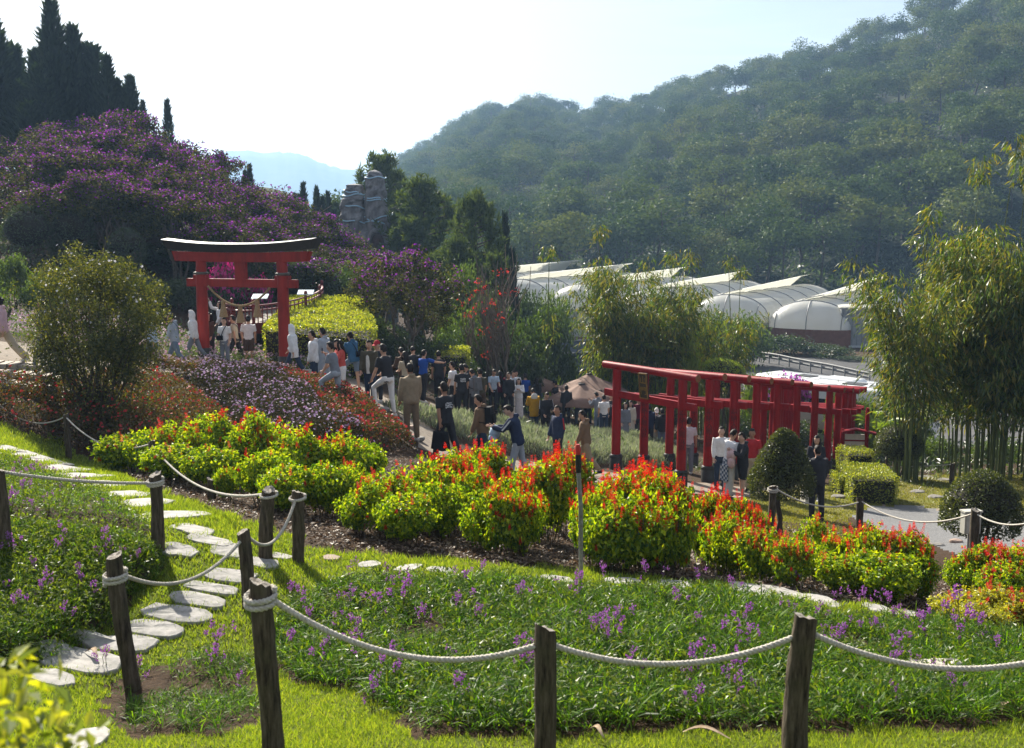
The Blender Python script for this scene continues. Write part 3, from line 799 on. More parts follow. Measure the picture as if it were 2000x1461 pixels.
# ------------------------------------------------------------------ the tall gate on the flowered mound
M_red = solid('vermilion_paint', (.31, .024, .017), .5, (.19, .015, .011), 5, .15, detail=9, spec=.22, stretch=(1, 1, .25))
M_red2 = solid('gate_red_paint', (.31, .008, .011), .45, (.19, .006, .008), 5, .15, detail=9, spec=.25, stretch=(1, 1, .25))
M_black = solid('black_paint', (.017, .016, .017), .42, (.03, .028, .026), 8, .1)
M_end = solid('ochre_log_end', (.28, .10, .035), .7, (.16, .06, .03), 20, .2)
M_straw = solid('straw_rope', (.42, .30, .17), .95, (.24, .16, .08), 40, .6, spec=.1)
def lantern_gate():
    pL, pR = at(399, 32.4), at(557, 31.3)
    mid = (pL + pR) / 2; v = pR - pL; W = math.hypot(v.x, v.y); ang = math.atan2(v.y, v.x)
    zb = min(pL.z, pR.z)
    o = empty('torii_gate', (mid.x, mid.y, zb), ang, 'tall vermilion gate with a curved black roof beam and tasselled rope, on the flowered mound', 'torii gate')
    top = w3(470, 471, 31.8).z - zb
    h = W / 2
    zn = w3(470, 553, 31.8).z - zb; zs = w3(470, 502, 31.8).z - zb
    for sx in (-1, 1):
        g = Geo(); zs0 = (pL.z if sx < 0 else pR.z) - zb
        g.tube([(sx * h, 0, zs0 + .45), (sx * h * .995, 0, zn), (sx * h * .985, 0, zs - .12)], [.19, .175, .165], 20)
        pl = add('pillar', g.mesh('pillar', [M_red], True), o)
        g = Geo(); g.tube([(sx * h, 0, zs0 - .4), (sx * h, 0, zs0 + .50), (sx * h, 0, zs0 + .52)], [.215, .205, .19], 20)
        add('base_sleeve', g.mesh('base_sleeve', [M_black], True), pl)
        g = Geo(); g.tube([(sx * h, 0, zn + .26), (sx * h, 0, zn + .29), (sx * h, 0, zn + .33), (sx * h, 0, zn + .345)], [.19, .235, .235, .17], 20)
        add('collar', g.mesh('collar', [solid('patina_ring', (.12, .115, .10), .6)], True), pl)
        g = Geo()
        g.box((sx * h, 0, zn + .19), (.50, .17, .12)); 
        add('wedge', g.mesh('wedge', [M_red]), o)
    g = Geo(); g.box((0, 0, zn), (W + 1.05, .15, .26)); add('tie_beam', g.mesh('tie_beam', [M_red]), o)
    g = Geo(); g.box((0, .0, (zn + zs - .03) / 2), (.40, .13, zs - zn - .29)); add('centre_strut', g.mesh('centre_strut', [M_red]), o)
    # curved beams
    n = 28
    def curved(name, half, z0, hgt, dep0, dep1, rise, flare, mat, topm=None):
        s = np.linspace(-1, 1, n); x = s * half; zc = z0 + rise * np.abs(s) ** 2.4
        V = []
        for k in range(n):
            hh = hgt * (1 + flare * abs(s[k]) ** 2)
            xo = np.sign(s[k]) * (.10 if abs(s[k]) == 1 else 0)
            V += [(x[k], -dep0, zc[k]), (x[k], dep0, zc[k]), (x[k] + xo, dep1, zc[k] + hh), (x[k] + xo, 0, zc[k] + hh + .05 * (dep1 > .2)), (x[k] + xo, -dep1, zc[k] + hh)]
        V = np.array(V); F = []; M = []
        for k in range(n - 1):
            for q in range(5):
                a, b = k * 5 + q, k * 5 + (q + 1) % 5
                F.append((a, b, b + 5, a + 5)); M.append(1 if (topm and q in (2, 3)) else 0)
        geo = Geo(); F = np.array(F); M = np.array(M)
        for mm in (0, 1):
            if (M == mm).any():
                geo.F4.append(F[M == mm]); geo.M4.append(np.full((M == mm).sum(), mm))
        geo.V.append(V); geo.n = len(V)
        for e in (0, (n - 1) * 5):
            geo.F3.append(np.array([[e, e + 1, e + 2], [e, e + 2, e + 3], [e, e + 3, e + 4]])); geo.M3.append(np.zeros(3, int))
        me = geo.mesh(name, [mat, topm] if topm else [mat])
        return add(name, me, o)
    curved('lower_lintel', h + .92, zs - .16, .30, .12, .14, .03, .05, M_red)
    curved('roof_beam', h + 1.17, zs + .15, .25, .17, .34, .11, .18, M_black, solid('black_paint_skylit', (.055, .056, .058), .34, (.035, .035, .037), 5))  # top faces a lighter black: skylight on the beam put into the colour
    # sacred rope
    r = empty('sacred_rope', (mid.x, mid.y, zb), ang, 'straw rope with three tassels slung across the tall gate', 'rope')
    M = Matrix.Rotation(-ang, 4, 'Z') @ Matrix.Translation(-Vector((mid.x, mid.y, zb)))
    P = catenary((-h + .38, -.16, zn - .10), (h - .38, -.16, zn - .13), .60, 30)
    add('cord', strands(P, .035, .2).mesh('cord', [M_straw], True), r)
    for t in (.25, .52, .80):
        p = P[int(t * 29)]
        g = Geo(); g.tube([p + [0, 0, .02], p + [0, 0, -.05], p + [0, 0, -.12], p + [0, 0, -.16], p + [0, 0, -.36], p + [0, 0, -.54]], [.05, .07, .075, .06, .11, .145], 14)
        tz = add('tassel', g.mesh('tassel', [M_straw], True), r)
lantern_gate()

# ------------------------------------------------------------------ row of low red gates
def text_mesh(s, size, vertical=False):
    cu = bpy.data.curves.new('lettering', 'FONT'); cu.body = '\n'.join(s) if vertical else s
    cu.size = size; cu.align_x = 'CENTER'; cu.align_y = 'CENTER'; cu.space_line = .85; cu.resolution_u = 2
    ob = bpy.data.objects.new('lettering', cu); COL.objects.link(ob)
    dg = bpy.context.evaluated_depsgraph_get()
    me = bpy.data.meshes.new_from_object(ob.evaluated_get(dg))
    bpy.data.objects.remove(ob)
    return me

def wrap_text(me, r):
    co = np.zeros(len(me.vertices) * 3); me.vertices.foreach_get('co', co); co = co.reshape(-1, 3)
    th = co[:, 0] / r
    out = np.stack([r * np.sin(th), -r * np.cos(th), co[:, 1]], 1)
    me.vertices.foreach_set('co', out.ravel().astype(np.float32)); me.update()
    return me

GATE_H = 3.08
def gate_protos():
    pg = Geo(); pg.tube([(0, 0, .42), (0, 0, 1.6), (0, 0, GATE_H - .16)], [.128, .125, .118], 16)
    sl = Geo(); sl.tube([(0, 0, -.5), (0, 0, .44), (0, 0, .47)], [.185, .18, .15], 16); sl.tube([(0, 0, .37), (0, 0, .43)], .192, 16)
    return pg.mesh('post', [M_red2], True), sl.mesh('base_sleeve', [M_black], True)
ME_POST, ME_SLEEVE = gate_protos()
M_ink = solid('black_ink', (.03, .008, .008), .6)
ME_INK = wrap_text(text_mesh('奉納大願成就', .21, True), .1285)
ME_INK.materials.append(M_ink)
GATES = []
def low_gate(L, Rr, label, ink=(), plaque=False):
    mid = (L + Rr) / 2; v = Rr - L; W = math.hypot(v.x, v.y); ang = math.atan2(v.y, v.x)
    zb = mid.z
    tilt = (Rr.z - L.z)
    o = empty('torii_gate', (mid.x, mid.y, zb), ang, label, 'torii gate', 'row of low red gates over the path')
    for k, sx in enumerate((-1, 1)):
        p = add('post', ME_POST, o, loc=(sx * W / 2, 0, sx * tilt / 2))
        add('base_sleeve', ME_SLEEVE, p)
        if k in ink:
            add('lettering', ME_INK, p, loc=(0, 0, 1.55), rot=(0, 0, -ang + math.atan2(-(mid.x), mid.y) * .6))
    n = 3; g = Geo(); e = W / 2 + .50
    z = GATE_H - .08
    sl = tilt / W
    g.tube([(-e, 0, z - e * sl), (0, 0, z + .01), (e, 0, z + e * sl)], .105, 18, cap=False)
    b = add('top_log', g.mesh('top_log', [M_red2], True), o)
    for sx in (-1, 1):
        g = Geo(); g.tube([(sx * (e - .002), 0, z + sx * e * sl), (sx * (e + .015), 0, z + sx * e * sl)], [.104, .096], 18)
        add('end_cap', g.mesh('end_cap', [M_end if sx > 0 else M_red2]), b)
    g = Geo(); g.tube([(-e + .06, 0, z - .78 - e * sl), (0, 0, z - .78), (e - .06, 0, z - .78 + e * sl)], [(.10, .06)] * 3, 4, up=(0, 0, 1))
    V = np.array([[-e + .06, -.055, z - .88], [e - .06, -.055, z - .88], [e - .06, .055, z - .88], [-e + .06, .055, z - .88], [-e + .06, -.055, z - .69], [e - .06, -.055, z - .69], [e - .06, .055, z - .69], [-e + .06, .055, z - .69]])
    V[:, 2] += V[:, 0] * sl
    g = Geo(); g.put(V, [[0, 3, 2, 1], [4, 5, 6, 7], [0, 1, 5, 4], [1, 2, 6, 5], [2, 3, 7, 6], [3, 0, 4, 7]])
    add('tie_beam', g.mesh('tie_beam', [M_red2]), o)
    if plaque:
        g = Geo(); g.box((0, 0, 0), (.30, .05, .72)); 
        pl = add('plaque', g.mesh('plaque', [solid('plaque_wood', (.045, .03, .018), .5, (.03, .02, .012), 12)]), o, loc=(-.04, -.16, z - .40), rot=(R(7), 0, 0))
        fg = Geo()
        for sx in (-1, 1): fg.box((sx * .135, -.028, 0), (.03, .02, .72))
        for sz in (-1, 1): fg.box((0, -.0285, sz * .345), (.24, .0195, .03))
        add('frame', fg.mesh('frame', [solid('old_gold', (.32, .19, .05), .45, (.2, .11, .03), 10, metal=.3)]), pl)
        for ch, dz in (('山', .15), ('門', -.15)):
            tm = text_mesh(ch, .24); tm.materials.append(solid('gold_leaf', (.40, .25, .05), .4, metal=.4))
            add('lettering', tm, pl, loc=(0, -.027, dz), rot=(R(90), 0, 0))
    GATES.append((L, Rr, o))

def gate_row():
    L = np.array([2.98, 28.0]); Rr = np.array([4.54, 26.2]); step = np.array([.955, 1.19])
    ords = ['second', 'third', 'fourth', 'fifth', 'sixth', 'seventh', 'eighth']
    for k in range(7):
        l, r_ = L + step * k, Rr + step * k
        lab = 'first of the low red gates, with the dark gilt-framed plaque hanging from its log' if k == 0 else '%s low red gate counted from the one with the plaque' % ords[k - 1]
        low_gate(Vector((l[0], l[1], gz(*l))), Vector((r_[0], r_[1], gz(*r_))), lab, ink=(1,) if k in (0, 2) else ((0, 1) if k == 1 else ((0,) if k == 3 else ())), plaque=(k == 0))
    mid = (L + Rr) / 2 + step * 6; a = math.atan2(step[1], step[0]); w = np.linalg.norm(Rr - L)
    ords2 = ['eighth', 'ninth', 'tenth', 'eleventh', 'twelfth', 'thirteenth', 'fourteenth', 'fifteenth', 'sixteenth', 'seventeenth', 'eighteenth']
    for k in range(11):
        a += R(3.0)
        mid = mid + (1.14 - .02 * k) * np.array([math.cos(a), math.sin(a)])
        nv = np.array([math.sin(a), -math.cos(a)]) * w / 2
        l, r_ = mid - nv, mid + nv
        low_gate(Vector((l[0], l[1], gz(*l))), Vector((r_[0], r_[1], gz(*r_))), '%s low red gate, in the packed bend of the row near the notice board' % ords2[k])
gate_row()

# notice stand right of the gates
def notice():
    b = at(1672, 33.5); o = empty('notice_board', b, R(-8), 'white notice board in a small red-roofed frame at the far end of the red gates', 'notice board')
    for px_, tp in ((1648, 838), (1694, 796)):
        x = w3(px_, 800, 33.5).x - b.x; z = w3(px_, tp, 33.5).z - b.z
        g = Geo(); g.tube([(x, 0, -.4), (x, 0, z - .12), (x, 0, z)], [.07, .068, .05], 12)
        add('post', g.mesh('post', [M_red2], True), o)
    x0, x1 = w3(1651, 850, 33.5).x - b.x, w3(1690, 850, 33.5).x - b.x
    z0, z1 = w3(1670, 888, 33.5).z - b.z, w3(1670, 848, 33.5).z - b.z
    g = Geo(); g.box(((x0 + x1) / 2, .0, (z0 + z1) / 2), (x1 - x0, .04, z1 - z0)); add('board', g.mesh('board', [solid('white_board', (.72, .68, .62), .6, (.6, .57, .52), 5)]), o)
    g = Geo(); g.box(((x0 + x1) / 2, -.01, (z0 * .3 + z1 * .7)), (x1 - x0, .06, .05)); add('rail', g.mesh('rail', [M_red2]), o)
    g = Geo()
    P = np.array([(x0 - .12, 0, z1 + .08), ((x0 + x1) / 2, 0, z1 + .18), (x1 + .32, 0, z1 + .04)])
    g.tube(P, [(.05, .16)] * 3, 8, up=(0, 0, 1)); add('roof', g.mesh('roof', [M_red2], True), o)
notice()

# ------------------------------------------------------------------ curved bridge railing and reading desks behind the tall gate
def bridge():
    c = at(545, 41); c.z = 0
    o = empty('bridge_railing', (c.x, c.y, 0), 0, 'curved dark red railing of the footbridge behind the tall gate', 'railing')
    M = solid('dark_red_paint', (.20, .022, .022), .4, (.15, .018, .018), 4)
    th = np.linspace(R(-125), R(70), 40)
    a, b = 1.62, 5.0
    X = c.x + a * np.cos(th); Y = c.y + b * np.sin(th)
    zr = np.interp(Y, [36, 46], [w3(560, 597, 36.3).z, w3(600, 553, 45).z])
    for dz, nm in ((0, 'handrail'), (-.17, 'lower_rail')):
        g = Geo(); g.tube(np.stack([X - c.x, Y - c.y, zr + dz], 1), [(.035, .05)] * 40, 8, up=(0, 0, 1)); add(nm, g.mesh(nm, [M], True), o)
    g = Geo()
    V = np.concatenate([np.stack([X - c.x, Y - c.y, zr - .62], 1), np.stack([X - c.x, Y - c.y, zr - 1.02], 1), np.stack([(X - c.x) * .97, (Y - c.y) * .985, zr - .62], 1), np.stack([(X - c.x) * .97, (Y - c.y) * .985, zr - 1.02], 1)])
    i = np.arange(39)
    g.put(V, np.vstack([np.stack([i, i + 1, i + 41, i + 40], 1), np.stack([i + 80, i + 81, i + 1, i], 1), np.stack([i + 120, i + 121, i + 81, i + 80], 1)]))
    add('edge_beam', g.mesh('edge_beam', [M]), o)
    bal = Geo(); bal.box((0, 0, -.36), (.035, .035, .62)); bm_ = bal.mesh('baluster', [M])
    for k in range(0, 40, 1):
        if k % 6 != 3: add('baluster', bm_, o, loc=(X[k] - c.x, Y[k] - c.y, zr[k]))
    pst = Geo(); pst.tube([(0, 0, -.9), (0, 0, .06)], .06, 10); pst.ball((0, 0, .16), (.075, .075, .10)); pm = pst.mesh('post', [M], True)
    for k in range(3, 40, 6): add('post', pm, o, loc=(X[k] - c.x, Y[k] - c.y, zr[k]))
    # deck
    dg = Geo(); dg.put(np.vstack([np.stack([X - c.x, Y - c.y, zr - .8], 1), [[-1.5, 0, zr.mean() - .8]]]), np.stack([np.full(39, 40), i, i + 1], 1))
    add('deck', dg.mesh('deck', [solid('deck_boards', (.16, .13, .11), .8, stretch=(1, 8, 1))]), o)
    lab = ['pale tilted reading desk seen through the bridge railing, right of the gate pillar', 'pale tilted reading desk seen between the gate pillars behind the sacred rope']
    for k, (px_, py_, D) in enumerate(((597, 571, 39.5), (508, 579, 39.5))):
        p = w3(px_, py_, D); zb = gz(p.x, p.y)
        s = empty('reading_desk', (p.x, p.y, zb), R(6), lab[k], 'reading desk')
        g = Geo(); rot = np.array(Matrix.Rotation(R(14), 3, 'X')); g.box((0, 0, p.z - zb), (.62, .62, .03), rot=rot)
        add('panel', g.mesh('panel', [solid('pale_panel', (.50, .60, .66), .25, (.42, .52, .6), 3)]), s)
        g = Geo(); g.tube([(0, .05, -.2), (0, .05, p.z - zb - .02)], .03, 8); add('leg', g.mesh('leg', [M_black], True), s)
bridge()

# ------------------------------------------------------------------ parasols
def parasol(px_, apex, D, rad, label, rz=0):
    p = w3(px_, apex, D); zb = gz(p.x, p.y)
    o = empty('parasol', (p.x, p.y, zb), rz, label, 'parasol', 'brown market parasols behind the crowd')
    H = p.z - zb; n = 8
    M = M_canvas
    th = np.linspace(0, 2 * math.pi, n * 4, endpoint=False)
    rr = np.array([.06, .35, .7, 1.0]); zz = H - np.array([0, .17, .33, .50]) * rad * .85
    can = Geo(); V = []
    oct_ = 1 / np.maximum(np.cos(((th + math.pi / n) % (2 * math.pi / n)) - math.pi / n), .9)
    for r_, z_ in zip(rr, zz):
        V.append(np.stack([np.cos(th) * rad * r_ / oct_, np.sin(th) * rad * r_ / oct_, z_ - .03 * r_ * rad * np.cos(n * th + math.pi) * 0 - .045 * r_ * (1 - np.abs(np.cos(n * th / 2)))], 1))
    m = n * 4; A = np.arange(m); B = (A + 1) % m
    V.append(V[-1] - [0, 0, .16])
    can.put(np.vstack(V), np.vstack([np.stack([A + q * m, A + (q + 1) * m, B + (q + 1) * m, B + q * m], 1) for q in range(4)]))
    add('canopy', can.mesh('canopy', [M], True), o)
    g = Geo(); g.tube([(0, 0, H - .05), (0, 0, H + .03), (0, 0, H + .045)], [.16, .15, .02], 8); add('vent_cap', g.mesh('vent_cap', [solid('dark_canvas', (.045, .035, .032), .8)], True), o)
    g = Geo(); g.tube([(0, 0, -.1), (0, 0, H)], .03, 8); add('pole', g.mesh('pole', [solid('pole_wood', (.16, .10, .06), .6)], True), o)
    for k in range(n):
        t = k * 2 * math.pi / n
        g = Geo(); g.tube([(math.cos(t) * .08, math.sin(t) * .08, H - .03), (math.cos(t) * rad * .97, math.sin(t) * rad * .97, zz[-1] - .02)], .012, 5)
        add('rib', g.mesh('rib', [M_straw], True), o)
M_canvas = solid('brown_canvas', (.22, .14, .11), .9, (.175, .11, .085), 4, .1)
parasol(1151, 731, 44.5, 1.75, 'large brown parasol with a dark vent cap, just left of the first low gate', R(10))
parasol(1136, 750, 42.5, 1.5, 'lower brown parasol tucked under the largest one', R(30))
parasol(1036, 728, 45.5, 1.35, 'brown parasol half hidden behind the long-haired people in the crowd', R(0))
# ------------------------------------------------------------------ greenhouses in the valley
def membrane():
    m, n, l, out = new_mat('greenhouse_film')
    d = n.new('ShaderNodeBsdfDiffuse'); d.inputs[0].default_value = (.74, .74, .70, 1)
    t = n.new('ShaderNodeBsdfTranslucent'); t.inputs[0].default_value = (.92, .92, .86, 1)
    g = n.new('ShaderNodeBsdfGlossy'); g.inputs['Roughness'].default_value = .3
    tc = n.new('ShaderNodeTexCoord'); no = n.new('ShaderNodeTexNoise'); no.inputs['Scale'].default_value = .6; no.inputs['Detail'].default_value = 6
    l.new(tc.outputs['Object'], no.inputs['Vector'])
    r = n.new('ShaderNodeValToRGB'); r.color_ramp.elements[0].color = (.74, .73, .67, 1); r.color_ramp.elements[1].color = (.88, .88, .84, 1)
    r.color_ramp.elements[0].position = .3; r.color_ramp.elements[1].position = .6
    l.new(no.outputs['Fac'], r.inputs[0]); l.new(r.outputs[0], d.inputs[0])
    a = n.new('ShaderNodeMixShader'); a.inputs[0].default_value = .55; l.new(d.outputs[0], a.inputs[1]); l.new(t.outputs[0], a.inputs[2])
    b = n.new('ShaderNodeMixShader'); b.inputs[0].default_value = .07; l.new(a.outputs[0], b.inputs[1]); l.new(g.outputs[0], b.inputs[2])
    l.new(b.outputs[0], out.inputs[0]); return m
M_film = membrane()
M_steel = solid('frame_steel', (.22, .23, .24), .5, metal=.4)
M_brick = solid('red_brown_wall', (.19, .085, .055), .85, (.14, .06, .04), 3, .2)
def greenhouse(k, x, y, base, label, length=34, W=8.8):
    ax = math.atan2(35, 20)                     # ridge runs away to the right
    o = empty('greenhouse', (x, y, base), ax - math.pi / 2, label, 'greenhouse', 'white film greenhouses in the valley')
    # local: x across, y along the ridge
    wall = 2.2
    n = 15
    th = np.linspace(0, math.pi, n)
    hx, hz = W / 2, 2.9
    X = -hx * np.cos(th); Z = wall + hz * np.sin(th) ** .85
    ys = np.linspace(0, length, 9)
    g = Geo()
    V = np.array([[(X[i], yy, Z[i]) for i in range(n)] for yy in ys]).reshape(-1, 3)
    i, j = np.meshgrid(np.arange(8), np.arange(n - 1), indexing='ij')
    g.put(V, np.stack([i * n + j, i * n + j + 1, (i + 1) * n + j + 1, (i + 1) * n + j], -1).reshape(-1, 4))
    add('roof', g.mesh('roof', [M_film], True), o)
    # raised ridge vent, a long tilted sheet
    g = Geo()
    y0 = 1.2
    P = [(-2.0, wall + hz * .90), (-.5, wall + hz + .30), (1.0, wall + hz + .62)]
    V = np.array([[(p[0], yy, p[1] + (.9 * (yy - y0) / (length - y0) if p[0] > -1.5 else .15)) for p in P] for yy in (y0, y0 + 10, y0 + 20, length)]).reshape(-1, 3)
    i, j = np.meshgrid(np.arange(3), np.arange(2), indexing='ij')
    g.put(V, np.stack([i * 3 + j, i * 3 + j + 1, (i + 1) * 3 + j + 1, (i + 1) * 3 + j], -1).reshape(-1, 4))
    g.put(V - [0, 0, .06], np.stack([i * 3 + j, (i + 1) * 3 + j, (i + 1) * 3 + j + 1, i * 3 + j + 1], -1).reshape(-1, 4))
    v = add('ridge_vent', g.mesh('ridge_vent', [M_film], True), o)
    # rounded end bay: half dome
    g = Geo(); bul = 2.3
    m = 7; rows = []
    for a in np.linspace(0, math.pi / 2, m):
        rows.append([(X[q] * (math.cos(a) * .25 + .75 if a < 1.5 else .75) if False else X[q] * (1 - .0 * a), -bul * math.sin(a) * math.sin(th[q]) ** .7, wall + (Z[q] - wall) * math.cos(a)) for q in range(n)])
    V = np.array(rows).reshape(-1, 3)
    i, j = np.meshgrid(np.arange(m - 1), np.arange(n - 1), indexing='ij')
    g.put(V, np.stack([i * n + j, (i + 1) * n + j, (i + 1) * n + j + 1, i * n + j + 1], -1).reshape(-1, 4))
    add('end_dome', g.mesh('end_dome', [M_film], True), o)
    # hoops and purlins
    for yy in np.linspace(0, length, 6):
        g = Geo(); g.tube(np.stack([X, np.full(n, yy), Z + .03], 1), .06, 5, up=(0, 1, 0)); add('hoop', g.mesh('hoop', [M_steel], True), o)
    for q in (3, 7, 11):
        g = Geo(); g.tube(np.array([(V.reshape(m, n, 3)[a, q]) * [1, 1.012, 1] + [0, -.03, .02] for a in range(m)]), .045, 5); add('dome_rib', g.mesh('dome_rib', [M_steel], True), o)
    g = Geo(); g.tube([(X[7] - 2.0, y0, Z[7] - .28), (X[7] - .5, y0 - .02, Z[7] + .30), (X[7] + 1.0, y0, Z[7] + .62)], .05, 5, up=(0, 1, 0)); add('vent_frame', g.mesh('vent_frame', [M_steel], True), v)
    g = Geo()
    B = V.reshape(m, n, 3)[-1]
    A = np.arange(n - 1)
    g.put(np.vstack([B, B * [1, 1, 0] - [0, 0, 1]]), np.stack([A, A + n, A + n + 1, A + 1], 1))
    g.put([(-hx, 0, wall), (-hx, length, wall), (-hx, length, -1), (-hx, 0, -1), (hx, 0, wall), (hx, length, wall), (hx, length, -1), (hx, 0, -1)], [[0, 1, 2, 3], [4, 7, 6, 5]])
    add('wall', g.mesh('wall', [M_brick if k == 0 else solid('film_wall', (.46, .45, .40), .7)]), o)
gl = ['nearest white film greenhouse with a rounded end over a red-brown wall', 'second white greenhouse, its tall ridge vent pointing up beside the nearest one', 'third white greenhouse partly behind the tips of the middle bamboo', 'fourth white greenhouse hidden mostly behind the middle bamboo', 'fifth white greenhouse left of the middle bamboo', 'farthest white greenhouse at the left end of the valley row']
gd = unit(np.array([-.87, .5])) * 8.95
for k in range(6):
    greenhouse(k, 31.9 + gd[0] * k, 106 + gd[1] * k, -10.9 + .42 * k, gl[k])

def shed():
    p = at(1690, 103)
    o = empty('glasshouse_annex', (p.x, p.y, -10.8), R(-8), 'grey corrugated annex wall at the right end of the nearest greenhouse', 'annex')
    g = Geo(); g.box((0, 2, 1.6), (5.2, 4, 5.6)); add('wall', g.mesh('wall', [solid('grey_sheeting', (.30, .31, .32), .6, (.22, .23, .24), 3)]), o)
    for q in range(11):
        g = Geo(); g.box((-2.4 + q * .48, -.05, 1.6), (.06, .08, 5.5)); add('batten', g.mesh('batten', [M_steel]), o)
    g = Geo(); g.box((0, 2, 4.48), (5.5, 4.4, .14)); add('roof', g.mesh('roof', [M_film]), o)
    g = Geo(); g.box((-1.4, -.12, -.4), (2.0, .1, 1.8)); add('gate_panel', g.mesh('gate_panel', [solid('white_panel', (.5, .52, .54), .6)]), o)
shed()
def billboard():
    p = at(1728, 88); z = w3(1728, 690, 88).z
    o = empty('sign_board', p, R(5), 'blank white sign board on two posts behind the bamboo tips', 'sign')
    g = Geo(); g.box((0, 0, z - p.z), (1.4, .08, 1.9)); add('panel', g.mesh('panel', [solid('white_sheet', (.72, .74, .76), .5)]), o)
    for sx in (-.5, .5):
        g = Geo(); g.tube([(sx, .08, -.3), (sx, .08, z - p.z + .8)], .06, 6); add('post', g.mesh('post', [M_steel], True), o)
    q = at(1709, 84); zz = w3(1709, 711, 84).z
    o = empty('warning_sign', q, 0, 'small orange triangular warning sign below the white sign board', 'sign')
    g = Geo(); V = np.array([(-.36, 0, zz - q.z - .3), (.36, 0, zz - q.z - .3), (0, 0, zz - q.z + .34)]); g.put(np.vstack([V, V + [0, .04, 0]]), [[0, 1, 2], [3, 5, 4]]); g.put(np.vstack([V, V + [0, .04, 0]]), [[0, 3, 4, 1], [1, 4, 5, 2], [2, 5, 3, 0]])
    add('plate', g.mesh('plate', [solid('orange_paint', (.62, .22, .06), .5)]), o)
    g = Geo(); g.tube([(0, .06, -.3), (0, .06, zz - q.z + .2)], .04, 6); add('post', g.mesh('post', [M_steel], True), o)
billboard()

# ------------------------------------------------------------------ buses, guardrail, hut
def rounded_box(g, L, W, H, z0, r=.28, m=0, n=4):
    a = np.linspace(0, math.pi / 2, n)
    prof = [(-W / 2, z0)] + [(-W / 2 + r - r * math.cos(t), z0 + H - r + r * math.sin(t)) for t in a] + [(W / 2 - r + r * math.sin(t), z0 + H - r + r * math.cos(t)) for t in a] + [(W / 2, z0)]
    prof = np.array(prof); k = len(prof)
    xs = np.array([-L / 2, -L / 2 + .12, -L / 2 + .35, L / 2 - .35, L / 2 - .12, L / 2]); sc = np.array([.86, .96, 1, 1, .96, .86])
    V = np.array([[(x, p[0] * (.5 + .5 * s), z0 + (p[1] - z0) * (.9 + .1 * (s - .86) / .14)) for p in prof] for x, s in zip(xs, sc)]).reshape(-1, 3)
    i, j = np.meshgrid(np.arange(5), np.arange(k), indexing='ij'); j2 = (j + 1) % k
    g.put(V, np.stack([i * k + j, (i + 1) * k + j, (i + 1) * k + j2, i * k + j2], -1).reshape(-1, 4), m)
    for e in (0, 5):
        c = V[e * k:(e + 1) * k]
        A = np.arange(k); B = (A + 1) % k
        g.put(np.vstack([c, c.mean(0)]), np.stack([np.full(k, k), A, B] if e == 0 else [np.full(k, k), B, A], 1), m)
M_white = solid('white_coach_paint', (.78, .79, .80), .3, (.68, .69, .70), 2, coat=.4)
M_glass = solid('dark_bus_glass', (.012, .02, .03), .08, spec=.7)
M_tyre = solid('tyre_rubber', (.015, .015, .015), .8)
def bus(p, rz, L, label):
    o = empty('bus', p, rz, label, 'bus', 'white coaches on the parking lot')
    g = Geo(); rounded_box(g, L, 2.45, 2.8, .45); add('body', g.mesh('body', [M_white], True), o)
    nwin = int(L / 1.25)
    for sy in (-1, 1):
        for q in range(nwin):
            g = Geo(); g.box((-L / 2 + .55 + (q + .5) * (L - 1.1) / nwin, sy * 1.222, 2.12), ((L - 1.1) / nwin - .06, .03, .82)); add('window', g.mesh('window', [M_glass]), o)
        for xx in (-L * .3, L * .3):
            g = Geo(); g.tube([(xx, sy * 1.24, .45), (xx, sy * .98, .45)], .45, 18); w = add('wheel', g.mesh('wheel', [M_tyre], True), o)
            g = Geo(); g.tube([(xx, sy * 1.26, .45), (xx, sy * 1.2, .45)], .25, 14); add('rim', g.mesh('rim', [M_steel], True), w)
    for sx in (-1, 1):
        g = Geo(); g.box((sx * (L / 2 - .02), 0, 2.2), (.05, 1.85, 1.05)); add('windscreen', g.mesh('windscreen', [M_glass]), o)
    g = Geo(); g.box((-L * .12, .1, 3.27), (1.05, .8, .05)); h = add('roof_hatch', g.mesh('roof_hatch', [solid('dark_hatch', (.05, .05, .05), .5)]), o)
    g = Geo(); g.box((L * .2, 0, 3.32), (2.2, 1.5, .16), taper=.9); add('roof_unit', g.mesh('roof_unit', [M_white]), o)
    for sy in (-.85, .85):
        g = Geo(); g.box((0, sy, 3.265), (L * .8, .05, .05)); add('roof_rib', g.mesh('roof_rib', [M_white]), o)
    for q in range(3):
        g = Geo(); g.box((-L / 2 + .2, -.6 + q * .6, 3.1), (.16, .12, .08)); add('marker_lamp', g.mesh('marker_lamp', [solid('amber_lens', (.4, .12, .02), .3)]), o)
b1 = at(1601, 56.3)
bus(Vector((b1.x, b1.y, gz(b1.x, b1.y))), math.atan2(-6.0, 4.6), 7.6, 'white coach with a dark roof hatch parked behind the low red gates')
b2 = at(1700, 50.6)
bus(Vector((b2.x, b2.y, gz(b2.x, b2.y))), math.atan2(-4.6, 5.4), 6.5, 'second white coach half hidden by twigs, nearer the bamboo grove')

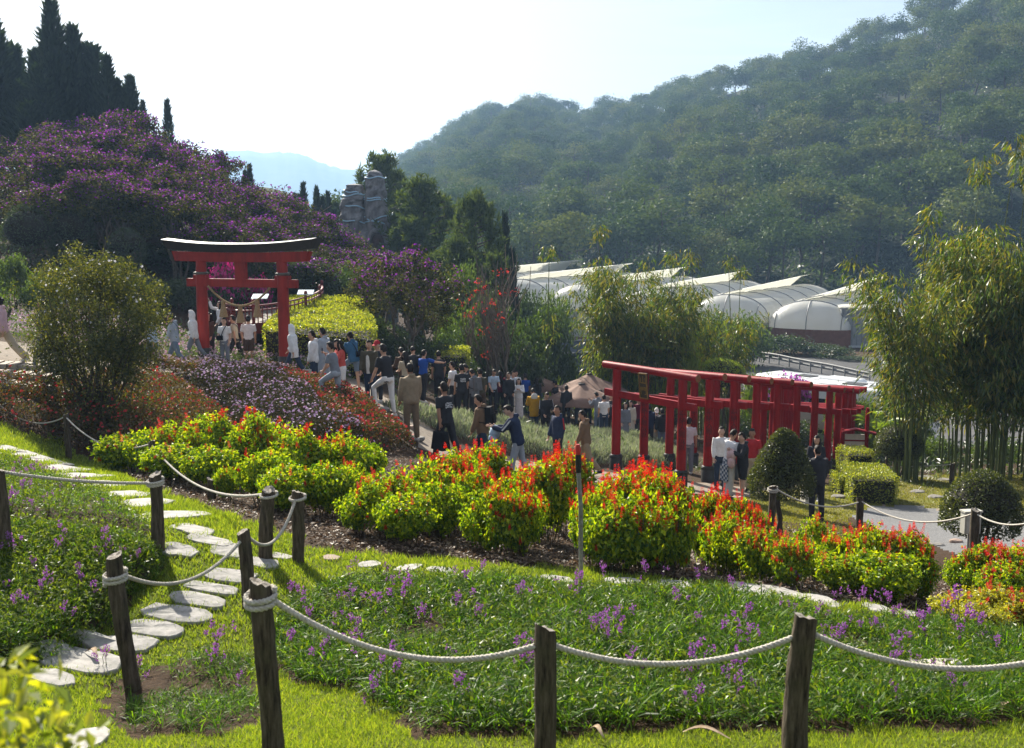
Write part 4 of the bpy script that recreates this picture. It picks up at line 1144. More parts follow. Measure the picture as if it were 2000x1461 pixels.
def guardrail():
    pts = np.array([ray_ground(px_, py_, 70, 110, zt) for px_, py_ in ((1420, 703), (1500, 712), (1600, 728), (1680, 742))])
    A0 = at(1430, 95); A1 = at(1700, 78)
    o = empty('guardrail', (A0.x, A0.y, 0), 0, 'steel road guardrail below the overgrown hedge', 'guardrail')
    n = 14
    P = np.array([[A0.x + (A1.x - A0.x) * t, A0.y + (A1.y - A0.y) * t, 0] for t in np.linspace(0, 1, n)]); P[:, 2] = zt(P[:, 0], P[:, 1])
    rel = P - [A0.x, A0.y, 0]
    ms = solid('galvanised_rail', (.22, .225, .23), .6, metal=.3)
    for h in (.55, .85):
        g = Geo(); g.tube(rel + [0, 0, h], [(.11, .035)] * n, 6, up=(0, 0, 1)); add('rail', g.mesh('rail', [ms], True), o)
    g = Geo(); g.box((0, 0, .4), (.1, .1, 1.0)); pm = g.mesh('post', [ms])
    for q in rel: add('post', pm, o, loc=q)
guardrail()

def hut():
    p = at(1110, 62)
    o = empty('garden_hut', p, R(24), 'dark blue-grey hut with a slatted roof light, behind the crowd', 'hut')
    zt_ = w3(1100, 684, 62).z - p.z
    g = Geo(); g.box((0.6, 1.5, zt_ / 2 - .6), (5.2, 3, zt_ + .8)); add('wall', g.mesh('wall', [solid('slate_wall', (.045, .055, .07), .7, (.03, .04, .05), 3)]), o)
    g = Geo(); V = np.array([(-2.4, -.6, zt_ - 1.2), (3.6, -.6, zt_ - 1.2), (3.6, 1.6, zt_ + .35), (-2.4, 1.6, zt_ + .35)]); g.put(np.vstack([V, V + [0, .05, -.12]]), [[0, 1, 2, 3], [4, 7, 6, 5], [0, 4, 5, 1], [1, 5, 6, 2], [2, 6, 7, 3], [3, 7, 4, 0]])
    add('roof', g.mesh('roof', [solid('slate_roof', (.05, .06, .075), .6, (.035, .045, .06), 4)]), o)
    ml = solid('white_slat', (.55, .55, .55), .5)
    for q in range(6):
        g = Geo(); g.tube([(-2.1 + q * .14, -.66, zt_ - 1.32 + .05), (-1.85 + q * .14, -.2, zt_ - .84)], .03, 4); add('slat', g.mesh('slat', [ml]), o)
    g = Geo(); g.tube([(-2.5, 1.62, zt_ + .4), (3.7, 1.62, zt_ + .4)], .06, 6); add('ridge', g.mesh('ridge', [M_steel], True), o)
hut()

# ------------------------------------------------------------------ rock tower
def rock_tower():
    D = 80.0
    s = D / FPX
    c = at(722, D); zb = c.z
    o = empty('rock_tower', (c.x, c.y, zb), 0, 'twin-pillared artificial rock tower wound with pale blue light strings', 'rock sculpture')
    M = solid('carved_rock', (.27, .26, .265), .9, (.10, .097, .105), 2.2, 1.0, detail=10, stretch=(1, 1, .45))
    g0 = np.random.default_rng(4)
    def X(px_): return (px_ - 722) * s / .99
    def Z(py_): return w3(722, py_, D).z - zb
    def column(pts, rads, ph):
        n = 34
        t = np.linspace(0, 1, len(pts)); T = np.linspace(0, 1, n)
        C = np.stack([np.interp(T, t, np.array(pts)[:, k]) for k in range(3)], 1); rr = np.interp(T, t, rads)
        seg = 22; th = np.linspace(0, 2 * math.pi, seg, endpoint=False)
        bl = (np.abs(np.cos(th)) ** 5 + np.abs(np.sin(th)) ** 5)[None] ** (-.2) * .96 + (fbm(np.cos(th)[None] * 2.2 + np.sin(th)[None] + ph * 7, T[:, None] * 14 + ph + np.sin(th)[None] * 2, 5, 5) - .45) * .85
        # horizontal ledges
        bl = bl * (1 + .10 * (hash2(np.floor(T * 13), np.floor(T * 13) * 0, int(ph * 10)) - .5))[:, None]
        V = np.stack([C[:, 0, None] + rr[:, None] * bl * np.cos(th), C[:, 1, None] + rr[:, None] * bl * np.sin(th), C[:, 2, None] + 0 * th], -1)
        geo = Geo(); i, j = np.meshgrid(np.arange(n - 1), np.arange(seg), indexing='ij'); j2 = (j + 1) % seg
        geo.put(V.reshape(-1, 3), np.stack([i * seg + j, i * seg + j2, (i + 1) * seg + j2, (i + 1) * seg + j], -1).reshape(-1, 4))
        top = V[-1]; A = np.arange(seg)
        geo.put(np.vstack([top, C[-1] + [0, 0, .15]]), np.stack([np.full(seg, seg), A, (A + 1) % seg], 1))
        return geo, C, rr
    specs = [([(X(693), 0, -1), (X(694), 0, Z(440)), (X(697), 0, Z(390)), (X(699), 0, Z(362))], [1.0, .95, .82, .62], 1.0, 'pillar'),
             ([(X(748), .3, -1), (X(745), .2, Z(450)), (X(738), 0, Z(390)), (X(739), 0, Z(350)), (X(738), 0, Z(335))], [1.15, 1.05, .78, .74, .4], 2.4, 'pillar'),
             ([(X(722), .5, -1), (X(720), .5, Z(460)), (X(716), .5, Z(405)), (X(712), .5, Z(385))], [1.5, 1.2, .7, .3], 4.1, 'buttress')]
    cols = []
    for pts, rd, ph, nm in specs:
        geo, C, rr = column(pts, rd, ph); cols.append((C, rr)); add(nm, geo.mesh(nm, [M], False), o)
    # arch over a red-brown niche
    th = np.linspace(0, math.pi, 14)
    g = Geo(); g.tube(np.stack([X(745) + .72 * np.cos(th), np.full(14, -1.1), Z(475) + 1.0 * np.sin(th)], 1), .22, 8, up=(0, 1, 0)); add('arch', g.mesh('arch', [M], True), o)
    g = Geo(); g.ball((X(745), -.75, Z(470)), (.62, .4, .85)); add('niche', g.mesh('niche', [solid('niche_rust', (.10, .045, .035), .9)], True), o)
    ml = solid('light_string', (.42, .62, .78), .4, (.36, .56, .72), 5)
    for ci, rows in ((0, ((372, 8), (385, -6), (398, 10), (428, 8))), (1, ((349, -2), (386, 3), (391, 1), (420, 26), (440, -24)))):
        C, rr = cols[ci]
        for py_, slope in rows:
            z = Z(py_); k = np.argmin(abs(C[:, 2] - z))
            th = np.linspace(R(175), R(365), 22)
            rad = rr[k] * 1.16
            P = np.stack([C[k, 0] + rad * np.cos(th), C[k, 1] + rad * np.sin(th), z - slope * s * (th - R(175)) / R(190) + .06 * np.sin(th * 4)], 1)
            g = Geo(); g.tube(P, .05, 5); add('light_string', g.mesh('light_string', [ml], True), o)
rock_tower()
# ------------------------------------------------------------------ foliage building blocks
UP = np.array([0, 0, 1.0])
def lobes(g, K, centre, radii, lobe_r, n, squash=.75, hemi=-.35, shell=.62):
    """points in K clumps laid over an ellipsoid; returns points and outward normals"""
    d = rand_dirs(K * 4, g); d = d[d[:, 2] > hemi][:K]
    K = len(d)
    cen = np.array(centre) + d * np.array(radii) * (shell + (1 - shell) * g.random((K, 1)))
    lr = lobe_r * (.65 + .7 * g.random(K))
    k = g.integers(0, K, n)
    e = rand_dirs(n, g); e[:, 2] *= squash
    rr = g.random(n)[:, None] ** .45
    P = cen[k] + e * rr * lr[k][:, None]
    N = unit(e + .55 * unit((P - np.array(centre)) / np.array(radii)))
    return P, N

def leaves_at(P, N, g, L, W, out=.5, down=.2, spread=.8, fold=.1, droop=.15):
    n = len(P)
    D = unit(N * out + rand_dirs(n, g) * spread - UP * down)
    nn = unit(N + rand_dirs(n, g) * .55 + UP * .25)
    return kites(P, D, nn, L * (.7 + .6 * g.random(n)), W * (.7 + .6 * g.random(n)), fold, droop)

def branch_geo(geo, g, base, top, r0, r1, wob=.1, n=6, m=0, seg=6):
    t = np.linspace(0, 1, n)[:, None]
    P = np.array(base) * (1 - t) + np.array(top) * t
    L = np.linalg.norm(np.array(top) - np.array(base))
    P[1:-1] += g.normal(size=(n - 2, 3)) * wob * L * [1, 1, .3] * .5
    geo.tube(P, np.linspace(r0, r1, n), seg, m)
    return P

M_trunk = solid('bark_brown', (.11, .085, .065), .95, (.05, .038, .028), 10, .8, stretch=(1, 1, .2))
M_trunk_pale = solid('bark_pale', (.20, .165, .13), .95, (.10, .08, .06), 10, .6, stretch=(1, 1, .2))
M_pine = leaf_mat('pine_needles', [(.022, .045, .014), (.042, .08, .02), (.068, .11, .025), (.10, .135, .03), (.13, .145, .042)], (1.5, 1.4, .5), .20, .02, .5, .75, .25)
M_pine2 = leaf_mat('near_pine_needles', [(.03, .055, .015), (.06, .095, .024), (.10, .135, .035)], (1.5, 1.4, .5), .36, .03, .5)
M_cyp = leaf_mat('cypress_scales', [(.012, .024, .013), (.022, .040, .020), (.034, .055, .024)], (1.3, 1.3, .6), .3, .04, .5)
M_tib = leaf_mat('tibouchina_leaf', [(.016, .024, .010), (.034, .044, .015), (.07, .08, .024), (.13, .125, .036)], (1.5, 1.35, .5), .32, .03, .45)
M_purple = leaf_mat('purple_petals', [(.14, .025, .22), (.23, .05, .33), (.32, .10, .40)], (1.4, .8, 1.3), .32, .02, .6)
M_dgreen = leaf_mat('dark_green_leaf', [(.018, .035, .012), (.035, .06, .018), (.06, .095, .025)], (1.5, 1.5, .4), .4, .08, .4)
M_mgreen = leaf_mat('mid_green_leaf', [(.04, .075, .018), (.075, .12, .025), (.12, .17, .035)], (1.5, 1.5, .4), .45, .08, .4)
M_lgreen = leaf_mat('lime_leaf', [(.14, .22, .02), (.24, .33, .03), (.34, .40, .04)], (1.4, 1.35, .4), .5, .06, .4)
M_topi = leaf_mat('topiary_leaf', [(.028, .042, .010), (.055, .075, .014), (.10, .12, .022)], (1.5, 1.4, .4), .42, .07, .4)
M_bamb = leaf_mat('bamboo_leaf', [(.020, .046, .012), (.05, .095, .018), (.10, .165, .024), (.21, .175, .030), (.14, .185, .03)], (1.6, 1.5, .4), .42, .04, .4)
M_culm = solid('bamboo_culm', (.12, .145, .05), .45, (.06, .085, .03), 5, .1, stretch=(1, 1, .3))

# ------------------------------------------------------------------ pines of the hillside
def hill_pine(seed, H=14.0):
    g = np.random.default_rng(seed)
    cw = H * (.33 + .06 * g.random())
    zc = H * .66; rz = H * .34
    parts = []
    P, N = lobes(g, 15, (0, 0, zc), (cw * .72, cw * .72, rz * .80), cw * .46, 1700, .66, -.6, .62)
    V, F = leaves_at(P, N, g, .58, .34, .12, -.1, .55, .05, .1)
    parts.append((V, F, 0))
    crown = join_leaf(parts, 'crown', [M_pine])
    geo = Geo()
    branch_geo(geo, g, (0, 0, -1.5), (g.normal() * .3, g.normal() * .3, H * .86), .26, .07, .03, 7, seg=6)
    for k in range(7):
        a = g.random() * 6.28; z = H * (.38 + .45 * g.random())
        branch_geo(geo, g, (0, 0, z), (math.cos(a) * cw * .7, math.sin(a) * cw * .7, z + H * .07), .08, .03, .1, 4, seg=4)
    trunk = geo.mesh('trunk', [M_trunk], True)
    return crown, trunk
HP = [hill_pine(100 + k) for k in range(7)]

def hill_forest():
    g = np.random.default_rng(33)
    pts = []
    y = 150.0
    while y < 780:
        sp = 8.6 + (y - 150) * .008
        t = -.24
        xs = np.arange(-.26 * y, .72 * y, sp)
        for x in xs:
            X = x + g.normal() * sp * .28; Y = y + g.normal() * sp * .28
            pts.append((X, Y))
        y += sp * .95
    pts = np.array(pts)
    t = pts[:, 0] / pts[:, 1]
    Dr = np.interp(t, _RT, RIDGE[:, 2])
    ok = (pts[:, 1] < Dr + 16) & (t > -.172) & (t < .66) & (pts[:, 1] > 152 + 20 * vnoise(pts[:, 0] / 30, pts[:, 1] * 0, 4))
    pts = pts[ok]; Dr = Dr[ok]
    z = zt(pts[:, 0], pts[:, 1])
    px, py = to_px(np.stack([pts[:, 0], pts[:, 1], z + 10], 1))
    vis = (px > -60) & (px < 2060) & (py > -160)
    near = np.argsort(np.where(vis, pts[:, 1], 1e9))[:300]
    isn = np.zeros(len(pts), bool); isn[near] = True
    isn &= vis
    protos = []
    for k in near:
        x, y = pts[k]
        v = g.integers(len(HP)); s = .60 + .62 * g.random()
        zi = 0 if px[k] < 1100 else (1 if px[k] < 1700 else 2)
        lab = ['dark pine at the left foot of the wooded hillside, beyond the middle pines', 'dark pine low on the wooded hillside, above the greenhouses', 'dark pine low on the wooded hillside, behind the bamboo grove'][zi]
        o = empty('pine_tree', (x, y, float(z[k])), g.random() * 6.28, lab, 'tree', ['pines at the left foot of the hillside', 'pines above the greenhouses', 'pines behind the bamboo grove'][zi], None, (s * (1.1 + .25 * g.random()), s * 1.12, s))
        add('crown', HP[v][0], o); add('trunk', HP[v][1], o)
    rest = np.where(~isn)[0]
    # the wood above them: one mass, drawn from the same pines
    me = bpy.data.meshes.new('forest')
    me.vertices.add(len(rest)); me.vertices.foreach_set('co', np.stack([pts[rest, 0], pts[rest, 1], z[rest]], 1).astype(np.float32).ravel())
    a = me.attributes.new('turn', 'FLOAT_VECTOR', 'POINT'); rv = np.zeros((len(rest), 3), np.float32); rv[:, 2] = g.random(len(rest)) * 6.28; a.data.foreach_set('vector', rv.ravel())
    a = me.attributes.new('size', 'FLOAT_VECTOR', 'POINT'); sz = .60 + .62 * g.random(len(rest)); a.data.foreach_set('vector', np.stack([sz * 1.2, sz * 1.15, sz], 1).astype(np.float32).ravel())
    a = me.attributes.new('pick', 'INT', 'POINT'); a.data.foreach_set('value', g.integers(0, len(HP), len(rest)).astype(np.int32))
    o = tag(add('forest', me), kind='stuff')
    ng = bpy.data.node_groups.new('forest_instances', 'GeometryNodeTree')
    ng.interface.new_socket('Geometry', in_out='INPUT', socket_type='NodeSocketGeometry'); ng.interface.new_socket('Geometry', in_out='OUTPUT', socket_type='NodeSocketGeometry')
    N, Lk = ng.nodes, ng.links
    gi, go = N.new('NodeGroupInput'), N.new('NodeGroupOutput')
    jn = N.new('GeometryNodeJoinGeometry')
    for c, t_ in reversed(HP):
        bm_me = merged(c, t_)
        src = bpy.data.objects.new('forest_tree', bm_me)
        oi = N.new('GeometryNodeObjectInfo'); oi.inputs[0].default_value = src; oi.inputs['As Instance'].default_value = True
        Lk.new(oi.outputs['Geometry'], jn.inputs[0])
    ip = N.new('GeometryNodeInstanceOnPoints'); ip.inputs['Pick Instance'].default_value = True
    def attr(nm, ty):
        q = N.new('GeometryNodeInputNamedAttribute'); q.data_type = ty; q.inputs[0].default_value = nm; return [s for s in q.outputs if s.enabled][0]
    Lk.new(gi.outputs[0], ip.inputs['Points']); Lk.new(jn.outputs[0], ip.inputs['Instance'])
    Lk.new(attr('turn', 'FLOAT_VECTOR'), ip.inputs['Rotation']); Lk.new(attr('size', 'FLOAT_VECTOR'), ip.inputs['Scale']); Lk.new(attr('pick', 'INT'), ip.inputs['Instance Index'])
    Lk.new(ip.outputs[0], go.inputs[0])
    md = o.modifiers.new('trees', 'NODES'); md.node_group = ng
    print('hill trees', len(pts), 'mass', len(rest))

def merged(a, b):
    """one mesh out of two, keeping materials"""
    import bmesh
    bm = bmesh.new(); bm.from_mesh(a); n = len(bm.faces); bm.from_mesh(b); bm.faces.ensure_lookup_table()
    for f in bm.faces[n:]: f.material_index = 1
    me = bpy.data.meshes.new('forest_tree'); bm.to_mesh(me); bm.free()
    me.materials.append(a.materials[0]); me.materials.append(b.materials[0])
    return me
hill_forest()

# ------------------------------------------------------------------ left hill: tibouchinas, cypresses, clipped domes
def tibouchina(seed, H, Wd, trunk_h):
    g = np.random.default_rng(seed)
    zc = trunk_h + (H - trunk_h) * .42; r = (Wd / 2 * .86, Wd / 2 * .86, (H - trunk_h) * .52)
    P, N = lobes(g, 46, (0, 0, zc), r, Wd * .125, 4600, .75, -.55, .72)
    top = N[:, 2] + (P[:, 2] - zc) / r[2] * .7
    V, F = leaves_at(P, N, g, .19, .09, .2, .1, .6)
    pl = [(V, F, 0)]
    q = np.argsort(-(top + g.normal(size=len(P)) * .42))[:1050]
    q = q[g.random(len(q)) < .52]
    Pf = P[q] + N[q] * .07
    V2, F2 = kites(Pf, unit(rand_dirs(len(q), g) + N[q] * .3), unit(N[q] + rand_dirs(len(q), g) * .6), .13, .12, .1, .0)
    crown = join_leaf(pl, 'crown', [M_tib]); bl = join_leaf([(V2, F2, 0)], 'blossom', [M_purple])
    geo = Geo()
    for k in range(5):
        a = g.random() * 6.28; b = np.array([g.normal() * .12, g.normal() * .12, -.5])
        e = np.array([math.cos(a) * Wd * .2, math.sin(a) * Wd * .2, zc])
        branch_geo(geo, g, b, e, .085, .04, .08, 6, seg=6)
        for kk in range(2):
            branch_geo(geo, g, b * .35 + e * .65, e + [g.normal() * Wd * .15, g.normal() * Wd * .15, (H - zc) * .5], .04, .015, .1, 4, seg=4)
    return crown, bl, geo.mesh('trunk', [M_trunk_pale], True)
TB = [tibouchina(200 + k, 6.0, 5.4, 2.6) for k in range(5)]
TREE_ID = [0]
def put_tib(px_, top, D, W, H, label, group='purple flowering trees on the left hill', rz=None):
    zt_ = w3(px_, top, D).z
    x = w3(px_, top, D).x
    zb = gz(x, D)
    if H is None: H = max(2.6, zt_ - zb)
    c, b, t = TB[TREE_ID[0] % len(TB)]; TREE_ID[0] += 1
    o = empty('flowering_tree', (x, D, zt_ - H), (TREE_ID[0] * 2.4) % 6.28 if rz is None else rz, label, 'tree', group, None, (W / 5.4, W / 5.4, H / 6.0))
    add('crown', c, o); add('blossom', b, o); add('trunk', t, o)
OUT = np.array([(20, 282), (70, 246), (150, 222), (250, 226), (350, 264), (430, 312), (500, 362), (560, 388), (610, 420), (660, 446), (710, 474), (750, 497)], float)
def tib_hill():
    g = np.random.default_rng(9)
    for row, (D, dy, W) in enumerate(((60, 2, 5.4), (55, 34, 5.2), (50, 68, 4.9), (46, 108, 4.5))):
        n = [11, 11, 10, 9][row]
        px0 = np.linspace(35 if row else 60, [735, 712, 690, 650][row], n)
        oo = ['first', 'second', 'third', 'fourth', 'fifth', 'sixth', 'seventh', 'eighth', 'ninth', 'tenth', 'eleventh', 'twelfth']
        cnt = 0
        for px_ in px0:
            p = px_ + g.normal() * 10
            top = np.interp(p, OUT[:, 0], OUT[:, 1]) + dy + g.normal() * 6
            x = w3(p, top, D).x; zz = w3(p, top, D).z; zb = gz(x, D)
            H = zz - zb
            if H < 2.6: continue
            nm = ['on the hill skyline', 'in the second rank', 'in the third rank', 'in the lowest rank'][row]
            put_tib(p, top, D, W * (.9 + .25 * g.random()), min(H, 8.5), 'purple flowering tree %s, %s from the left' % (nm, oo[cnt]), 'purple flowering trees of the left hill'); cnt += 1
tib_hill()
TB_KEEP = TB
TB = [tibouchina(260, 6.0, 5.4, 1.5)]
put_tib(790, 480, 40, 5.0, 4.3, 'rounded purple tree standing alone right of the long clipped hedge', 'lone purple tree', .6)
put_tib(735, 520, 43, 2.6, 3.0, 'small purple shrub tree pressed against the left flank of the lone purple tree', 'small purple tree', 2.0)
put_tib(835, 545, 42, 2.4, 3.2, 'small purple tree filling the right flank of the lone purple tree', 'small purple tree right', 3.0)
TB = TB_KEEP

def cypress(seed, H, Wd, spires):
    g = np.random.default_rng(seed); Vs, Fs, n0 = [], [], 0
    geo = Geo()
    for s in range(spires):
        ox, oy = (0, 0) if s == 0 else g.normal(size=2) * Wd * .30
        h = H * (1 if s == 0 else .45 + .42 * g.random())
        w = Wd * (.42 if spires > 1 else .5) * (1 if s == 0 else .8)
        n = int(1500 * (h / H))
        t = g.random(n) ** .8
        sec = g.integers(0, 9, n).astype(float)
        rad = w * (1 - t) ** .85 * (.45 + .95 * vnoise(t * 11 + s * 9 + sec * 3.7, sec, seed))
        a = g.random(n) * 6.28
        rr = rad * (.55 + .5 * g.random(n) ** .5)
        P = np.stack([ox + rr * np.cos(a), oy + rr * np.sin(a), .3 + t * h * .95], 1)
        N = np.stack([np.cos(a), np.sin(a), 0 * a], 1)
        D = unit(N * .55 + UP * 1.0 + rand_dirs(n, g) * .35)
        V, F = kites(P, D, unit(N + rand_dirs(n, g) * .5), (.35 + .55 * g.random(n)) * (H / 10) ** .5, .15 + .08 * g.random(n), .05, .0)
        Vs.append(V); Fs.append(F + n0); n0 += len(V)
        branch_geo(geo, g, (ox, oy, -.6), (ox, oy, h * .9), .12, .03, .01, 4, seg=5)
    return to_mesh('crown', np.vstack(Vs), [np.vstack(Fs)], [M_cyp]), geo.mesh('trunk', [M_trunk], True)
CY1 = [cypress(300 + k, 10, 3.4, 6) for k in range(3)]; CY2 = [cypress(320 + k, 10, 2.6, 1) for k in range(3)]
def put_cyp(px_, top, D, Wpx, base_py, label, multi=True, k=0):
    p = w3(px_, top, D); zb = w3(px_, base_py, D).z if base_py else gz(p.x, p.y)
    zb = min(zb, gz(p.x, p.y) + 1.5)
    H = p.z - zb; W = Wpx * 1.12 * D / FPX
    c, t = (CY1 if multi else CY2)[k % 3]
    o = empty('cypress', (p.x, p.y, zb), k * 1.7, label, 'tree', 'dark cypresses behind the purple hill', None, (W / (3.4 if multi else 2.6), W / (3.4 if multi else 2.6), H / 10))
    add('crown', c, o); add('trunk', t, o)
for k, (a, b, D, w, base, lab, mu) in enumerate([(-15, 38, 74, 120, 330, 'tall dark cypress cut by the left edge of the picture', True), (30, 95, 78, 80, 330, 'cypress filling the notch between the two tallest cypresses', True),
        (98, 6, 72, 105, 320, 'tallest many-pointed cypress on the left skyline', True), (140, 52, 73, 90, 320, 'pointed cypress leaning close on the right of the tallest one', True), (172, 88, 74, 90, 320, 'cypress stepping down beside the tallest pair', True), (208, 112, 70, 75, 300, 'last big cypress before the row drops to small tips', True),
        (75, 130, 70, 100, 330, 'broad low cypress under the tallest cypress', True), (262, 182, 84, 24, 250, 'slender cypress tip above the purple skyline, first of three', False), (279, 198, 84, 26, 255, 'slender cypress tip above the purple skyline, second of three', False), (326, 197, 80, 30, 275, 'lone narrow cypress standing clear above the purple skyline', False),
        (248, 205, 82, 30, 260, 'short bushy cypress beside the slender tips', True), (434, 296, 86, 20, 350, 'tiny cypress peeping over the purple slope', False), (487, 322, 88, 24, 380, 'small cypress against the far mountain', False), (478, 334, 88, 20, 380, 'small cypress just left of the one against the far mountain', False), (592, 358, 92, 36, 440, 'first cypress of the low clump left of the rock tower', True), (618, 366, 90, 34, 440, 'second cypress of the low clump left of the rock tower', True), (640, 376, 91, 34, 450, 'third cypress of the low clump left of the rock tower', True)]):
    put_cyp(a, b, D, w, base, lab, mu, k)
put_cyp(986, 420, 72, 46, 620, 'black-green narrow conifer right of the pines in the middle', True, 1)

def near_pine(seed, H, Wd):
    g = np.random.default_rng(seed); geo = Geo()
    branch_geo(geo, g, (0, 0, -.8), (g.normal() * .2, g.normal() * .2, H * .95), .20, .04, .02, 8, seg=7)
    T = []; K = 0
    for k in range(66):
        z = H * (.20 + .76 * (k / 66)); a = k * 2.4 + g.normal() * .3
        L = Wd / 2 * (1 - ((z / H - .20) / .8) ** 3.2) * (.75 + .4 * g.random())
        e = np.array([math.cos(a) * L, math.sin(a) * L, z + .25 * L])
        branch_geo(geo, g, (0, 0, z), e, .05, .015, .06, 4, seg=4)
        for q in range(6):
            T.append(np.array([0, 0, z]) * (1 - .35 - .65 * g.random()) * 0 + (np.array([0, 0, z]) + (e - [0, 0, z]) * (.4 + .6 * g.random())) + g.normal(size=3) * .22)
    T = np.array(T); n = 24
    P = np.repeat(T, n, 0); N = rand_dirs(len(P), g); D = unit(N + UP * .9)
    P = P + UP * (g.random(len(P)) * .45)[:, None]
    V, F = kites(P, D, rand_dirs(len(P), g), .30 + .16 * g.random(len(P)), .085, .02, .0)
    return to_mesh('crown', V, [F], [M_pine2]), geo.mesh('trunk', [M_trunk], True)
NP_ = [near_pine(350 + k, 9, 5.2) for k in range(3)]
def put_pine(px_, top, D, Wpx, label, k, base=None):
    p = w3(px_, top, D); zb = gz(p.x, p.y) if base is None else w3(px_, base, D).z
    H = p.z - zb; W = Wpx * D / FPX
    c, t = NP_[k % 3]
    o = empty('pine_tree', (p.x, p.y, zb), k * 2.1, label, 'tree', 'pines in the middle distance', None, (W / 5.2, W / 5.2, H / 9))
    add('crown', c, o); add('trunk', t, o)
for k, (a, b, D, w, lab) in enumerate([(745, 306, 90, 150, 'pine rising behind the taller pillar of the rock tower'), (700, 385, 88, 70, 'low pine between the two rock pillars'), (822, 356, 78, 195, 'broad bushy pine right of the rock tower'), (800, 430, 74, 120, 'dark young pine below the broad bushy pine'), (928, 386, 70, 150, 'pine with a rounded top left of the black-green conifer'), (893, 470, 66, 130, 'low pale pine between the lone purple tree and the rounded pine'), (965, 500, 64, 90, 'low pine at the foot of the black-green conifer'), (850, 500, 68, 110, 'small pine just over the top of the lone purple tree'), (655, 395, 95, 60, 'small pine at the left foot of the rock tower')]):
    put_pine(a, b, D, w, lab, k)

# generic bushes -------------------------------------------------
def bush_mesh(seed, n, L, W, mats, K=30, radii=(1, 1, .8), zc=.55, lobe=.38, down=.15, flower=None, nf=0):
    g = np.random.default_rng(seed)
    P, N = lobes(g, K, (0, 0, zc), (radii[0] * .72, radii[1] * .72, radii[2] * .72), lobe, n, .8, -.5, .62)
    P[:, 2] = np.maximum(P[:, 2], .02)
    V, F = leaves_at(P, N, g, L, W, .5, down)
    fol = to_mesh('foliage', V, [F], [mats])
    fl = None
    if flower is not None:
        q = g.choice(len(P), nf, replace=False, p=(lambda w: w / w.sum())(np.clip(P[:, 2] - zc * .6, .01, 9) * np.clip(N[:, 2] + .5, .05, 2)))
        V, F = kites(P[q] + N[q] * .05, rand_dirs(nf, g), unit(N[q] + rand_dirs(nf, g) * .5), L * 1.1, L * 1.1, .1, 0)
        fl = to_mesh('blossom', V, [F], [flower])
    geo = Geo()
    for k in range(7):
        a = g.random() * 6.28
        branch_geo(geo, g, (g.normal() * .06, g.normal() * .06, -.15), (math.cos(a) * radii[0] * .5, math.sin(a) * radii[1] * .5, zc + g.random() * .3), .022, .008, .1, 5, seg=4)
    return fol, geo.mesh('stem', [M_trunk], True), fl
def put_bush(ms, px_, top, D, Wpx, label, name='bush', cat='bush', group=None, rz=0, base=None, H0=1.25, W0=2.0, dep=1.0):
    p = w3(px_, top, D); zb = gz(p.x, p.y) if base is None else w3(px_, base, D).z
    H = max(.3, p.z - zb); W = Wpx * D / FPX
    o = empty(name, (p.x, p.y, zb), rz, label, cat, group, None, (W / W0, W / W0 * dep, H / H0))
    add('foliage', ms[0], o); add('stem', ms[1], o)
    if ms[2]: add('blossom', ms[2], o)
    return o
B_dark = [bush_mesh(400 + k, 2600, .11, .05, M_dgreen) for k in range(3)]
B_mid = [bush_mesh(410 + k, 2600, .11, .05, M_mgreen) for k in range(3)]
B_lime = [bush_mesh(420 + k, 2800, .085, .05, M_lgreen) for k in range(2)]
M_pink = leaf_mat('magenta_bracts', [(.45, .02, .16), (.55, .05, .25), (.6, .10, .35)], (1.3, .6, 1.1), .45, .03, .6)
B_pink = [bush_mesh(430 + k, 1600, .11, .05, M_dgreen, flower=M_pink, nf=700) for k in range(2)]
M_lilac = leaf_mat('lilac_bracts', [(.40, .10, .42), (.5, .18, .55), (.55, .28, .6)], (1.2, .8, 1.2), .45, .03, .6)
B_lilac = bush_mesh(440, 1300, .11, .05, M_mgreen, flower=M_lilac, nf=900)

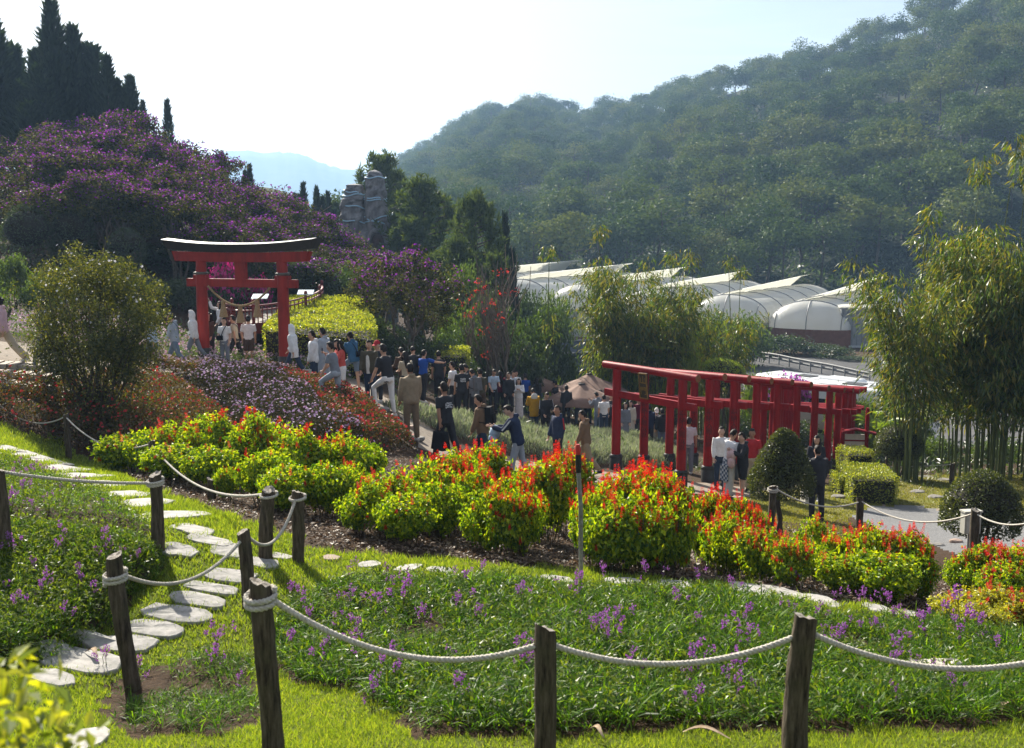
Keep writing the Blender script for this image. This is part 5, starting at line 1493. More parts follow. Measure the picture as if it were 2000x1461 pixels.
bushes = [
    (B_dark, 230, 470, 50, 170, 'dark shrub under the purple trees left of the clipped domes', 0), (B_dark, 330, 470, 49, 190, 'dark shrub under the purple trees behind the left end of the gate roof', 1), (B_dark, 430, 480, 48, 180, 'dark shrub directly behind the gate roof beam', 2), (B_dark, 540, 490, 47, 180, 'dark shrub behind the right end of the gate roof', 0), (B_dark, 640, 500, 46.5, 180, 'dark shrub above the long clipped hedge', 1), (B_dark, 680, 540, 45, 120, 'dark shrub between the railing and the lone purple tree', 2),
    (B_dark, 300, 540, 40.5, 120, 'dark shrub on the bank left of the tall gate', 1), (B_dark, 360, 545, 41.5, 110, 'dark shrub behind the left gate pillar', 2), (B_dark, 250, 530, 40, 130, 'dark shrub behind the right side of the big white-flowered shrub', 0), 
    (B_mid, 20, 500, 36, 95, 'sunlit green shrub at the left edge behind the pink flower bank', 0), (B_mid, 75, 530, 35, 80, 'smaller sunlit green shrub left of the big white-flowered shrub', 1), (B_mid, -30, 540, 33, 90, 'sunlit green shrub cut by the left edge above the pink-sweatered walker', 2),
    (B_mid, 905, 520, 55, 110, 'green shrub to the right of the lone purple tree', 0), (B_mid, 950, 560, 52, 110, 'green shrub behind the leafless red-flowered stems', 1), (B_mid, 890, 580, 50, 110, 'green shrub under the low pale pine', 2),
    (B_dark, 930, 620, 47, 150, 'dark green shrub left of the leafless red-flowered stems', 0), (B_dark, 1010, 600, 48, 130, 'dark green shrub right of the leafless red-flowered stems', 1), (B_dark, 1075, 600, 54, 130, 'dark shrub in front of the slate hut', 2), (B_dark, 1010, 660, 44.5, 120, 'low dark shrub behind the middle of the crowd', 2), (B_dark, 900, 690, 43, 90, 'low dark shrub behind the group in black tees', 1),
    (B_mid, 1085, 545, 75, 90, 'leafy tree-like shrub before the fifth greenhouse', 2), (B_dark, 1040, 560, 78, 110, 'dark leafy shrub before the farthest greenhouse', 0),
    (B_dark, 770, 640, 40, 130, 'dark shrub under the lone purple tree', 0), (B_dark, 840, 650, 41, 100, 'dark shrub behind the small yellow-topped hedge', 1), (B_mid, 720, 615, 40.5, 90, 'green shrub filling the gap between the long hedge and the lone purple tree', 0),
    (B_lime, 1180, 692, 45.5, 60, 'yellow-leaved shrub above the first low gate', 0), (B_lime, 1350, 655, 46, 70, 'pale lime shrub at the foot of the middle bamboo', 1), (B_mid, 1460, 610, 88, 120, 'fine-leaved tree in front of the second greenhouse', 1),
    (B_dark, 1400, 640, 99, 120, 'overgrown dark hedge shrub, first below the second greenhouse', 0), (B_dark, 1470, 650, 98, 120, 'overgrown dark hedge shrub, second below the greenhouses', 1), (B_dark, 1540, 655, 97, 120, 'overgrown dark hedge shrub before the red-brown wall', 2), (B_dark, 1610, 672, 95, 120, 'overgrown dark hedge shrub at the corner of the red-brown wall', 0), (B_dark, 1660, 694, 92, 70, 'last low shrub of the overgrown hedge beside the annex', 1),
    (B_mid, 1385, 590, 92, 110, 'leafy tree-like shrub between the third and fourth greenhouses', 2), (B_mid, 1290, 556, 96, 100, 'leafy tree-like shrub before the fourth greenhouse', 1), (B_mid, 1690, 762, 44, 80, 'twiggy shrub hiding the tail of the second coach', 2), (B_mid, 1640, 756, 47, 60, 'twiggy shrub before the tail of the white coach', 0), (B_mid, 1745, 745, 42, 80, 'leafy shrub before the second coach', 0), (B_mid, 1790, 770, 38, 90, 'shrub under the left fringe of the bamboo grove', 2), (B_mid, 1730, 790, 40, 70, 'low green shrub behind the notice board', 1),
    (B_mid, 1480, 720, 50, 70, 'twiggy olive shrub left of the white coach', 1), (B_dark, 1290, 790, 46, 90, 'dark shrub behind the plaque gate', 1), (B_dark, 1420, 800, 50, 150, 'dark shrub behind the middle low gates', 2), (B_dark, 1540, 820, 49, 150, 'dark shrub behind the farther low gates', 0),
    (B_mid, 1830, 850, 36, 90, 'green shrub among the bamboo stems', 1), (B_mid, 1950, 850, 37, 110, 'green shrub at the right edge behind the bamboo stems', 2)]
for ms, px_, top, D, w, lab, k in bushes:
    put_bush(ms[k % len(ms)], px_, top, D, w, lab, rz=k * 1.9 + px_)
def hill_scrub():
    g = np.random.default_rng(34); n = 34000
    t = g.uniform(-.17, .62, n); y = 138 + 150 * g.random(n) ** 1.6; x = t * y
    P = np.stack([x, y, zt(x, y) + g.random(n) * 1.6 * fbm(x / 4, y / 4, 35)], 1)
    V, F = leaves_at(P, np.tile(UP, (n, 1)), g, 1.0, .5, .5, 0, .8)
    tag(add('undergrowth', to_mesh('undergrowth', V, [F], [M_dgreen])), kind='stuff')
hill_scrub()
put_bush(B_pink[0], 440, 512, 42, 105, 'shrub with magenta bracts framed by the tall gate', 'flowering_shrub', 'shrub')
put_bush(B_pink[1], 500, 535, 43, 60, 'small magenta-flowered shrub right of the gate centre strut', 'flowering_shrub', 'shrub')
put_bush(B_lilac, 1545, 732, 44, 90, 'lilac bougainvillea against the side of the white coach', 'flowering_shrub', 'shrub', base=800)

# ------------------------------------------------------------------ clipped shapes
def shell_leaves(surf_fn, n, seed, L, W, mat, rough=.05):
    g = np.random.default_rng(seed)
    P, N = surf_fn(n, g)
    P = P - N * (g.random(len(P)) ** 1.5 * .14)[:, None] + N * (fbm(P[:, 0] * 3.1 + P[:, 2] * 1.7, P[:, 1] * 3.1 - P[:, 2] * 2.3, seed % 97, 3) - .45)[:, None] * rough * 3
    V, F = leaves_at(P, N, g, L, W, .55, .0, .75)
    return to_mesh('foliage', V, [F], [mat])
def dome_surf(rx, ry, rz, zc, hemi=-.55, peak=0.0):
    def f(n, g):
        d = rand_dirs(n * 2, g); d = d[d[:, 2] > hemi][:n]
        s = np.stack([d[:, 0] * rx, d[:, 1] * ry, d[:, 2] * rz], 1)
        if peak: s[:, :2] *= (1 - peak * np.clip(d[:, 2], 0, 1))[:, None]
        return s + [0, 0, zc], unit(d / [rx, ry, rz])
    return f
def box_surf(w, d, h, z0=.0, top_extra=1.6, rnd=.08):
    def f(n, g):
        A = np.array([w * d * top_extra, w * h, w * h, d * h, d * h]); k = g.choice(5, n, p=A / A.sum())
        u, v = g.random(n) - .5, g.random(n) - .5
        P = np.zeros((n, 3)); N = np.zeros((n, 3))
        m = k == 0; P[m] = np.stack([u[m] * w, v[m] * d, np.full(m.sum(), h)], 1); N[m] = (0, 0, 1)
        for q, sy in ((1, -1), (2, 1)):
            m = k == q; P[m] = np.stack([u[m] * w, np.full(m.sum(), sy * d / 2), (v[m] + .5) * h], 1); N[m] = (0, sy, 0)
        for q, sx in ((3, -1), (4, 1)):
            m = k == q; P[m] = np.stack([np.full(m.sum(), sx * w / 2), u[m] * d, (v[m] + .5) * h], 1); N[m] = (sx, 0, 0)
        P[:, 2] += z0
        # soft corners
        e = np.abs(P[:, 0]) / (w / 2) > .93
        P[e & (P[:, 2] > z0 + h * .9), 2] -= rnd * .6
        return P, N
    return f
def core_dome(rx, ry, rz, zc, peak=0):
    g = Geo(); g.ball((0, 0, zc), (rx, ry, rz), 14, 10); me = g.mesh('branches', [M_twig], True)
    return me
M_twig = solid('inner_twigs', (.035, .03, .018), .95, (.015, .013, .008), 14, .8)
def topiary(px_, top, D, Wpx, base_py, label, peak=0.0, trunk=True, mat=None, hemi=-.6, n=5200, L=.05, zmid=.5, name='topiary', half=False):
    p = w3(px_, top, D); zb = gz(p.x, p.y); W = Wpx * D / FPX; zl = w3(px_, base_py, D).z - zb
    H = p.z - zb; rz = (H - max(zl, 0)) * .5; zc = H - rz; rx = W / 2
    if half: zc = max(zl, 0) + .22 * (H - max(zl, 0)); rz = H - zc; hemi = -.25
    o = empty(name, (p.x, p.y, zb), px_ * .7, label, 'topiary')
    add('foliage', shell_leaves(dome_surf(rx, rx * .95, rz, zc, hemi if trunk else -1, peak), n, int(px_), L, L * .5, mat or M_topi), o)
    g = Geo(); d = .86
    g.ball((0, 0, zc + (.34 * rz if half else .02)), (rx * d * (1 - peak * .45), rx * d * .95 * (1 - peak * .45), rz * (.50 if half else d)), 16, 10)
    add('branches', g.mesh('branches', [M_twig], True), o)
    g = Geo(); gg = np.random.default_rng(int(px_))
    for k in range(4 if trunk else 2):
        branch_geo(g, gg, (gg.normal() * .05, gg.normal() * .05, -.2), (gg.normal() * rx * .3, gg.normal() * rx * .3, zc), .04, .025, .06, 5, seg=6)
    add('trunk', g.mesh('trunk', [M_trunk], True), o)
topiary(1531, 836, 17.2, 130, 968, 'cone-shaped dark topiary in front of the low gates', .42, True, n=11000, L=.05, half=True)
topiary(1757, 830, 30, 96, 905, 'round clipped topiary tree beside the yellow-topped hedges', 0, True, n=5000, L=.06)
topiary(1922, 919, 16.6, 160, 1038, 'wide domed topiary over the grey gravel at the right edge', .1, True, n=11000, L=.05, half=True)
topiary(1411, 700, 46, 96, 760, 'bright domed topiary peeping over the low gates', 0, True, M_lgreen, n=4200, L=.09)
topiary(50, 400, 44, 96, 490, 'clipped dome at the far left under the purple trees', 0, False, M_dgreen, n=3600, L=.09, half=True)
topiary(140, 400, 45, 80, 480, 'clipped dome right of the far-left one, under the purple trees', 0, False, M_dgreen, n=3400, L=.09, half=True)
topiary(246, 446, 43, 74, 500, 'low clipped dome behind the left end of the gate roof', 0, False, M_dgreen, n=3000, L=.09, half=True)
topiary(580, 512, 45, 60, 570, 'dark clipped dome behind the right gate pillar', 0, False, M_dgreen, n=2600, L=.09)

M_hedge = leaf_mat('hedge_leaf', [(.08, .13, .012), (.19, .25, .02), (.34, .38, .03), (.44, .45, .04)], (1.4, 1.3, .35), .5, .07, .4)
def hedge(px0, px1, D, dep, top, label, base=None, n=6000, L=.06, rz=0.0, follow=None):
    p0, p1 = w3(px0, top, D), w3(px1, top, D)
    c = (p0 + p1) / 2; W = p1.x - p0.x
    zb = gz(c.x, D + dep / 2) if base is None else w3((px0 + px1) / 2, base, D).z
    H = max(.25, c.z - zb)
    o = empty('hedge', (c.x, D + dep / 2, zb), rz, label, 'hedge')
    f = box_surf(W, dep, H)
    me = shell_leaves(f, n, int(px0 + px1), L, L * .55, M_hedge, .04)
    add('foliage', me, o)
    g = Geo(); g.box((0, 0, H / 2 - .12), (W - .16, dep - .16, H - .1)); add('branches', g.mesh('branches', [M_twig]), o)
    return o
def long_hedge():
    # lies along the rising ground behind the gate, so it is built in the slope's own shape
    x0, x1 = w3(512, 640, 33.5).x, w3(736, 640, 33.5).x
    o = empty('hedge', ((x0 + x1) / 2, 38, 0), 0, 'long clipped hedge with a sunlit yellow-green top behind the crowd', 'hedge')
    cx = (x0 + x1) / 2; g = np.random.default_rng(77)
    topz = lambda y: np.interp(y, [33.5, 43], [w3(620, 640, 33.5).z, w3(620, 576, 43).z])
    n = 26000
    A = np.array([9.5 * (x1 - x0) * 1.6, (x1 - x0) * 1.6, 9.5 * 1.3, 9.5 * 1.3]); k = g.choice(4, n, p=A / A.sum())
    u, v = g.random(n), g.random(n)
    XL = lambda y: x0 - (y - 33.5) * .12
    XR = lambda y: x1 - (y - 33.5) * .20
    Y = 33.5 + v * 9.5; Z = topz(Y); N = np.tile([0, 0, 1.0], (n, 1))
    m = k == 1; Y[m] = 33.5; Z[m] = topz(33.5) - v[m] * 1.7; N[m] = (0, -1, 0)
    X = XL(Y) + u * (XR(Y) - XL(Y))
    m = k == 2; X[m] = XL(Y[m]); Z[m] = topz(Y[m]) - u[m] * 1.4; N[m] = (-1, 0, 0)
    m = k == 3; X[m] = XR(Y[m]); Z[m] = topz(Y[m]) - u[m] * 1.6; N[m] = (1, 0, 0)
    xr = (X - cx) / (x1 - x0) * 2; Z = Z - .5 * np.clip(xr - .55, 0, 1) ** 2 * (k == 0) * 2
    P = np.stack([X - cx, Y - 38, Z], 1)
    P += N * ((fbm(X * 1.6, Y * 1.6 + Z * 2, 3) - .45) * .35)[:, None] - N * (g.random(n) ** 1.5 * .12)[:, None]
    V, F = leaves_at(P, N, g, .085, .048, .6, 0, .7)
    add('foliage', to_mesh('foliage', V, [F], [M_hedge]), o)
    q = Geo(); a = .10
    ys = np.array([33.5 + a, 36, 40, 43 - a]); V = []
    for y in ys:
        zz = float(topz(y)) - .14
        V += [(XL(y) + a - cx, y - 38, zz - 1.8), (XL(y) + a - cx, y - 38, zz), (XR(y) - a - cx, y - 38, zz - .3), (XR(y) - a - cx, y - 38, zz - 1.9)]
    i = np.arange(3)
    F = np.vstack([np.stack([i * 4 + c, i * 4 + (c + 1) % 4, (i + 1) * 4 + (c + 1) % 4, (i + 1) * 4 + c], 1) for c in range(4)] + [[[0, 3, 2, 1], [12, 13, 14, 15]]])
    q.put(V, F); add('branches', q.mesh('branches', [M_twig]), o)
long_hedge()
hedge(848, 912, 39.5, 3.2, 690, 'small rounded hedge with a bright yellow top behind the black-tee group', n=5200, L=.07)
hedge(1674, 1764, 25.0, 1.6, 929, 'flat-topped yellow hedge nearest the gravel path', n=7000, L=.05, rz=R(-8))
hedge(1656, 1710, 30.6, 1.1, 882, 'small square yellow hedge at the foot of the red gates', n=4200, L=.05)
hedge(1638, 1670, 26, .8, 930, 'low yellow hedge tuft left of the flat-topped hedge', n=2000, L=.05)

# ------------------------------------------------------------------ bamboo
def bamboo(px0, px1, D, dep, top, label, nc, nl, seed, low=.0, arch=.8, leafz=.3, Lf=.20, thin=1.0, tall=()):
    g = np.random.default_rng(seed)
    x0, x1 = w3(px0, 700, D).x, w3(px1, 700, D).x
    c = Vector(((x0 + x1) / 2, D, 0)); c.z = gz(c.x, c.y); W = x1 - x0
    o = empty('bamboo', c, 0, label, 'bamboo')
    H0 = w3((px0 + px1) / 2, top, D).z - c.z
    LP, LD = [], []
    for k in range(nc):
        bx, by = (g.random() - .5) * W * .62, (g.random() - .5) * dep * .7
        H = H0 * (.62 + .42 * g.random()) if k >= len(tall) else (w3(tall[k][0], tall[k][1], D).z - c.z)
        a = math.atan2(by, bx) + g.normal() * .6
        if k < len(tall):
            tx = w3(tall[k][0], 700, D).x - c.x; bx = tx + g.normal() * .25; a = g.random() * 6.28
        rch = arch * H * (.10 + .16 * g.random()) * (.3 if k < len(tall) else 1)
        t = np.linspace(0, 1, 11)
        P = np.stack([bx + math.cos(a) * rch * t ** 2.4, by + math.sin(a) * rch * t ** 2.4, t * H - (.12 * rch * t ** 5 if k >= len(tall) else 0)], 1)
        zb = gz(c.x + bx, c.y + by) - c.z
        P[:, 2] += zb * (1 - t) ; P[0, 2] -= .3
        geo = Geo(); geo.tube(P, (.034 * (1 - .8 * t) + .006) * thin, 6, up=(1, 0, 0))
        for q in range(1, 10):
            geo.tube([P[q] - [0, 0, .012], P[q] + [0, 0, .012]], .040 * (1 - .8 * t[q]) * thin + .006, 6)
        add('culm', geo.mesh('culm', [M_culm], True), o)
        m = max(10, int(nl / nc / 7 * (.35 if k < len(tall) else 1)))
        tt = leafz + (1 - leafz) * g.random(m) ** .8
        if k < len(tall): tt = np.concatenate([.35 + .25 * g.random(m // 2), .93 + .07 * g.random(m - m // 2)])
        B = np.stack([np.interp(tt, t, P[:, q]) for q in range(3)], 1)
        aa = g.random(m) * 6.28; ll = (.25 + .85 * g.random(m)) * (1.15 - .5 * tt) * (H0 / 8) * (.45 if k < len(tall) else 1)
        E = B + np.stack([np.cos(aa) * ll, np.sin(aa) * ll, ll * (.35 - .5 * g.random(m))], 1)
        LP.append(E); LD.append(np.stack([np.cos(aa), np.sin(aa), -.2 + 0 * aa], 1))
    LP = np.vstack(LP); LD = np.vstack(LD); n = 7
    P = np.repeat(LP, n, 0) + g.normal(size=(len(LP) * n, 3)) * .10
    D_ = unit(np.repeat(LD, n, 0) * .7 + rand_dirs(len(P), g) * .75 - UP * .75)
    ok = P[:, 2] > low * (.4 + 1.4 * g.random(len(P)))
    P, D_ = P[ok], D_[ok]
    V, F = kites(P, D_, unit(rand_dirs(len(P), g) * .7 + UP), Lf * (.6 + .7 * g.random(len(P))), Lf * .15 * (.8 + .4 * g.random(len(P))), .04, .1)
    add('foliage', to_mesh('foliage', V, [F], [M_bamb]), o)
bamboo(1150, 1345, 47.0, 3.5, 508, 'broad yellowing bamboo clump in the middle, behind the first low gates', 46, 30000, 51, .2, 1.1, .16, .34, 1.0, ((1150, 445), (1300, 490), (1085, 480)))
bamboo(1345, 1440, 48.5, 2.5, 575, 'thinner yellow bamboo right of the broad clump, in front of the greenhouses', 18, 9000, 57, .2, 1.0, .25, .34, 1.0, ((1415, 500), (1450, 520), (1355, 490)))
bamboo(1800, 2160, 30.5, 4.5, 440, 'tall bamboo grove with bare stems filling the right edge', 84, 66000, 53, 1.5, 1.0, .27, .30, .85, ((1912, 300), (1955, 262), (1990, 320), (2010, 290)))
bamboo(1740, 1830, 29.6, 1.6, 500, 'leaning bamboo at the left fringe of the tall grove', 16, 11000, 58, 1.6, 1.3, .34, .27, 1.0, ((1815, 405),))

# ------------------------------------------------------------------ leafless red-flowered stems, ferns, agaves
M_redf = leaf_mat('red_bracts', [(.42, .03, .03), (.52, .06, .05), (.45, .10, .05)], (1.3, .7, .6), .4, .03, .6)
def bare_tree(px_, base, D, top, wpx, label, seed):
    g = np.random.default_rng(seed); b = at(px_, D); H = w3(px_, top, D).z - b.z; W = wpx * D / FPX
    o = empty('bare_tree', b, 0, label, 'tree', None)
    geo = Geo(); tips = []
    for k in range(4):
        e = np.array([g.normal() * W * .22, g.normal() * W * .2, H * .5]); P = branch_geo(geo, g, (g.normal() * .1, g.normal() * .1, -.3), e, .07, .04, .06, 6, seg=6)
        for q in range(6):
            s = P[g.integers(2, 6)]; e2 = s + np.array([g.normal() * W * .22, g.normal() * W * .2, H * (.25 + .3 * g.random())]); P2 = branch_geo(geo, g, s, e2, .03, .012, .08, 5, seg=4)
            tips += [P2[3], e2]
            for r_ in range(2):
                e3 = P2[2] + np.array([g.normal() * W * .12, g.normal() * W * .12, H * .2]); branch_geo(geo, g, P2[2], e3, .014, .006, .08, 4, seg=3); tips.append(e3)
    add('trunk', geo.mesh('trunk', [M_trunk_pale], True), o)
    tips = np.array(tips); tips = tips[tips[:, 2] < H * .98]
    P = np.repeat(tips[g.random(len(tips)) < .10], 8, 0); P = P + g.normal(size=P.shape) * .10
    V, F = leaves_at(P, rand_dirs(len(P), g), g, .14, .07); add('blossom', to_mesh('blossom', V, [F], [M_redf]), o)
bare_tree(1000, 720, 43.5, 490, 130, 'leafless tree with scattered red flowers, its forked trunk behind the crowd', 61)
bare_tree(940, 700, 45, 545, 110, 'thinner leafless red-flowered tree left of the forked one', 62)
bare_tree(968, 700, 44, 530, 80, 'slim leafless red-flowered stems between the two leafless trees', 63)

def strap_plant(px_, base_py, D, top, Wpx, label, n, seed, mat, wd=.09, bend=.35, name='fern', cat='plant', zb=None):
    g = np.random.default_rng(seed); p = at(px_, D); z0 = w3(px_, base_py, D).z if base_py else p.z
    H = w3(px_, top, D).z - z0; W = Wpx * D / FPX
    o = empty(name, (p.x, p.y, z0), 0, label, cat)
    a = g.random(n) * 6.28; sp = g.random(n) ** .7 * min(1.3, W / H / 1.6)
    D_ = unit(np.stack([np.cos(a) * sp, np.sin(a) * sp, np.ones(n)], 1))
    P = np.stack([np.cos(a) * W * .10, np.sin(a) * W * .10, 0 * a], 1)
    V, F = straps(P, D_, H * (.8 + .35 * g.random(n)), wd * (.7 + .6 * g.random(n)), bend * g.random(n), g, 4)
    add('foliage', to_mesh('foliage', V, [F], [mat]), o)
    return o
M_nest = leaf_mat('nest_fern', [(.16, .28, .02), (.26, .38, .025), (.34, .42, .05)], (1.4, 1.35, .35), .5, .08, .35)
for k, (a, b, D, t, w, lab) in enumerate([(1245, 800, 46, 712, 60, 'bright bird\'s-nest fern seen over the tie beam left of the plaque'), (1290, 800, 46, 722, 60, 'bright bird\'s-nest fern seen over the tie beam right of the plaque'), (1275, 830, 45, 775, 80, 'bright strap-leaved fern below the plaque gate tie beam'), (1225, 830, 46, 770, 60, 'strap-leaved fern behind the two women in cream'), (1080, 790, 47, 735, 50, 'bright strap leaves between the two parasols'), (1320, 800, 46, 745, 46, 'strap-leaved fern behind the right post of the plaque gate'), (1130, 800, 46.5, 760, 50, 'bright strap leaves under the largest parasol')]):
    strap_plant(a, b, D, t, w, lab, 30, 70 + k, M_nest, .16, .2)
def fronds(px_, base_py, D, top, Wpx, label, n, seed, mat, name='palm'):
    g = np.random.default_rng(seed); p = at(px_, D); z0 = w3(px_, base_py, D).z; H = w3(px_, top, D).z - z0; W = Wpx * D / FPX
    o = empty(name, (p.x, p.y, z0), 0, label, 'plant'); geo = Geo(); LP, LDv, LN = [], [], []
    for k in range(n):
        a = k * 2.4 + g.normal() * .2; t = np.linspace(0, 1, 14); e = (.7 + .4 * g.random())
        P = np.stack([np.cos(a) * W * .5 * t * e, np.sin(a) * W * .5 * t * e, H * e * (1.7 * t - .95 * t * t)], 1)
        geo.tube(P, .012, 4); T = unit(np.gradient(P, axis=0)); S = unit(np.cross(T, UP))
        for s in (-1, 1):
            for q in range(3):
                i = np.arange(2, 14); LP.append(P[i] + T[i] * (q * .03)); LDv.append(S[i] * s + T[i] * .6 - UP * .25); LN.append(UP + 0 * T[i])
    P = np.vstack(LP); D_ = np.vstack(LDv)
    V, F = kites(P, D_, np.vstack(LN), W * .14, W * .022, .02, .1)
    add('fronds', to_mesh('fronds', V, [F], [mat]), o); add('stem', geo.mesh('stem', [M_culm], True), o)
fronds(1718, 850, 37, 800, 90, 'yellow-green palm fronds above the square yellow hedge', 12, 81, M_nest)
fronds(1745, 830, 39, 780, 70, 'smaller palm behind the yellow-green one', 10, 82, M_mgreen)
fronds(1275, 720, 46, 640, 90, 'tree fern crown in front of the middle bamboo', 12, 83, M_lgreen, 'tree_fern')

# ------------------------------------------------------------------ big white-flowered shrub at the left
M_shrub = leaf_mat('small_olive_leaf', [(.035, .05, .012), (.06, .078, .016), (.11, .125, .024), (.19, .18, .04)], (1.5, 1.4, .4), .40, .05, .42)
M_whitef = leaf_mat('white_petals', [(.62, .60, .62), (.72, .70, .74)], (1, 1, 1), .4, .03, .6)
def big_shrub():
    g = np.random.default_rng(90); D = 21.4; b = at(188, D); o = empty('flowering_shrub', b, 0, 'large dense shrub dotted with small white flowers beside the left walkway', 'shrub')
    H = w3(185, 478, D).z - b.z; W = 285 * D / FPX
    zc = H * .56
    P, N = lobes(g, 90, (0, 0, zc), (W * .48, W * .43, H * .40), .36, 27000, .9, -.8, .55)
    # stems fan out from a narrow foot
    k = (P[:, 2] < zc) ; f = .62 + .38 * np.clip(P[:, 2] / zc, 0, 1); P[:, 0] *= f; P[:, 1] *= f
    P2 = np.stack([g.normal(size=7000) * W * .20, g.normal(size=7000) * W * .17, g.random(7000) * zc], 1)
    P = np.vstack([P, P2]); N = np.vstack([N, rand_dirs(7000, g)])
    tw = []
    geo = Geo()
    for q in range(46):
        a = g.random() * 6.28; r_ = g.random() ** .5; z = H * (.6 + .42 * g.random()); e = np.array([math.cos(a) * r_ * W * .5, math.sin(a) * r_ * W * .46, z * (1 - .25 * r_ * r_)])
        pp = branch_geo(geo, g, (g.normal() * .15, g.normal() * .15, -.2), e, .022, .005, .07, 7, seg=4); tw.append(e)
    tw = np.array(tw); T = np.repeat(tw, 22, 0); T = T + g.normal(size=T.shape) * [.10, .10, .16]
    P = np.vstack([P, T]); N = np.vstack([N, rand_dirs(len(T), g)])
    V, F = leaves_at(P, N, g, .062, .034, .5, .1, .9)
    add('foliage', to_mesh('foliage', V, [F], [M_shrub]), o); add('stem', geo.mesh('stem', [M_trunk], True), o)
    w = np.clip(P[:, 2] - zc * .7, .001, 9); q = g.choice(len(P), 190, replace=False, p=w / w.sum())
    VV, FF = [], []; n0 = 0
    for s in range(5):
        a = s * 2 * math.pi / 5; nn = unit(N[q] + UP * .4 - np.array([0, .6, 0])); t1 = unit(np.cross(nn, rand_dirs(len(q), np.random.default_rng(3)))); t2 = np.cross(nn, t1)
        V, F = kites(P[q] + N[q] * .06, t1 * math.cos(a) + t2 * math.sin(a), nn, .032, .028, .08, -.05); VV.append(V); FF.append(F + n0); n0 += len(V)
    add('blossom', to_mesh('blossom', np.vstack(VV), [np.vstack(FF)], [M_whitef]), o)
big_shrub()
# ------------------------------------------------------------------ people
SKIN = [solid('skin', (.52, .31, .215), .55, (.46, .26, .175), 9, .05), solid('skin_tan', (.36, .20, .13), .55, (.31, .165, .105), 9, .05), solid('skin_fair', (.56, .36, .27), .55, (.50, .31, .23), 9, .05)]
M_hair = solid('black_hair', (.014, .011, .010), .6, (.025, .018, .014), 30, .4, stretch=(1, 1, .3), spec=.15)
M_eye = solid('dark_eye', (.01, .008, .007), .3)
M_lip = solid('lip', (.30, .10, .09), .5)
POSES = {   # lean, head pitch, legs L(thigh, knee) R, arms L(pitch, abduct, elbow, inward) R
    'stand': (2, 12, (4, 4, -3, 4), (6, 9, 14, .1), (4, 9, 18, .1)),
    'relax': (0, 5, (2, 3, 0, 2), (-4, 11, 22, .15), (10, 8, 12, .1)),
    'look': (6, 32, (5, 5, -4, 6), (18, 8, 60, .3), (12, 9, 30, .2)),
    'walk': (5, 10, (24, 12, -18, 22), (-16, 8, 10, .1), (16, 8, 14, .1)),
    'walk2': (6, 22, (-16, 24, 24, 12), (10, 8, 12, .12), (-12, 8, 12, .1)),
    'stride': (4, 4, (34, 12, -28, 14), (-18, 9, 12, .1), (18, 9, 20, .1)),
    'climb': (12, 12, (58, 66, -4, 6), (10, 14, 20, .1), (22, 12, 30, .1)),
    'phone': (5, 30, (4, 4, -3, 4), (34, 7, 92, .35), (34, 7, 92, .35)),
    'fold': (2, 16, (3, 3, -2, 3), (22, 10, 98, .75), (22, 10, 100, .75)),
    'reach': (4, 8, (4, 4, -4, 5), (8, 8, 20, .1), (70, 30, 12, .0)),
    'raise': (2, 4, (4, 4, -3, 4), (10, 8, 20, .1), (105, 26, 60, .2)),
    'carry': (14, 38, (14, 8, -10, 14), (40, 8, 62, .4), (30, 10, 70, .5)),
}
JOBS = []
def limb_dir(p, b, sx):
    return np.array([sx * math.sin(b) * 1.0, math.sin(p) * math.cos(b), -math.cos(p) * math.cos(b)])

class Fig:
    def __init__(s, pose, H, slim=1.0):
        lean, hp, lg, aL, aR = POSES[pose]
        s.k = H / 1.70; s.slim = slim
        l = R(lean)
        s.up = np.array([0, math.sin(l), math.cos(l)]); s.fw = np.array([0, math.cos(l), -math.sin(l)])
        hip = np.array([0, 0, 0.0])
        s.leg = {}
        for sx, (a, kn) in ((-1, lg[:2]), (1, lg[2:])):
            h = hip + [sx * .088, 0, 0]
            k = h + .43 * np.array([sx * .02, math.sin(R(a)), -math.cos(R(a))])
            f = k + .42 * np.array([0, math.sin(R(a - kn)), -math.cos(R(a - kn))])
            s.leg[sx] = (h, k, f, R(a - kn))
        low = min(s.leg[q][2][2] for q in (-1, 1)) - .075
        off = np.array([0, 0, -low])
        for q in (-1, 1): s.leg[q] = tuple(x + off for x in s.leg[q][:3]) + (s.leg[q][3],)
        s.P0 = hip + off
        s.neck = s.P0 + s.up * .525
        hd = R(lean * .5 + hp)
        s.hup = np.array([0, math.sin(hd * .5), math.cos(hd * .5)])
        s.head = s.neck + s.hup * .142 + np.array([0, math.sin(hd) * .03, 0])
        s.hrot = np.array(Matrix.Rotation(-hd, 3, 'X'))
        s.arm = {}
        for sx, (p, b, e, inw) in ((-1, aL), (1, aR)):
            sh = s.P0 + s.up * .485 + [sx * .172 * slim, 0, 0]
            d1 = limb_dir(R(p), R(b), sx); el = sh + .285 * d1
            d2 = unit(limb_dir(R(p + e), R(b * .4), sx) + np.array([-sx * inw, 0, 0])); wr = el + .25 * d2
            s.arm[sx] = (sh, el, wr, d2)
    def torso_rings(s, o=0, z0=-.08, z1=.53):
        zs = np.array([-.08, -.02, .06, .18, .30, .40, .46, .50, .535])
        rx = np.array([.145, .160, .158, .138, .158, .172, .165, .115, .058]) * (.55 + .45 * s.slim)
        ry = np.array([.095, .112, .108, .098, .112, .115, .100, .080, .058])
        zz = np.linspace(z0, z1, 11)
        P = [s.P0 + s.up * z for z in zz]
        return P, [(np.interp(z, zs, rx) + o, np.interp(z, zs, ry) + o) for z in zz]

def job(geo, voxel, it, done): JOBS.append((geo.mesh('tmp'), voxel, it, done))

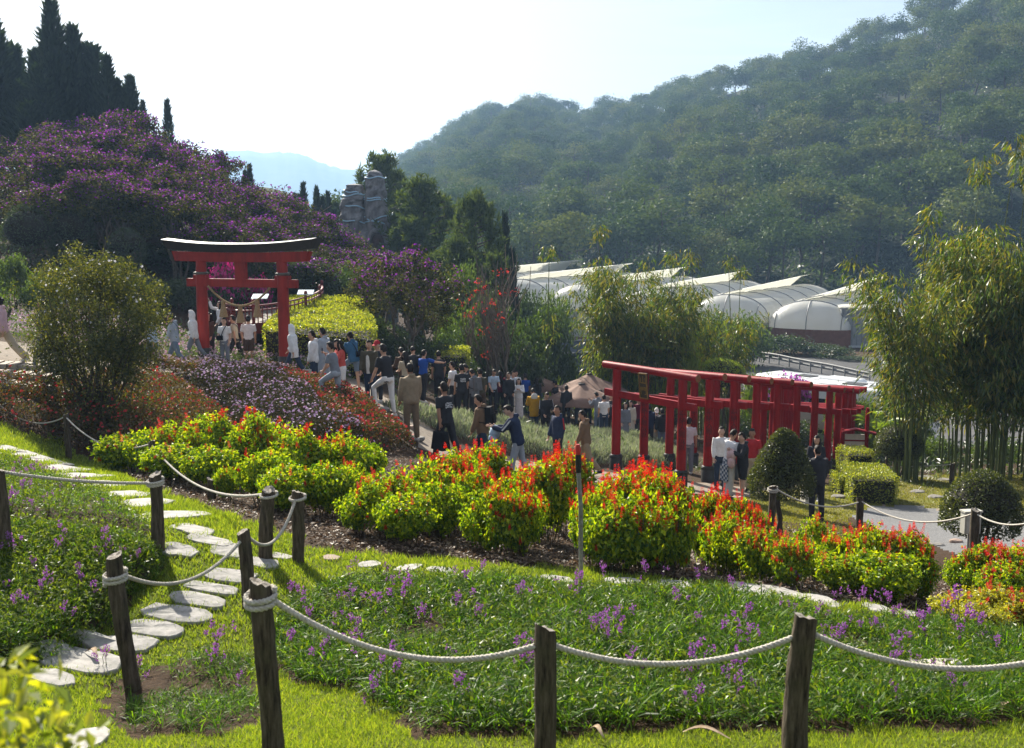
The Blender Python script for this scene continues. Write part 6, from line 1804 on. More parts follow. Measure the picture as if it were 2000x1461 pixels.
def run_jobs():
    obs = []
    for me, vx, it, done in JOBS:
        o = bpy.data.objects.new('tmp', me); COL.objects.link(o)
        m = o.modifiers.new('r', 'REMESH'); m.mode = 'VOXEL'; m.voxel_size = vx
        if it:
            m = o.modifiers.new('s', 'SMOOTH'); m.iterations = it; m.factor = .5
        m = o.modifiers.new('d', 'DECIMATE'); m.ratio = .30; m.use_collapse_triangulate = True
        obs.append(o)
    dg = bpy.context.evaluated_depsgraph_get()
    for o, (me, vx, it, done) in zip(obs, JOBS):
        r = bpy.data.meshes.new_from_object(o.evaluated_get(dg))
        V = np.zeros(len(r.vertices) * 3, np.float32); r.vertices.foreach_get('co', V)
        L = np.zeros(len(r.loops), np.int32); r.loops.foreach_get('vertex_index', L)
        done(V.reshape(-1, 3), L.reshape(-1, 3))
        bpy.data.meshes.remove(r)
    for o, j in zip(obs, JOBS):
        bpy.data.objects.remove(o); bpy.data.meshes.remove(j[0])
    JOBS.clear()

NP = [0]
def person(px_, top, d0, d1, H, yaw, pose, tops, bottoms, hair, label, extras=(), skin=0, slim=1.0, group=None, D=None):
    NP[0] += 1
    f = Fig(pose, H, slim)
    k = f.k
    topz = (f.head + f.hup * .12)[2] * k
    if D is None: D = solve_D(px_, top, topz, d0, d1)
    b = at(px_, D)
    o = empty('person', b, R(yaw), label, 'person', None, None, (k, k, k))
    sk = SKIN[skin]; seed = NP[0]; g0 = np.random.default_rng(seed)
    # ---- body, one skin
    g = Geo()
    P, rr = f.torso_rings(-.012); g.tube(P, rr, 12, up=(1, 0, 0))
    g.tube([f.P0 + f.up * .50, f.neck + f.hup * .03, f.head - f.hup * .05], [.062, .054, .052], 10, up=(1, 0, 0))
    hr = f.hrot
    g.ball(f.head, (.079, .095, .114), 12, 9, rot=hr)
    g.ball(f.head + hr @ np.array([0, .030, -.060]), (.055, .056, .056), 10, 7, rot=hr)
    g.ball(f.head + hr @ np.array([0, .096, -.018]), (.016, .022, .026), 8, 6, rot=hr)
    for sx in (-1, 1): g.ball(f.head + hr @ np.array([sx * .078, -.004, -.012]), (.014, .022, .034), 8, 6, rot=hr)
    for sx in (-1, 1):
        sh, el, wr, d2 = f.arm[sx]
        g.tube([sh - [sx * .03, 0, 0], sh, (sh + el) / 2, el, (el * .6 + wr * .4), wr, wr + d2 * .03], [.05, .052, .045, .039, .040, .028, .030], 10)
        g.tube([wr, wr + d2 * .05, wr + d2 * .095], [(.030, .018), (.040, .017), (.036, .014)], 8)
        h, kn, an, fa = f.leg[sx]
        g.tube([h + [0, 0, .05], h, (h + kn) / 2, kn, kn * .65 + an * .35, an], [.085, .086, .070, .050, .052, .034], 10)
        fd = np.array([0, math.cos(fa * .5), math.sin(fa * .5)])
        g.tube([an + [0, -.045, -.035], an + fd * .05 + [0, 0, -.045], an + fd * .165 + [0, 0, -.06]], [(.036, .034), (.042, .034), (.034, .02)], 8, up=(1, 0, 0))
    def body_done(V, F, o=o, f=f, sk=sk):
        q = Geo(); q.put(V, F)
        for sx in (-1, 1):                       # five fingers, each rooted in the palm
            sh, el, wr, d2 = f.arm[sx]
            side = unit(np.cross(d2, [0, 1.0, .2])); pal = unit(np.cross(side, d2))
            for n, (a, L_) in enumerate(((-.024, .070), (-.008, .080), (.009, .075), (.025, .060))):
                r0 = wr + d2 * .080 + side * a
                q.tube([r0, r0 + d2 * L_ * .55 + pal * .010, r0 + d2 * L_ * .92 + pal * .034], [.0085, .008, .006], 5)
            r0 = wr + d2 * .030 - side * .028 * sx
            q.tube([r0, r0 + d2 * .035 - side * .026 * sx, r0 + d2 * .065 - side * .030 * sx + pal * .012], [.011, .0095, .007], 5)
        add('body', q.mesh('body', [sk], True), o)
    job(g, .0165, 2, body_done)
    for sx in (-1, 1):
        add('eye', ME_EYE, o, loc=f.head + hr @ np.array([sx * .031, .078, .008]))
    add('mouth', ME_MOUTH, o, loc=f.head + hr @ np.array([0, .084, -.058]))
    # ---- clothes
    ty, col = tops[0], tops[1]
    off = {'tee': .012, 'shirt': .014, 'hoodie': .028, 'jacket': .030, 'dress': .014, 'coat': .034}[ty]
    hem = {'tee': -.10, 'shirt': -.11, 'hoodie': -.09, 'jacket': -.10, 'dress': -.10, 'coat': -.22}[ty]
    g = Geo(); P, rr = f.torso_rings(off, hem, .515)
    if ty in ('hoodie', 'jacket', 'coat'): rr = [(max(a, .158 * (.5 + .5 * slim) + .008 if i < 6 else a), max(b_, .120 if i < 6 else b_)) for i, (a, b_) in enumerate(rr)]
    g.tube(P, rr, 14, up=(1, 0, 0))
    long_ = ty in ('hoodie', 'jacket', 'coat') or (len(tops) > 2 and 'long' in tops[2])
    for sx in (-1, 1):
        sh, el, wr, d2 = f.arm[sx]
        if long_:
            q = g0.normal(size=3) * .004
            g.tube([sh - [sx * .05, 0, 0], sh, (sh + el) / 2, el + q, el * .5 + wr * .5, wr], np.array([.060, .064, .056, .052, .050, .040]) + (off - .012) * .7, 12)
        else:
            g.tube([sh - [sx * .05, 0, 0], sh, sh * .45 + el * .55, sh * .2 + el * .8], np.array([.060, .064, .064, .066]), 12)
    if ty in ('hoodie', 'jacket') and hair != 'hood':
        g.tube([f.neck - f.fw * .07 + f.up * .03 + [-.07, .02, 0], f.neck - f.fw * .115 + f.up * .015, f.neck - f.fw * .07 + f.up * .03 + [.07, .02, 0]], [.035, .048, .035], 8)
    cm = cloth(col)
    nm = {'tee': 'shirt', 'shirt': 'shirt', 'hoodie': 'hoodie', 'jacket': 'jacket', 'dress': 'dress', 'coat': 'jacket'}[ty]
    def wrinkle(V, s=seed, amt=.006):
        n = fbm(V[:, 0] * 9 + s, V[:, 2] * 13 + V[:, 1] * 6, s, 2) - .4
        return V + unit(V - [0, 0, 0] * 1) * 0 + np.stack([V[:, 0] * 0, n * amt * 2, 0 * n], 1)
    def top_done(V, F, o=o, nm=nm, cm=cm):
        q = Geo(); q.put(wrinkle(V), F); add(nm, q.mesh(nm, [cm], True), o)
    job(g, .022, 2, top_done)
    by, bc = bottoms
    g = Geo()
    if by in ('trousers', 'shorts', 'wide', 'slim'):
        zz = [-.10, -.03, .05, .12]
        g.tube([f.P0 + f.up * z for z in zz], [(.150, .108), (.172, .125), (.162, .116), (.146, .108)], 14, up=(1, 0, 0))
        for sx in (-1, 1):
            h, kn, an, fa = f.leg[sx]
            w = {'trousers': (.096, .074, .062), 'shorts': (.102, .088, .07), 'wide': (.104, .098, .094), 'slim': (.092, .062, .046)}[by]
            if by == 'shorts': g.tube([h + [0, 0, .04], h - [0, 0, .02], (h + kn) / 2, h * .12 + kn * .88], [.09, w[0], .094, w[1]], 12)
            else: g.tube([h + [0, 0, .04], h - [0, 0, .02], (h + kn) / 2, kn, kn * .5 + an * .5, an + (kn - an) * .02], [.09, w[0], (w[0] + w[1]) / 2, w[1], (w[1] + w[2]) / 2, w[2]], 12)
        nb = 'shorts' if by == 'shorts' else 'trousers'
    else:
        L_ = {'skirt': .42, 'long_skirt': .74, 'mini': .30}[by]
        bot = f.P0 - np.array([0, 0, L_])
        fx = (f.leg[-1][1] + f.leg[1][1]) / 2 - f.P0
        g.tube([f.P0 + f.up * .10, f.P0, f.P0 * .6 + bot * .4 + fx * .2, bot + fx * .35], [(.145, .108), (.172, .128), (.185, .15), (.215 if by != 'mini' else .19, .185)], 16, up=(1, 0, 0))
        nb = 'skirt'
    bm_ = cloth(bc)
    def bot_done(V, F, o=o, nb=nb, bm_=bm_):
        q = Geo(); q.put(wrinkle(V), F); add(nb, q.mesh(nb, [bm_], True), o)
    job(g, .022, 2, bot_done)
    # ---- shoes
    sc = cloth((.55, .54, .52)) if ('white_shoes' in extras or seed % 3 == 0) else cloth((.03, .03, .032))
    for sx in (-1, 1):
        h, kn, an, fa = f.leg[sx]; fd = np.array([0, math.cos(fa * .5), math.sin(fa * .5)])
        g = Geo(); g.tube([an + [0, -.07, -.04], an + [0, -.05, -.038], an + fd * .05 + [0, 0, -.042], an + fd * .14 + [0, 0, -.055], an + fd * .205 + [0, 0, -.062]], [(.028, .026), (.044, .044), (.048, .042), (.045, .028), (.028, .014)], 10, up=(1, 0, 0))
        add('shoe', g.mesh('shoe', [sc], True), o)
    # ---- hair, caps, hoods
    def head_shell(scale, keep, mat, name, jit=0.0):
        q = Geo(); q.ball((0, 0, 0), np.array([.080, .098, .122]) * scale, 18, 14)
        V = np.vstack(q.V); F4, F3 = np.vstack(q.F4), np.vstack(q.F3)
        if jit: V = V * (1 + (fbm(V[:, 0] * 40 + seed, V[:, 1] * 40 + V[:, 2] * 30, seed, 2) - .4)[:, None] * jit)
        m = keep(V); F4 = F4[m[F4].all(1)]; F3 = F3[m[F3].all(1)]
        W = (V - [0, .006, -.012]) @ hr.T + f.head
        add(name, to_mesh(name, W, [F3, F4] if len(F3) else [F4], [mat], smooth=True), o)
    hm = M_hair
    short = lambda V: (V[:, 2] > .062) | ((V[:, 1] < .028) & (V[:, 2] > -.03)) | ((V[:, 1] < -.02) & (V[:, 2] > -.085))
    if hair in ('short', 'long', 'cap', 'helmet', 'redcap', 'bun'):
        head_shell(1.07, short, hm, 'hair', .30)
    if hair == 'long':
        g = Geo(); c = f.head + hr @ np.array([0, -.05, .02])
        g.tube([c + [0, -.0, .06], c + [0, -.03, -.03], f.neck - f.fw * .085 + f.up * .0, f.neck - f.fw * .135 - f.up * .16, f.neck - f.fw * .125 - f.up * .30], [(.07, .05), (.092, .06), (.10, .05), (.09, .035), (.05, .015)], 12, up=(1, 0, 0))
        for sx in (-1, 1):
            c2 = f.head + hr @ np.array([sx * .072, .005, .02])
            g.tube([c2 + [0, 0, .03], c2 + [sx * .008, 0, -.08], f.neck + [sx * .085, .04, -.02], f.neck + [sx * .08, .07, -.16]], [.03, .034, .034, .016], 8)
        add('hair', g.mesh('hair', [hm], True), o)
    if hair == 'bun':
        g = Geo(); g.ball(f.head + hr @ np.array([0, -.10, .04]), .045, 10, 8); add('hair', g.mesh('hair', [hm], True), o)
    if hair in ('cap', 'helmet', 'redcap'):
        cm2 = {'cap': cloth((.02, .02, .022)), 'helmet': cloth((.72, .70, .66)), 'redcap': cloth((.42, .02, .03))}[hair]
        head_shell(1.13, lambda V: V[:, 2] > .028, cm2, 'hat')
        g = Geo(); th = np.linspace(-.9, .9, 9)
        I = np.stack([np.sin(th) * .088, np.cos(th) * .10, 0 * th + .033], 1); O = np.stack([np.sin(th) * .085, np.cos(th) * .12 + .055, 0 * th + .012], 1)
        V = np.vstack([I, O, I + [0, 0, .006], O + [0, 0, .006]]) @ hr.T + f.head; i = np.arange(8)
        g.put(V, np.vstack([np.stack([i, i + 1, i + 10, i + 9], 1), np.stack([i + 18, i + 27, i + 28, i + 19], 1), np.stack([i + 9, i + 10, i + 28, i + 27], 1)])); add('brim', g.mesh('brim', [cm2]), o)
    if hair == 'hood':
        head_shell(1.30, lambda V: (V[:, 1] < .052) , cm, 'hood')
        g = Geo(); g.tube([f.neck - f.up * .06, f.neck + f.hup * .05 - f.fw * .01, f.head - f.fw * .02], [.10, .098, .10], 12, up=(1, 0, 0)); 
        add('hood', g.mesh('hood', [cm], True), o)
    # ---- things that belong to the outfit
    for e in extras:
        if e == 'backpack' or e == 'greybag':
            g = Geo(); c = f.P0 + f.up * .30 - f.fw * .20
            rot = np.stack([[1, 0, 0], f.fw, f.up], 1)
            g.box(c, (.29, .15, .42), rot=rot, taper=.86); g.box(c - f.fw * .09 - f.up * .06, (.22, .05, .22), rot=rot, taper=.9)
            bp = add('backpack', g.mesh('backpack', [cloth((.018, .018, .02) if e == 'backpack' else (.16, .16, .17))]), o)
            for sx in (-1, 1):
                g = Geo(); g.tube([c + [sx * .1, 0, 0] + f.up * .18, f.P0 + f.up * .53 + [sx * .11, 0, 0], f.P0 + f.up * .42 + f.fw * .15 + [sx * .115, 0, 0], f.P0 + f.up * .2 + [sx * .185, 0, 0], c + [sx * .12, 0, 0] - f.up * .16], [(.022, .008)] * 5, 6); add('strap', g.mesh('strap', [cloth((.02, .02, .022))], True), bp)
        if e in ('crossbag', 'frontbag'):
            s_ = 1 if e == 'frontbag' else -1
            c = f.P0 + f.up * .12 + f.fw * s_ * .17 + [.09, 0, 0]
            g = Geo(); g.box(c, (.21, .08, .16), rot=np.stack([[1, 0, 0], f.fw, f.up], 1), taper=.92); bp = add('bag', g.mesh('bag', [cloth((.016, .016, .02))]), o)
            th = np.linspace(0, 2 * math.pi, 16); ctr = f.P0 + f.up * .30
            Pp = ctr + np.stack([np.cos(th) * .0, 0 * th, 0 * th], 1) + np.outer(np.sin(th), f.fw) * .155 + np.outer(np.cos(th), np.array([-.10, 0, 0]) + f.up * .235)
            g = Geo(); g.tube(Pp, [(.016, .006)] * 16, 6, cap=False); add('strap', g.mesh('strap', [cloth((.016, .016, .02))], True), bp)
        if e in ('print', 'printfront'):
            s_ = -1 if e == 'print' else 1; c = f.P0 + f.up * .36 + f.fw * s_ * .137
            g = Geo(); gg = np.random.default_rng(seed); rot = np.stack([[1, 0, 0], f.fw, f.up], 1)
            for row in range(3):
                x = -.085
                while x < .075:
                    w = .012 + .02 * gg.random(); g.box(c + [x + w / 2, 0, 0] + f.up * (-.04 * row + gg.normal() * .004), (w, .004, .020 + .014 * gg.random()), rot=rot); x += w + .009
            add('print', g.mesh('print', [cloth((.62, .62, .64))]), o)
        if e.startswith('inner:'):
            g = Geo(); c = f.P0 + f.up * .18 + f.fw * .108
            col_ = tuple(float(v) for v in e[6:].split(','))
            g.tube([f.P0 - f.up * .09 + f.fw * .085, f.P0 + f.up * .15 + f.fw * .098, f.P0 + f.up * .36 + f.fw * .098, f.P0 + f.up * .47 + f.fw * .05], [(.062, .064), (.062, .064), (.062, .06), (.035, .06)], 12, up=(1, 0, 0)); add('undershirt', g.mesh('undershirt', [cloth(col_)], True), o)
        if e.startswith('stripe:'):
            col_ = tuple(float(v) for v in e[7:].split(','))
            for sx in (-1, 1):
                sh, el, wr, d2 = f.arm[sx]; out = np.array([sx * .078, 0, 0])
                g = Geo(); g.tube([sh + out + f.up * .01, (sh + el) / 2 + out * .96, el + out * .9], [(.010, .018)] * 3, 6, up=(1, 0, 0)); add('sleeve_stripe', g.mesh('sleeve_stripe', [cloth(col_)], True), o)
        if e == 'bag_white':
            wr, d2 = f.arm[-1][2], f.arm[-1][3]; c = wr + d2 * .12 - np.array([0, 0, .26])
            g = Geo(); g.box(c, (.10, .26, .30), taper=.9); bp = add('tote_bag', g.mesh('tote_bag', [cloth((.62, .59, .52))]), o)
            g = Geo(); g.tube([c + [0, -.08, .15], wr + d2 * .10, c + [0, .08, .15]], .008, 5); add('strap', g.mesh('strap', [cloth((.62, .59, .52))], True), bp)
        if e == 'bag_black':
            wr, d2 = f.arm[-1][2], f.arm[-1][3]; c = wr + d2 * .12 - np.array([0, 0, .24])
            g = Geo(); g.box(c, (.22, .40, .38), taper=.75); bp = add('bag', g.mesh('bag', [cloth((.014, .014, .016))]), o)
            g = Geo(); g.tube([c + [0, -.1, .19], wr + d2 * .10, c + [0, .1, .19]], .012, 5); add('strap', g.mesh('strap', [cloth((.014, .014, .016))], True), bp)
        if e.startswith('bundle:'):
            col_ = tuple(float(v) for v in e[7:].split(','))
            c = (f.arm[-1][2] + f.arm[1][2]) / 2 - np.array([0, 0, .10]); g = Geo(); g.ball(c, (.15, .12, .15), 14, 10); g.ball(c + [-.06, .03, -.17], (.11, .09, .16), 12, 9); g.ball(c + [.08, 0, -.05], (.10, .10, .12), 12, 9)
            V = np.vstack(g.V); V += (unit(V - c) * ((fbm(V[:, 0] * 14, V[:, 2] * 14 + V[:, 1] * 9, seed, 3) - .45) * .09)[:, None]); g.V = [V]
            add('bundle', g.mesh('bundle', [cloth(col_)], True), o)
        if e == 'phone':
            wr, d2 = f.arm[1][2], f.arm[1][3]; g = Geo(); g.box(wr + d2 * .13 + [0, .01, .03], (.07, .012, .14)); add('phone', g.mesh('phone', [M_glass]), o)
        if e == 'whitehood':
            g = Geo(); g.ball(f.neck - f.fw * .10 - f.up * .03, (.13, .06, .13), 12, 9); add('hood', g.mesh('hood', [cloth((.66, .63, .58))], True), o)
        if e == 'plaid':
            g = Geo(); g.tube([f.P0 + f.up * .06, f.P0 - f.up * .02, f.P0 - f.up * .10], [(.175, .132), (.188, .142), (.182, .14)], 14, up=(1, 0, 0)); g.box(f.P0 - f.up * .28 + f.fw * -.13, (.26, .04, .40)); add('tied_shirt', g.mesh('tied_shirt', [M_plaid], False), o)
    return o
ge = Geo(); ge.ball((0, 0, 0), (.012, .008, .007), 8, 6); ME_EYE = ge.mesh('eye', [M_eye], True)
ge = Geo(); ge.ball((0, 0, 0), (.022, .008, .006), 8, 6); ME_MOUTH = ge.mesh('mouth', [M_lip], True)
def plaid():
    m, n, l, out = new_mat('plaid_cloth'); p = n.new('ShaderNodeBsdfPrincipled'); p.inputs['Roughness'].default_value = .9
    tc = n.new('ShaderNodeTexCoord'); ck = n.new('ShaderNodeTexChecker'); ck.inputs['Scale'].default_value = 16; ck.inputs[1].default_value = (.45, .47, .5, 1); ck.inputs[2].default_value = (.04, .07, .12, 1)
    l.new(tc.outputs['Object'], ck.inputs[0]); l.new(ck.outputs[0], p.inputs['Base Color']); l.new(p.outputs[0], out.inputs[0]); return m
M_plaid = plaid()
BLK, NAVY, WHT, CRM, GRY, LGR, BLU, DEN, BEI, KHA, BRN, TAN, OLV = (.034, .034, .04), (.03, .042, .085), (.74, .74, .75), (.56, .51, .43), (.20, .22, .26), (.36, .40, .46), (.02, .075, .34), (.045, .12, .22), (.46, .39, .29), (.30, .235, .16), (.085, .055, .04), (.20, .13, .08), (.085, .075, .05)
RED, CORAL, MUST, TEAL, PINK, WINE, JEAN, DJEAN, SKYB = (.42, .03, .035), (.55, .10, .085), (.50, .27, .02), (.02, .12, .19), (.62, .42, .47), (.12, .015, .035), (.15, .20, .27), (.035, .05, .09), (.42, .52, .64)
def crowd():
    p = person
    # left plaza and around the tall gate
    p(8, 581, 19, 26, 1.64, 92, 'stride', ('hoodie', PINK), ('wide', BEI), 'bun', 'woman in a pale pink sweater and wide beige trousers striding past the left edge', ('white_shoes', 'phone'), 2, .85)
    p(92, 590, 20, 30, 1.70, 88, 'walk', ('hoodie', GRY), ('trousers', GRY), 'short', 'walker in grey mostly hidden behind the big white-flowered shrub', ('white_shoes',), D=23.2)
    p(300, 618, 24, 32, 1.66, 95, 'walk', ('hoodie', SKYB), ('trousers', JEAN), 'short', 'person in pale blue glimpsed through the right branches of the big shrub', (), D=28)
    p(343, 613, 24, 34, 1.70, 92, 'walk2', ('hoodie', LGR), ('trousers', JEAN), 'short', 'man in a grey-blue hoodie with a black shoulder bag walking left before the gate', ('frontbag',))
    p(381, 609, 24, 34, 1.72, 90, 'walk', ('hoodie', WHT), ('trousers', GRY), 'hood', 'person in a white hoodie with the hood up walking left before the gate pillar')
    p(413, 612, 33, 42, 1.62, 150, 'stand', ('tee', BRN, 'long'), ('trousers', BLK), 'long', 'long-haired woman in a dark brown top just right of the left gate pillar', (), 2, .82)
    p(434, 590, 36, 46, 1.66, 120, 'raise', ('hoodie', WHT), ('trousers', DJEAN), 'long', 'woman in white with a raised arm under the left end of the sacred rope', (), 2, .85)
    p(440, 623, 32, 42, 1.60, 170, 'relax', ('shirt', WHT), ('trousers', GRY), 'short', 'short-haired person in white with a black bag behind the beige-shirted man', ('frontbag',), 2, .9)
    p(461, 617, 30, 38, 1.70, 88, 'walk', ('shirt', BEI), ('trousers', BLK), 'short', 'man in a beige shirt with a black strap walking left through the gate', ('crossbag',))
    p(487, 617, 33, 42, 1.70, 8, 'relax', ('tee', WHT), ('shorts', BRN), 'short', 'man in a white tee and brown shorts seen from behind, under the middle tassel', ())
    p(574, 638, 30, 40, 1.66, 80, 'walk', ('coat', WHT), ('trousers', DJEAN), 'hood', 'hooded person in white half hidden behind the right gate pillar')
    # climbing group right of the gate
    p(613, 650, 27, 36, 1.68, 95, 'stand', ('hoodie', WHT), ('trousers', DJEAN), 'short', 'man in white holding a cream tote bag right of the gate', ('bag_white',))
    p(633, 641, 24, 34, 1.76, 60, 'stand', ('hoodie', LGR), ('wide', LGR), 'short', 'tall man in a grey-blue hooded jacket and grey trousers seen from behind')
    p(667, 663, 25, 34, 1.62, 120, 'phone', ('tee', CORAL, 'long'), ('trousers', WHT), 'long', 'woman in a coral top looking at her phone', ('phone',), 2, .85)
    p(655, 690, 24, 34, 1.62, 75, 'climb', ('tee', GRY), ('trousers', LGR), 'short', 'person in grey stepping up in front of the coral-topped woman', (), 0, .9)
    p(691, 650, 24, 32, 1.74, 50, 'climb', ('jacket', DEN), ('shorts', JEAN), 'cap', 'man in a denim shirt and black cap with a cross-body strap', ('crossbag',))
    p(722, 670, 25, 33, 1.70, 165, 'stand', ('jacket', OLV), ('trousers', DJEAN), 'short', 'man in an open dark jacket over a white tee beside the denim-shirted man', ('inner:.62,.60,.56',))
    p(737, 666, 26, 36, 1.72, 150, 'relax', ('tee', BLK), ('trousers', BLK), 'redcap', 'man in a red cap behind the black polo shirt')
    p(757, 674, 22, 28, 1.74, 55, 'climb', ('tee', BLK), ('slim', WHT), 'short', 'man in a black polo and white trousers lifting a leg onto the stone step', ('white_shoes',))
    p(788, 680, 25, 36, 1.68, 40, 'look', ('jacket', BRN), ('trousers', BLK), 'short', 'dark-haired man in brown seen just above the long-haired woman in beige')
    p(794, 688, 25, 34, 1.62, 30, 'look', ('shirt', BEI), ('trousers', BLK), 'long', 'long-haired woman in beige behind the big man in tan', (), 2, .85)
    p(802, 711, 20, 25, 1.74, 30, 'stand', ('hoodie', KHA), ('trousers', (.20, .15, .10)), 'short', 'broad man in a tan sweatshirt and brown trousers climbing the steps', ('white_shoes',), 1, 1.04)
    p(808, 678, 26, 36, 1.72, 20, 'look', ('tee', BLK), ('trousers', BLK), 'short', 'dark-haired man in black left of the royal-blue tee')
    p(826, 684, 25, 34, 1.72, -40, 'reach', ('tee', BLU), ('trousers', BLK), 'short', 'man in a royal-blue tee with an arm on his friend in black', ())
    p(857, 686, 26, 36, 1.74, 15, 'stand', ('tee', BLK), ('trousers', BLK), 'short', 'man in a black tee with his friend\'s arm on his shoulder')
    p(870, 748, 21, 28, 1.74, 40, 'walk', ('tee', BLK), ('trousers', BLK), 'short', 'man in a black tee with white script on the back, carrying a black bag', ('print', 'bag_black'), 1)
    # crowd in the middle
    c = [(885, 707, 1.70, 70, 'stand', ('shirt', WHT), ('trousers', BLK), 'short', 'man in a white shirt and black trousers left of the white-printed black tee', ()),
         (902, 712, 1.72, 20, 'stand', ('tee', BLK), ('trousers', BLK), 'short', 'man in a black tee with a white block print on its back', ('print',)),
         (915, 712, 1.70, 60, 'look', ('jacket', BLK), ('trousers', BLK), 'short', 'dark-haired man in a black jacket behind the grey backpack', ()),
         (926, 722, 1.66, 40, 'look', ('jacket', GRY), ('trousers', BLK), 'short', 'man with a grey backpack left of the olive tee', ('greybag',)),
         (938, 720, 1.72, 20, 'stand', ('tee', OLV), ('trousers', BRN), 'short', 'man in a dark olive tee seen from behind', ()),
         (963, 721, 1.70, 200, 'look', ('shirt', SKYB), ('trousers', BLK), 'short', 'man in a pale blue shirt looking down at his hands', ()),
         (977, 725, 1.62, 10, 'stand', ('jacket', WINE), ('trousers', BLK), 'long', 'woman in dark wine red behind the pale blue shirt', ()),
         (993, 728, 1.70, 190, 'relax', ('jacket', BLK), ('trousers', BLK), 'short', 'man in a black jacket left of the grey hoodie', ()),
         (1001, 725, 1.72, 230, 'stand', ('hoodie', LGR), ('trousers', GRY), 'short', 'man in a light grey hoodie behind the woman in white', ()),
         (1008, 723, 1.72, 170, 'stand', ('tee', WHT), ('trousers', BLK), 'short', 'man whose dark head shows just behind the woman in white', ()),
         (1026, 725, 1.72, 10, 'stand', ('tee', BLU), ('trousers', BLK), 'cap', 'man in a bright blue tee and dark cap right of the woman in white', ()),
         (1048, 734, 1.66, 20, 'stand', ('jacket', BLK), ('trousers', BLK), 'long', 'woman in black with very long dark hair', ())]
    for a, b, H, yw, po, t, bt, ha, la, ex in c: p(a, b, 27, 43, H, yw, po, t, bt, ha, la, ex, 0, .9)
    c = [(1013, 739, 1.60, 178, 'fold', ('hoodie', WHT), ('long_skirt', (.60, .56, .55)), 'long', 'woman in a white sweater and long pale skirt with folded arms', (), 2),
         (1043, 760, 1.60, 15, 'look', ('coat', MUST), ('trousers', DJEAN), 'short', 'person in a mustard yellow jacket with a white hood', ('whitehood',), 0),
         (1066, 772, 1.62, 200, 'look', ('jacket', BLK), ('trousers', BLK), 'short', 'person in black bending beside the mustard jacket', ('stripe:.6,.6,.62',), 0),
         (1086, 744, 1.72, 60, 'stand', ('tee', BLK), ('trousers', BLK), 'cap', 'man in a black cap and black tee with a small white chest print', ('printfront',), 1),
         (1107, 753, 1.70, 5, 'stand', ('jacket', BLK), ('trousers', BLK), 'short', 'man in plain black seen from behind beside the black cap', (), 1),
         (1131, 756, 1.70, 30, 'look', ('hoodie', LGR), ('trousers', JEAN), 'short', 'man in a light grey hoodie under the lower parasol', (), 0),
         (1149, 757, 1.70, 20, 'stand', ('jacket', TEAL), ('trousers', DJEAN), 'short', 'man in a teal jacket right of the grey hoodie', (), 0),
         (1169, 767, 1.68, 40, 'phone', ('jacket', GRY), ('trousers', JEAN), 'short', 'man in a slate grey jacket looking down, left of the first low gate', (), 0),
         (1174, 762, 1.70, 15, 'stand', ('tee', NAVY), ('trousers', DJEAN), 'short', 'man in navy just behind the slate grey jacket', (), 1),
         (1181, 772, 1.66, 10, 'stand', ('shirt', WHT), ('trousers', DJEAN), 'short', 'person in white between the slate grey jacket and the gate post', (), 0),
         (1195, 770, 1.68, 190, 'relax', ('tee', BLK), ('trousers', BLK), 'short', 'man in black with a white chest print beside the first gate post', ('printfront',), 0)]
    for a, b, H, yw, po, t, bt, ha, la, ex, sk in c: p(a, b, 33, 46, H, yw, po, t, bt, ha, la, ex, sk, .92)
    # single file in front of the sage bed
    p(942, 777, 22, 30, 1.70, 75, 'walk2', ('jacket', TAN), ('trousers', DJEAN), 'short', 'man in a brown jacket with a black backpack walking left along the sage bed', ('backpack',), 0)
    p(1012, 797, 21, 30, 1.70, 80, 'carry', ('jacket', NAVY), ('trousers', LGR), 'short', 'man in a navy and white jacket stooping over a pale blue bundle', ('bundle:.42,.54,.68', 'stripe:.6,.62,.64'), 2)
    p(1090, 793, 22, 30, 1.72, 120, 'relax', ('jacket', NAVY), ('trousers', BLK), 'short', 'man in a navy track jacket with red sleeve stripes', ('stripe:.45,.03,.03',), 1)
    p(1146, 803, 21, 29, 1.74, 75, 'walk2', ('jacket', TAN), ('trousers', KHA), 'short', 'man in an open tan jacket over a dark shirt left of the first low gate', ('inner:.04,.025,.02',), 0)
    # behind and under the low gates
    p(1222, 790, 37, 46, 1.58, 190, 'stand', ('coat', GRY), ('mini', GRY), 'long', 'long-haired girl in grey just left of the girl in cream', (), 2, .8)
    p(1233, 783, 36, 46, 1.60, 178, 'stand', ('coat', CRM), ('mini', CRM), 'long', 'long-haired girl in a cream sweater and short skirt seen between the gate posts', (), 2, .82)
    p(1249, 777, 38, 48, 1.68, 170, 'relax', ('jacket', WINE), ('trousers', BLK), 'short', 'person in maroon behind the second gate post', (), 0)
    p(1270, 792, 36, 46, 1.70, 20, 'stand', ('jacket', NAVY), ('trousers', BLK), 'short', 'person in dark navy left of the white-capped girl', (), 0)
    p(1284, 797, 36, 46, 1.60, 180, 'fold', ('hoodie', (.40, .38, .37)), ('skirt', CRM), 'helmet', 'girl in a white cap, grey sweater and cream skirt between the gate posts', (), 2, .82)
    p(1296, 806, 36, 46, 1.62, 10, 'stand', ('jacket', BLK), ('trousers', JEAN), 'short', 'person in black right of the white-capped girl', (), 0)
    p(1348, 816, 26, 33, 1.70, -20, 'relax', ('shirt', (.62, .60, .66)), ('trousers', GRY), 'short', 'man in a pale lilac-white shirt behind the front right gate post', (), 0)
    p(1413, 834, 26, 33, 1.70, 175, 'relax', ('tee', WHT, 'long'), ('trousers', DJEAN), 'short', 'man in a white long-sleeved top facing out between the gate posts', (), 2)
    p(1430, 841, 24, 32, 1.74, -60, 'look', ('tee', WHT), ('wide', (.56, .54, .50)), 'short', 'man in a white tee with a plaid shirt tied round his waist', ('plaid',), 0)
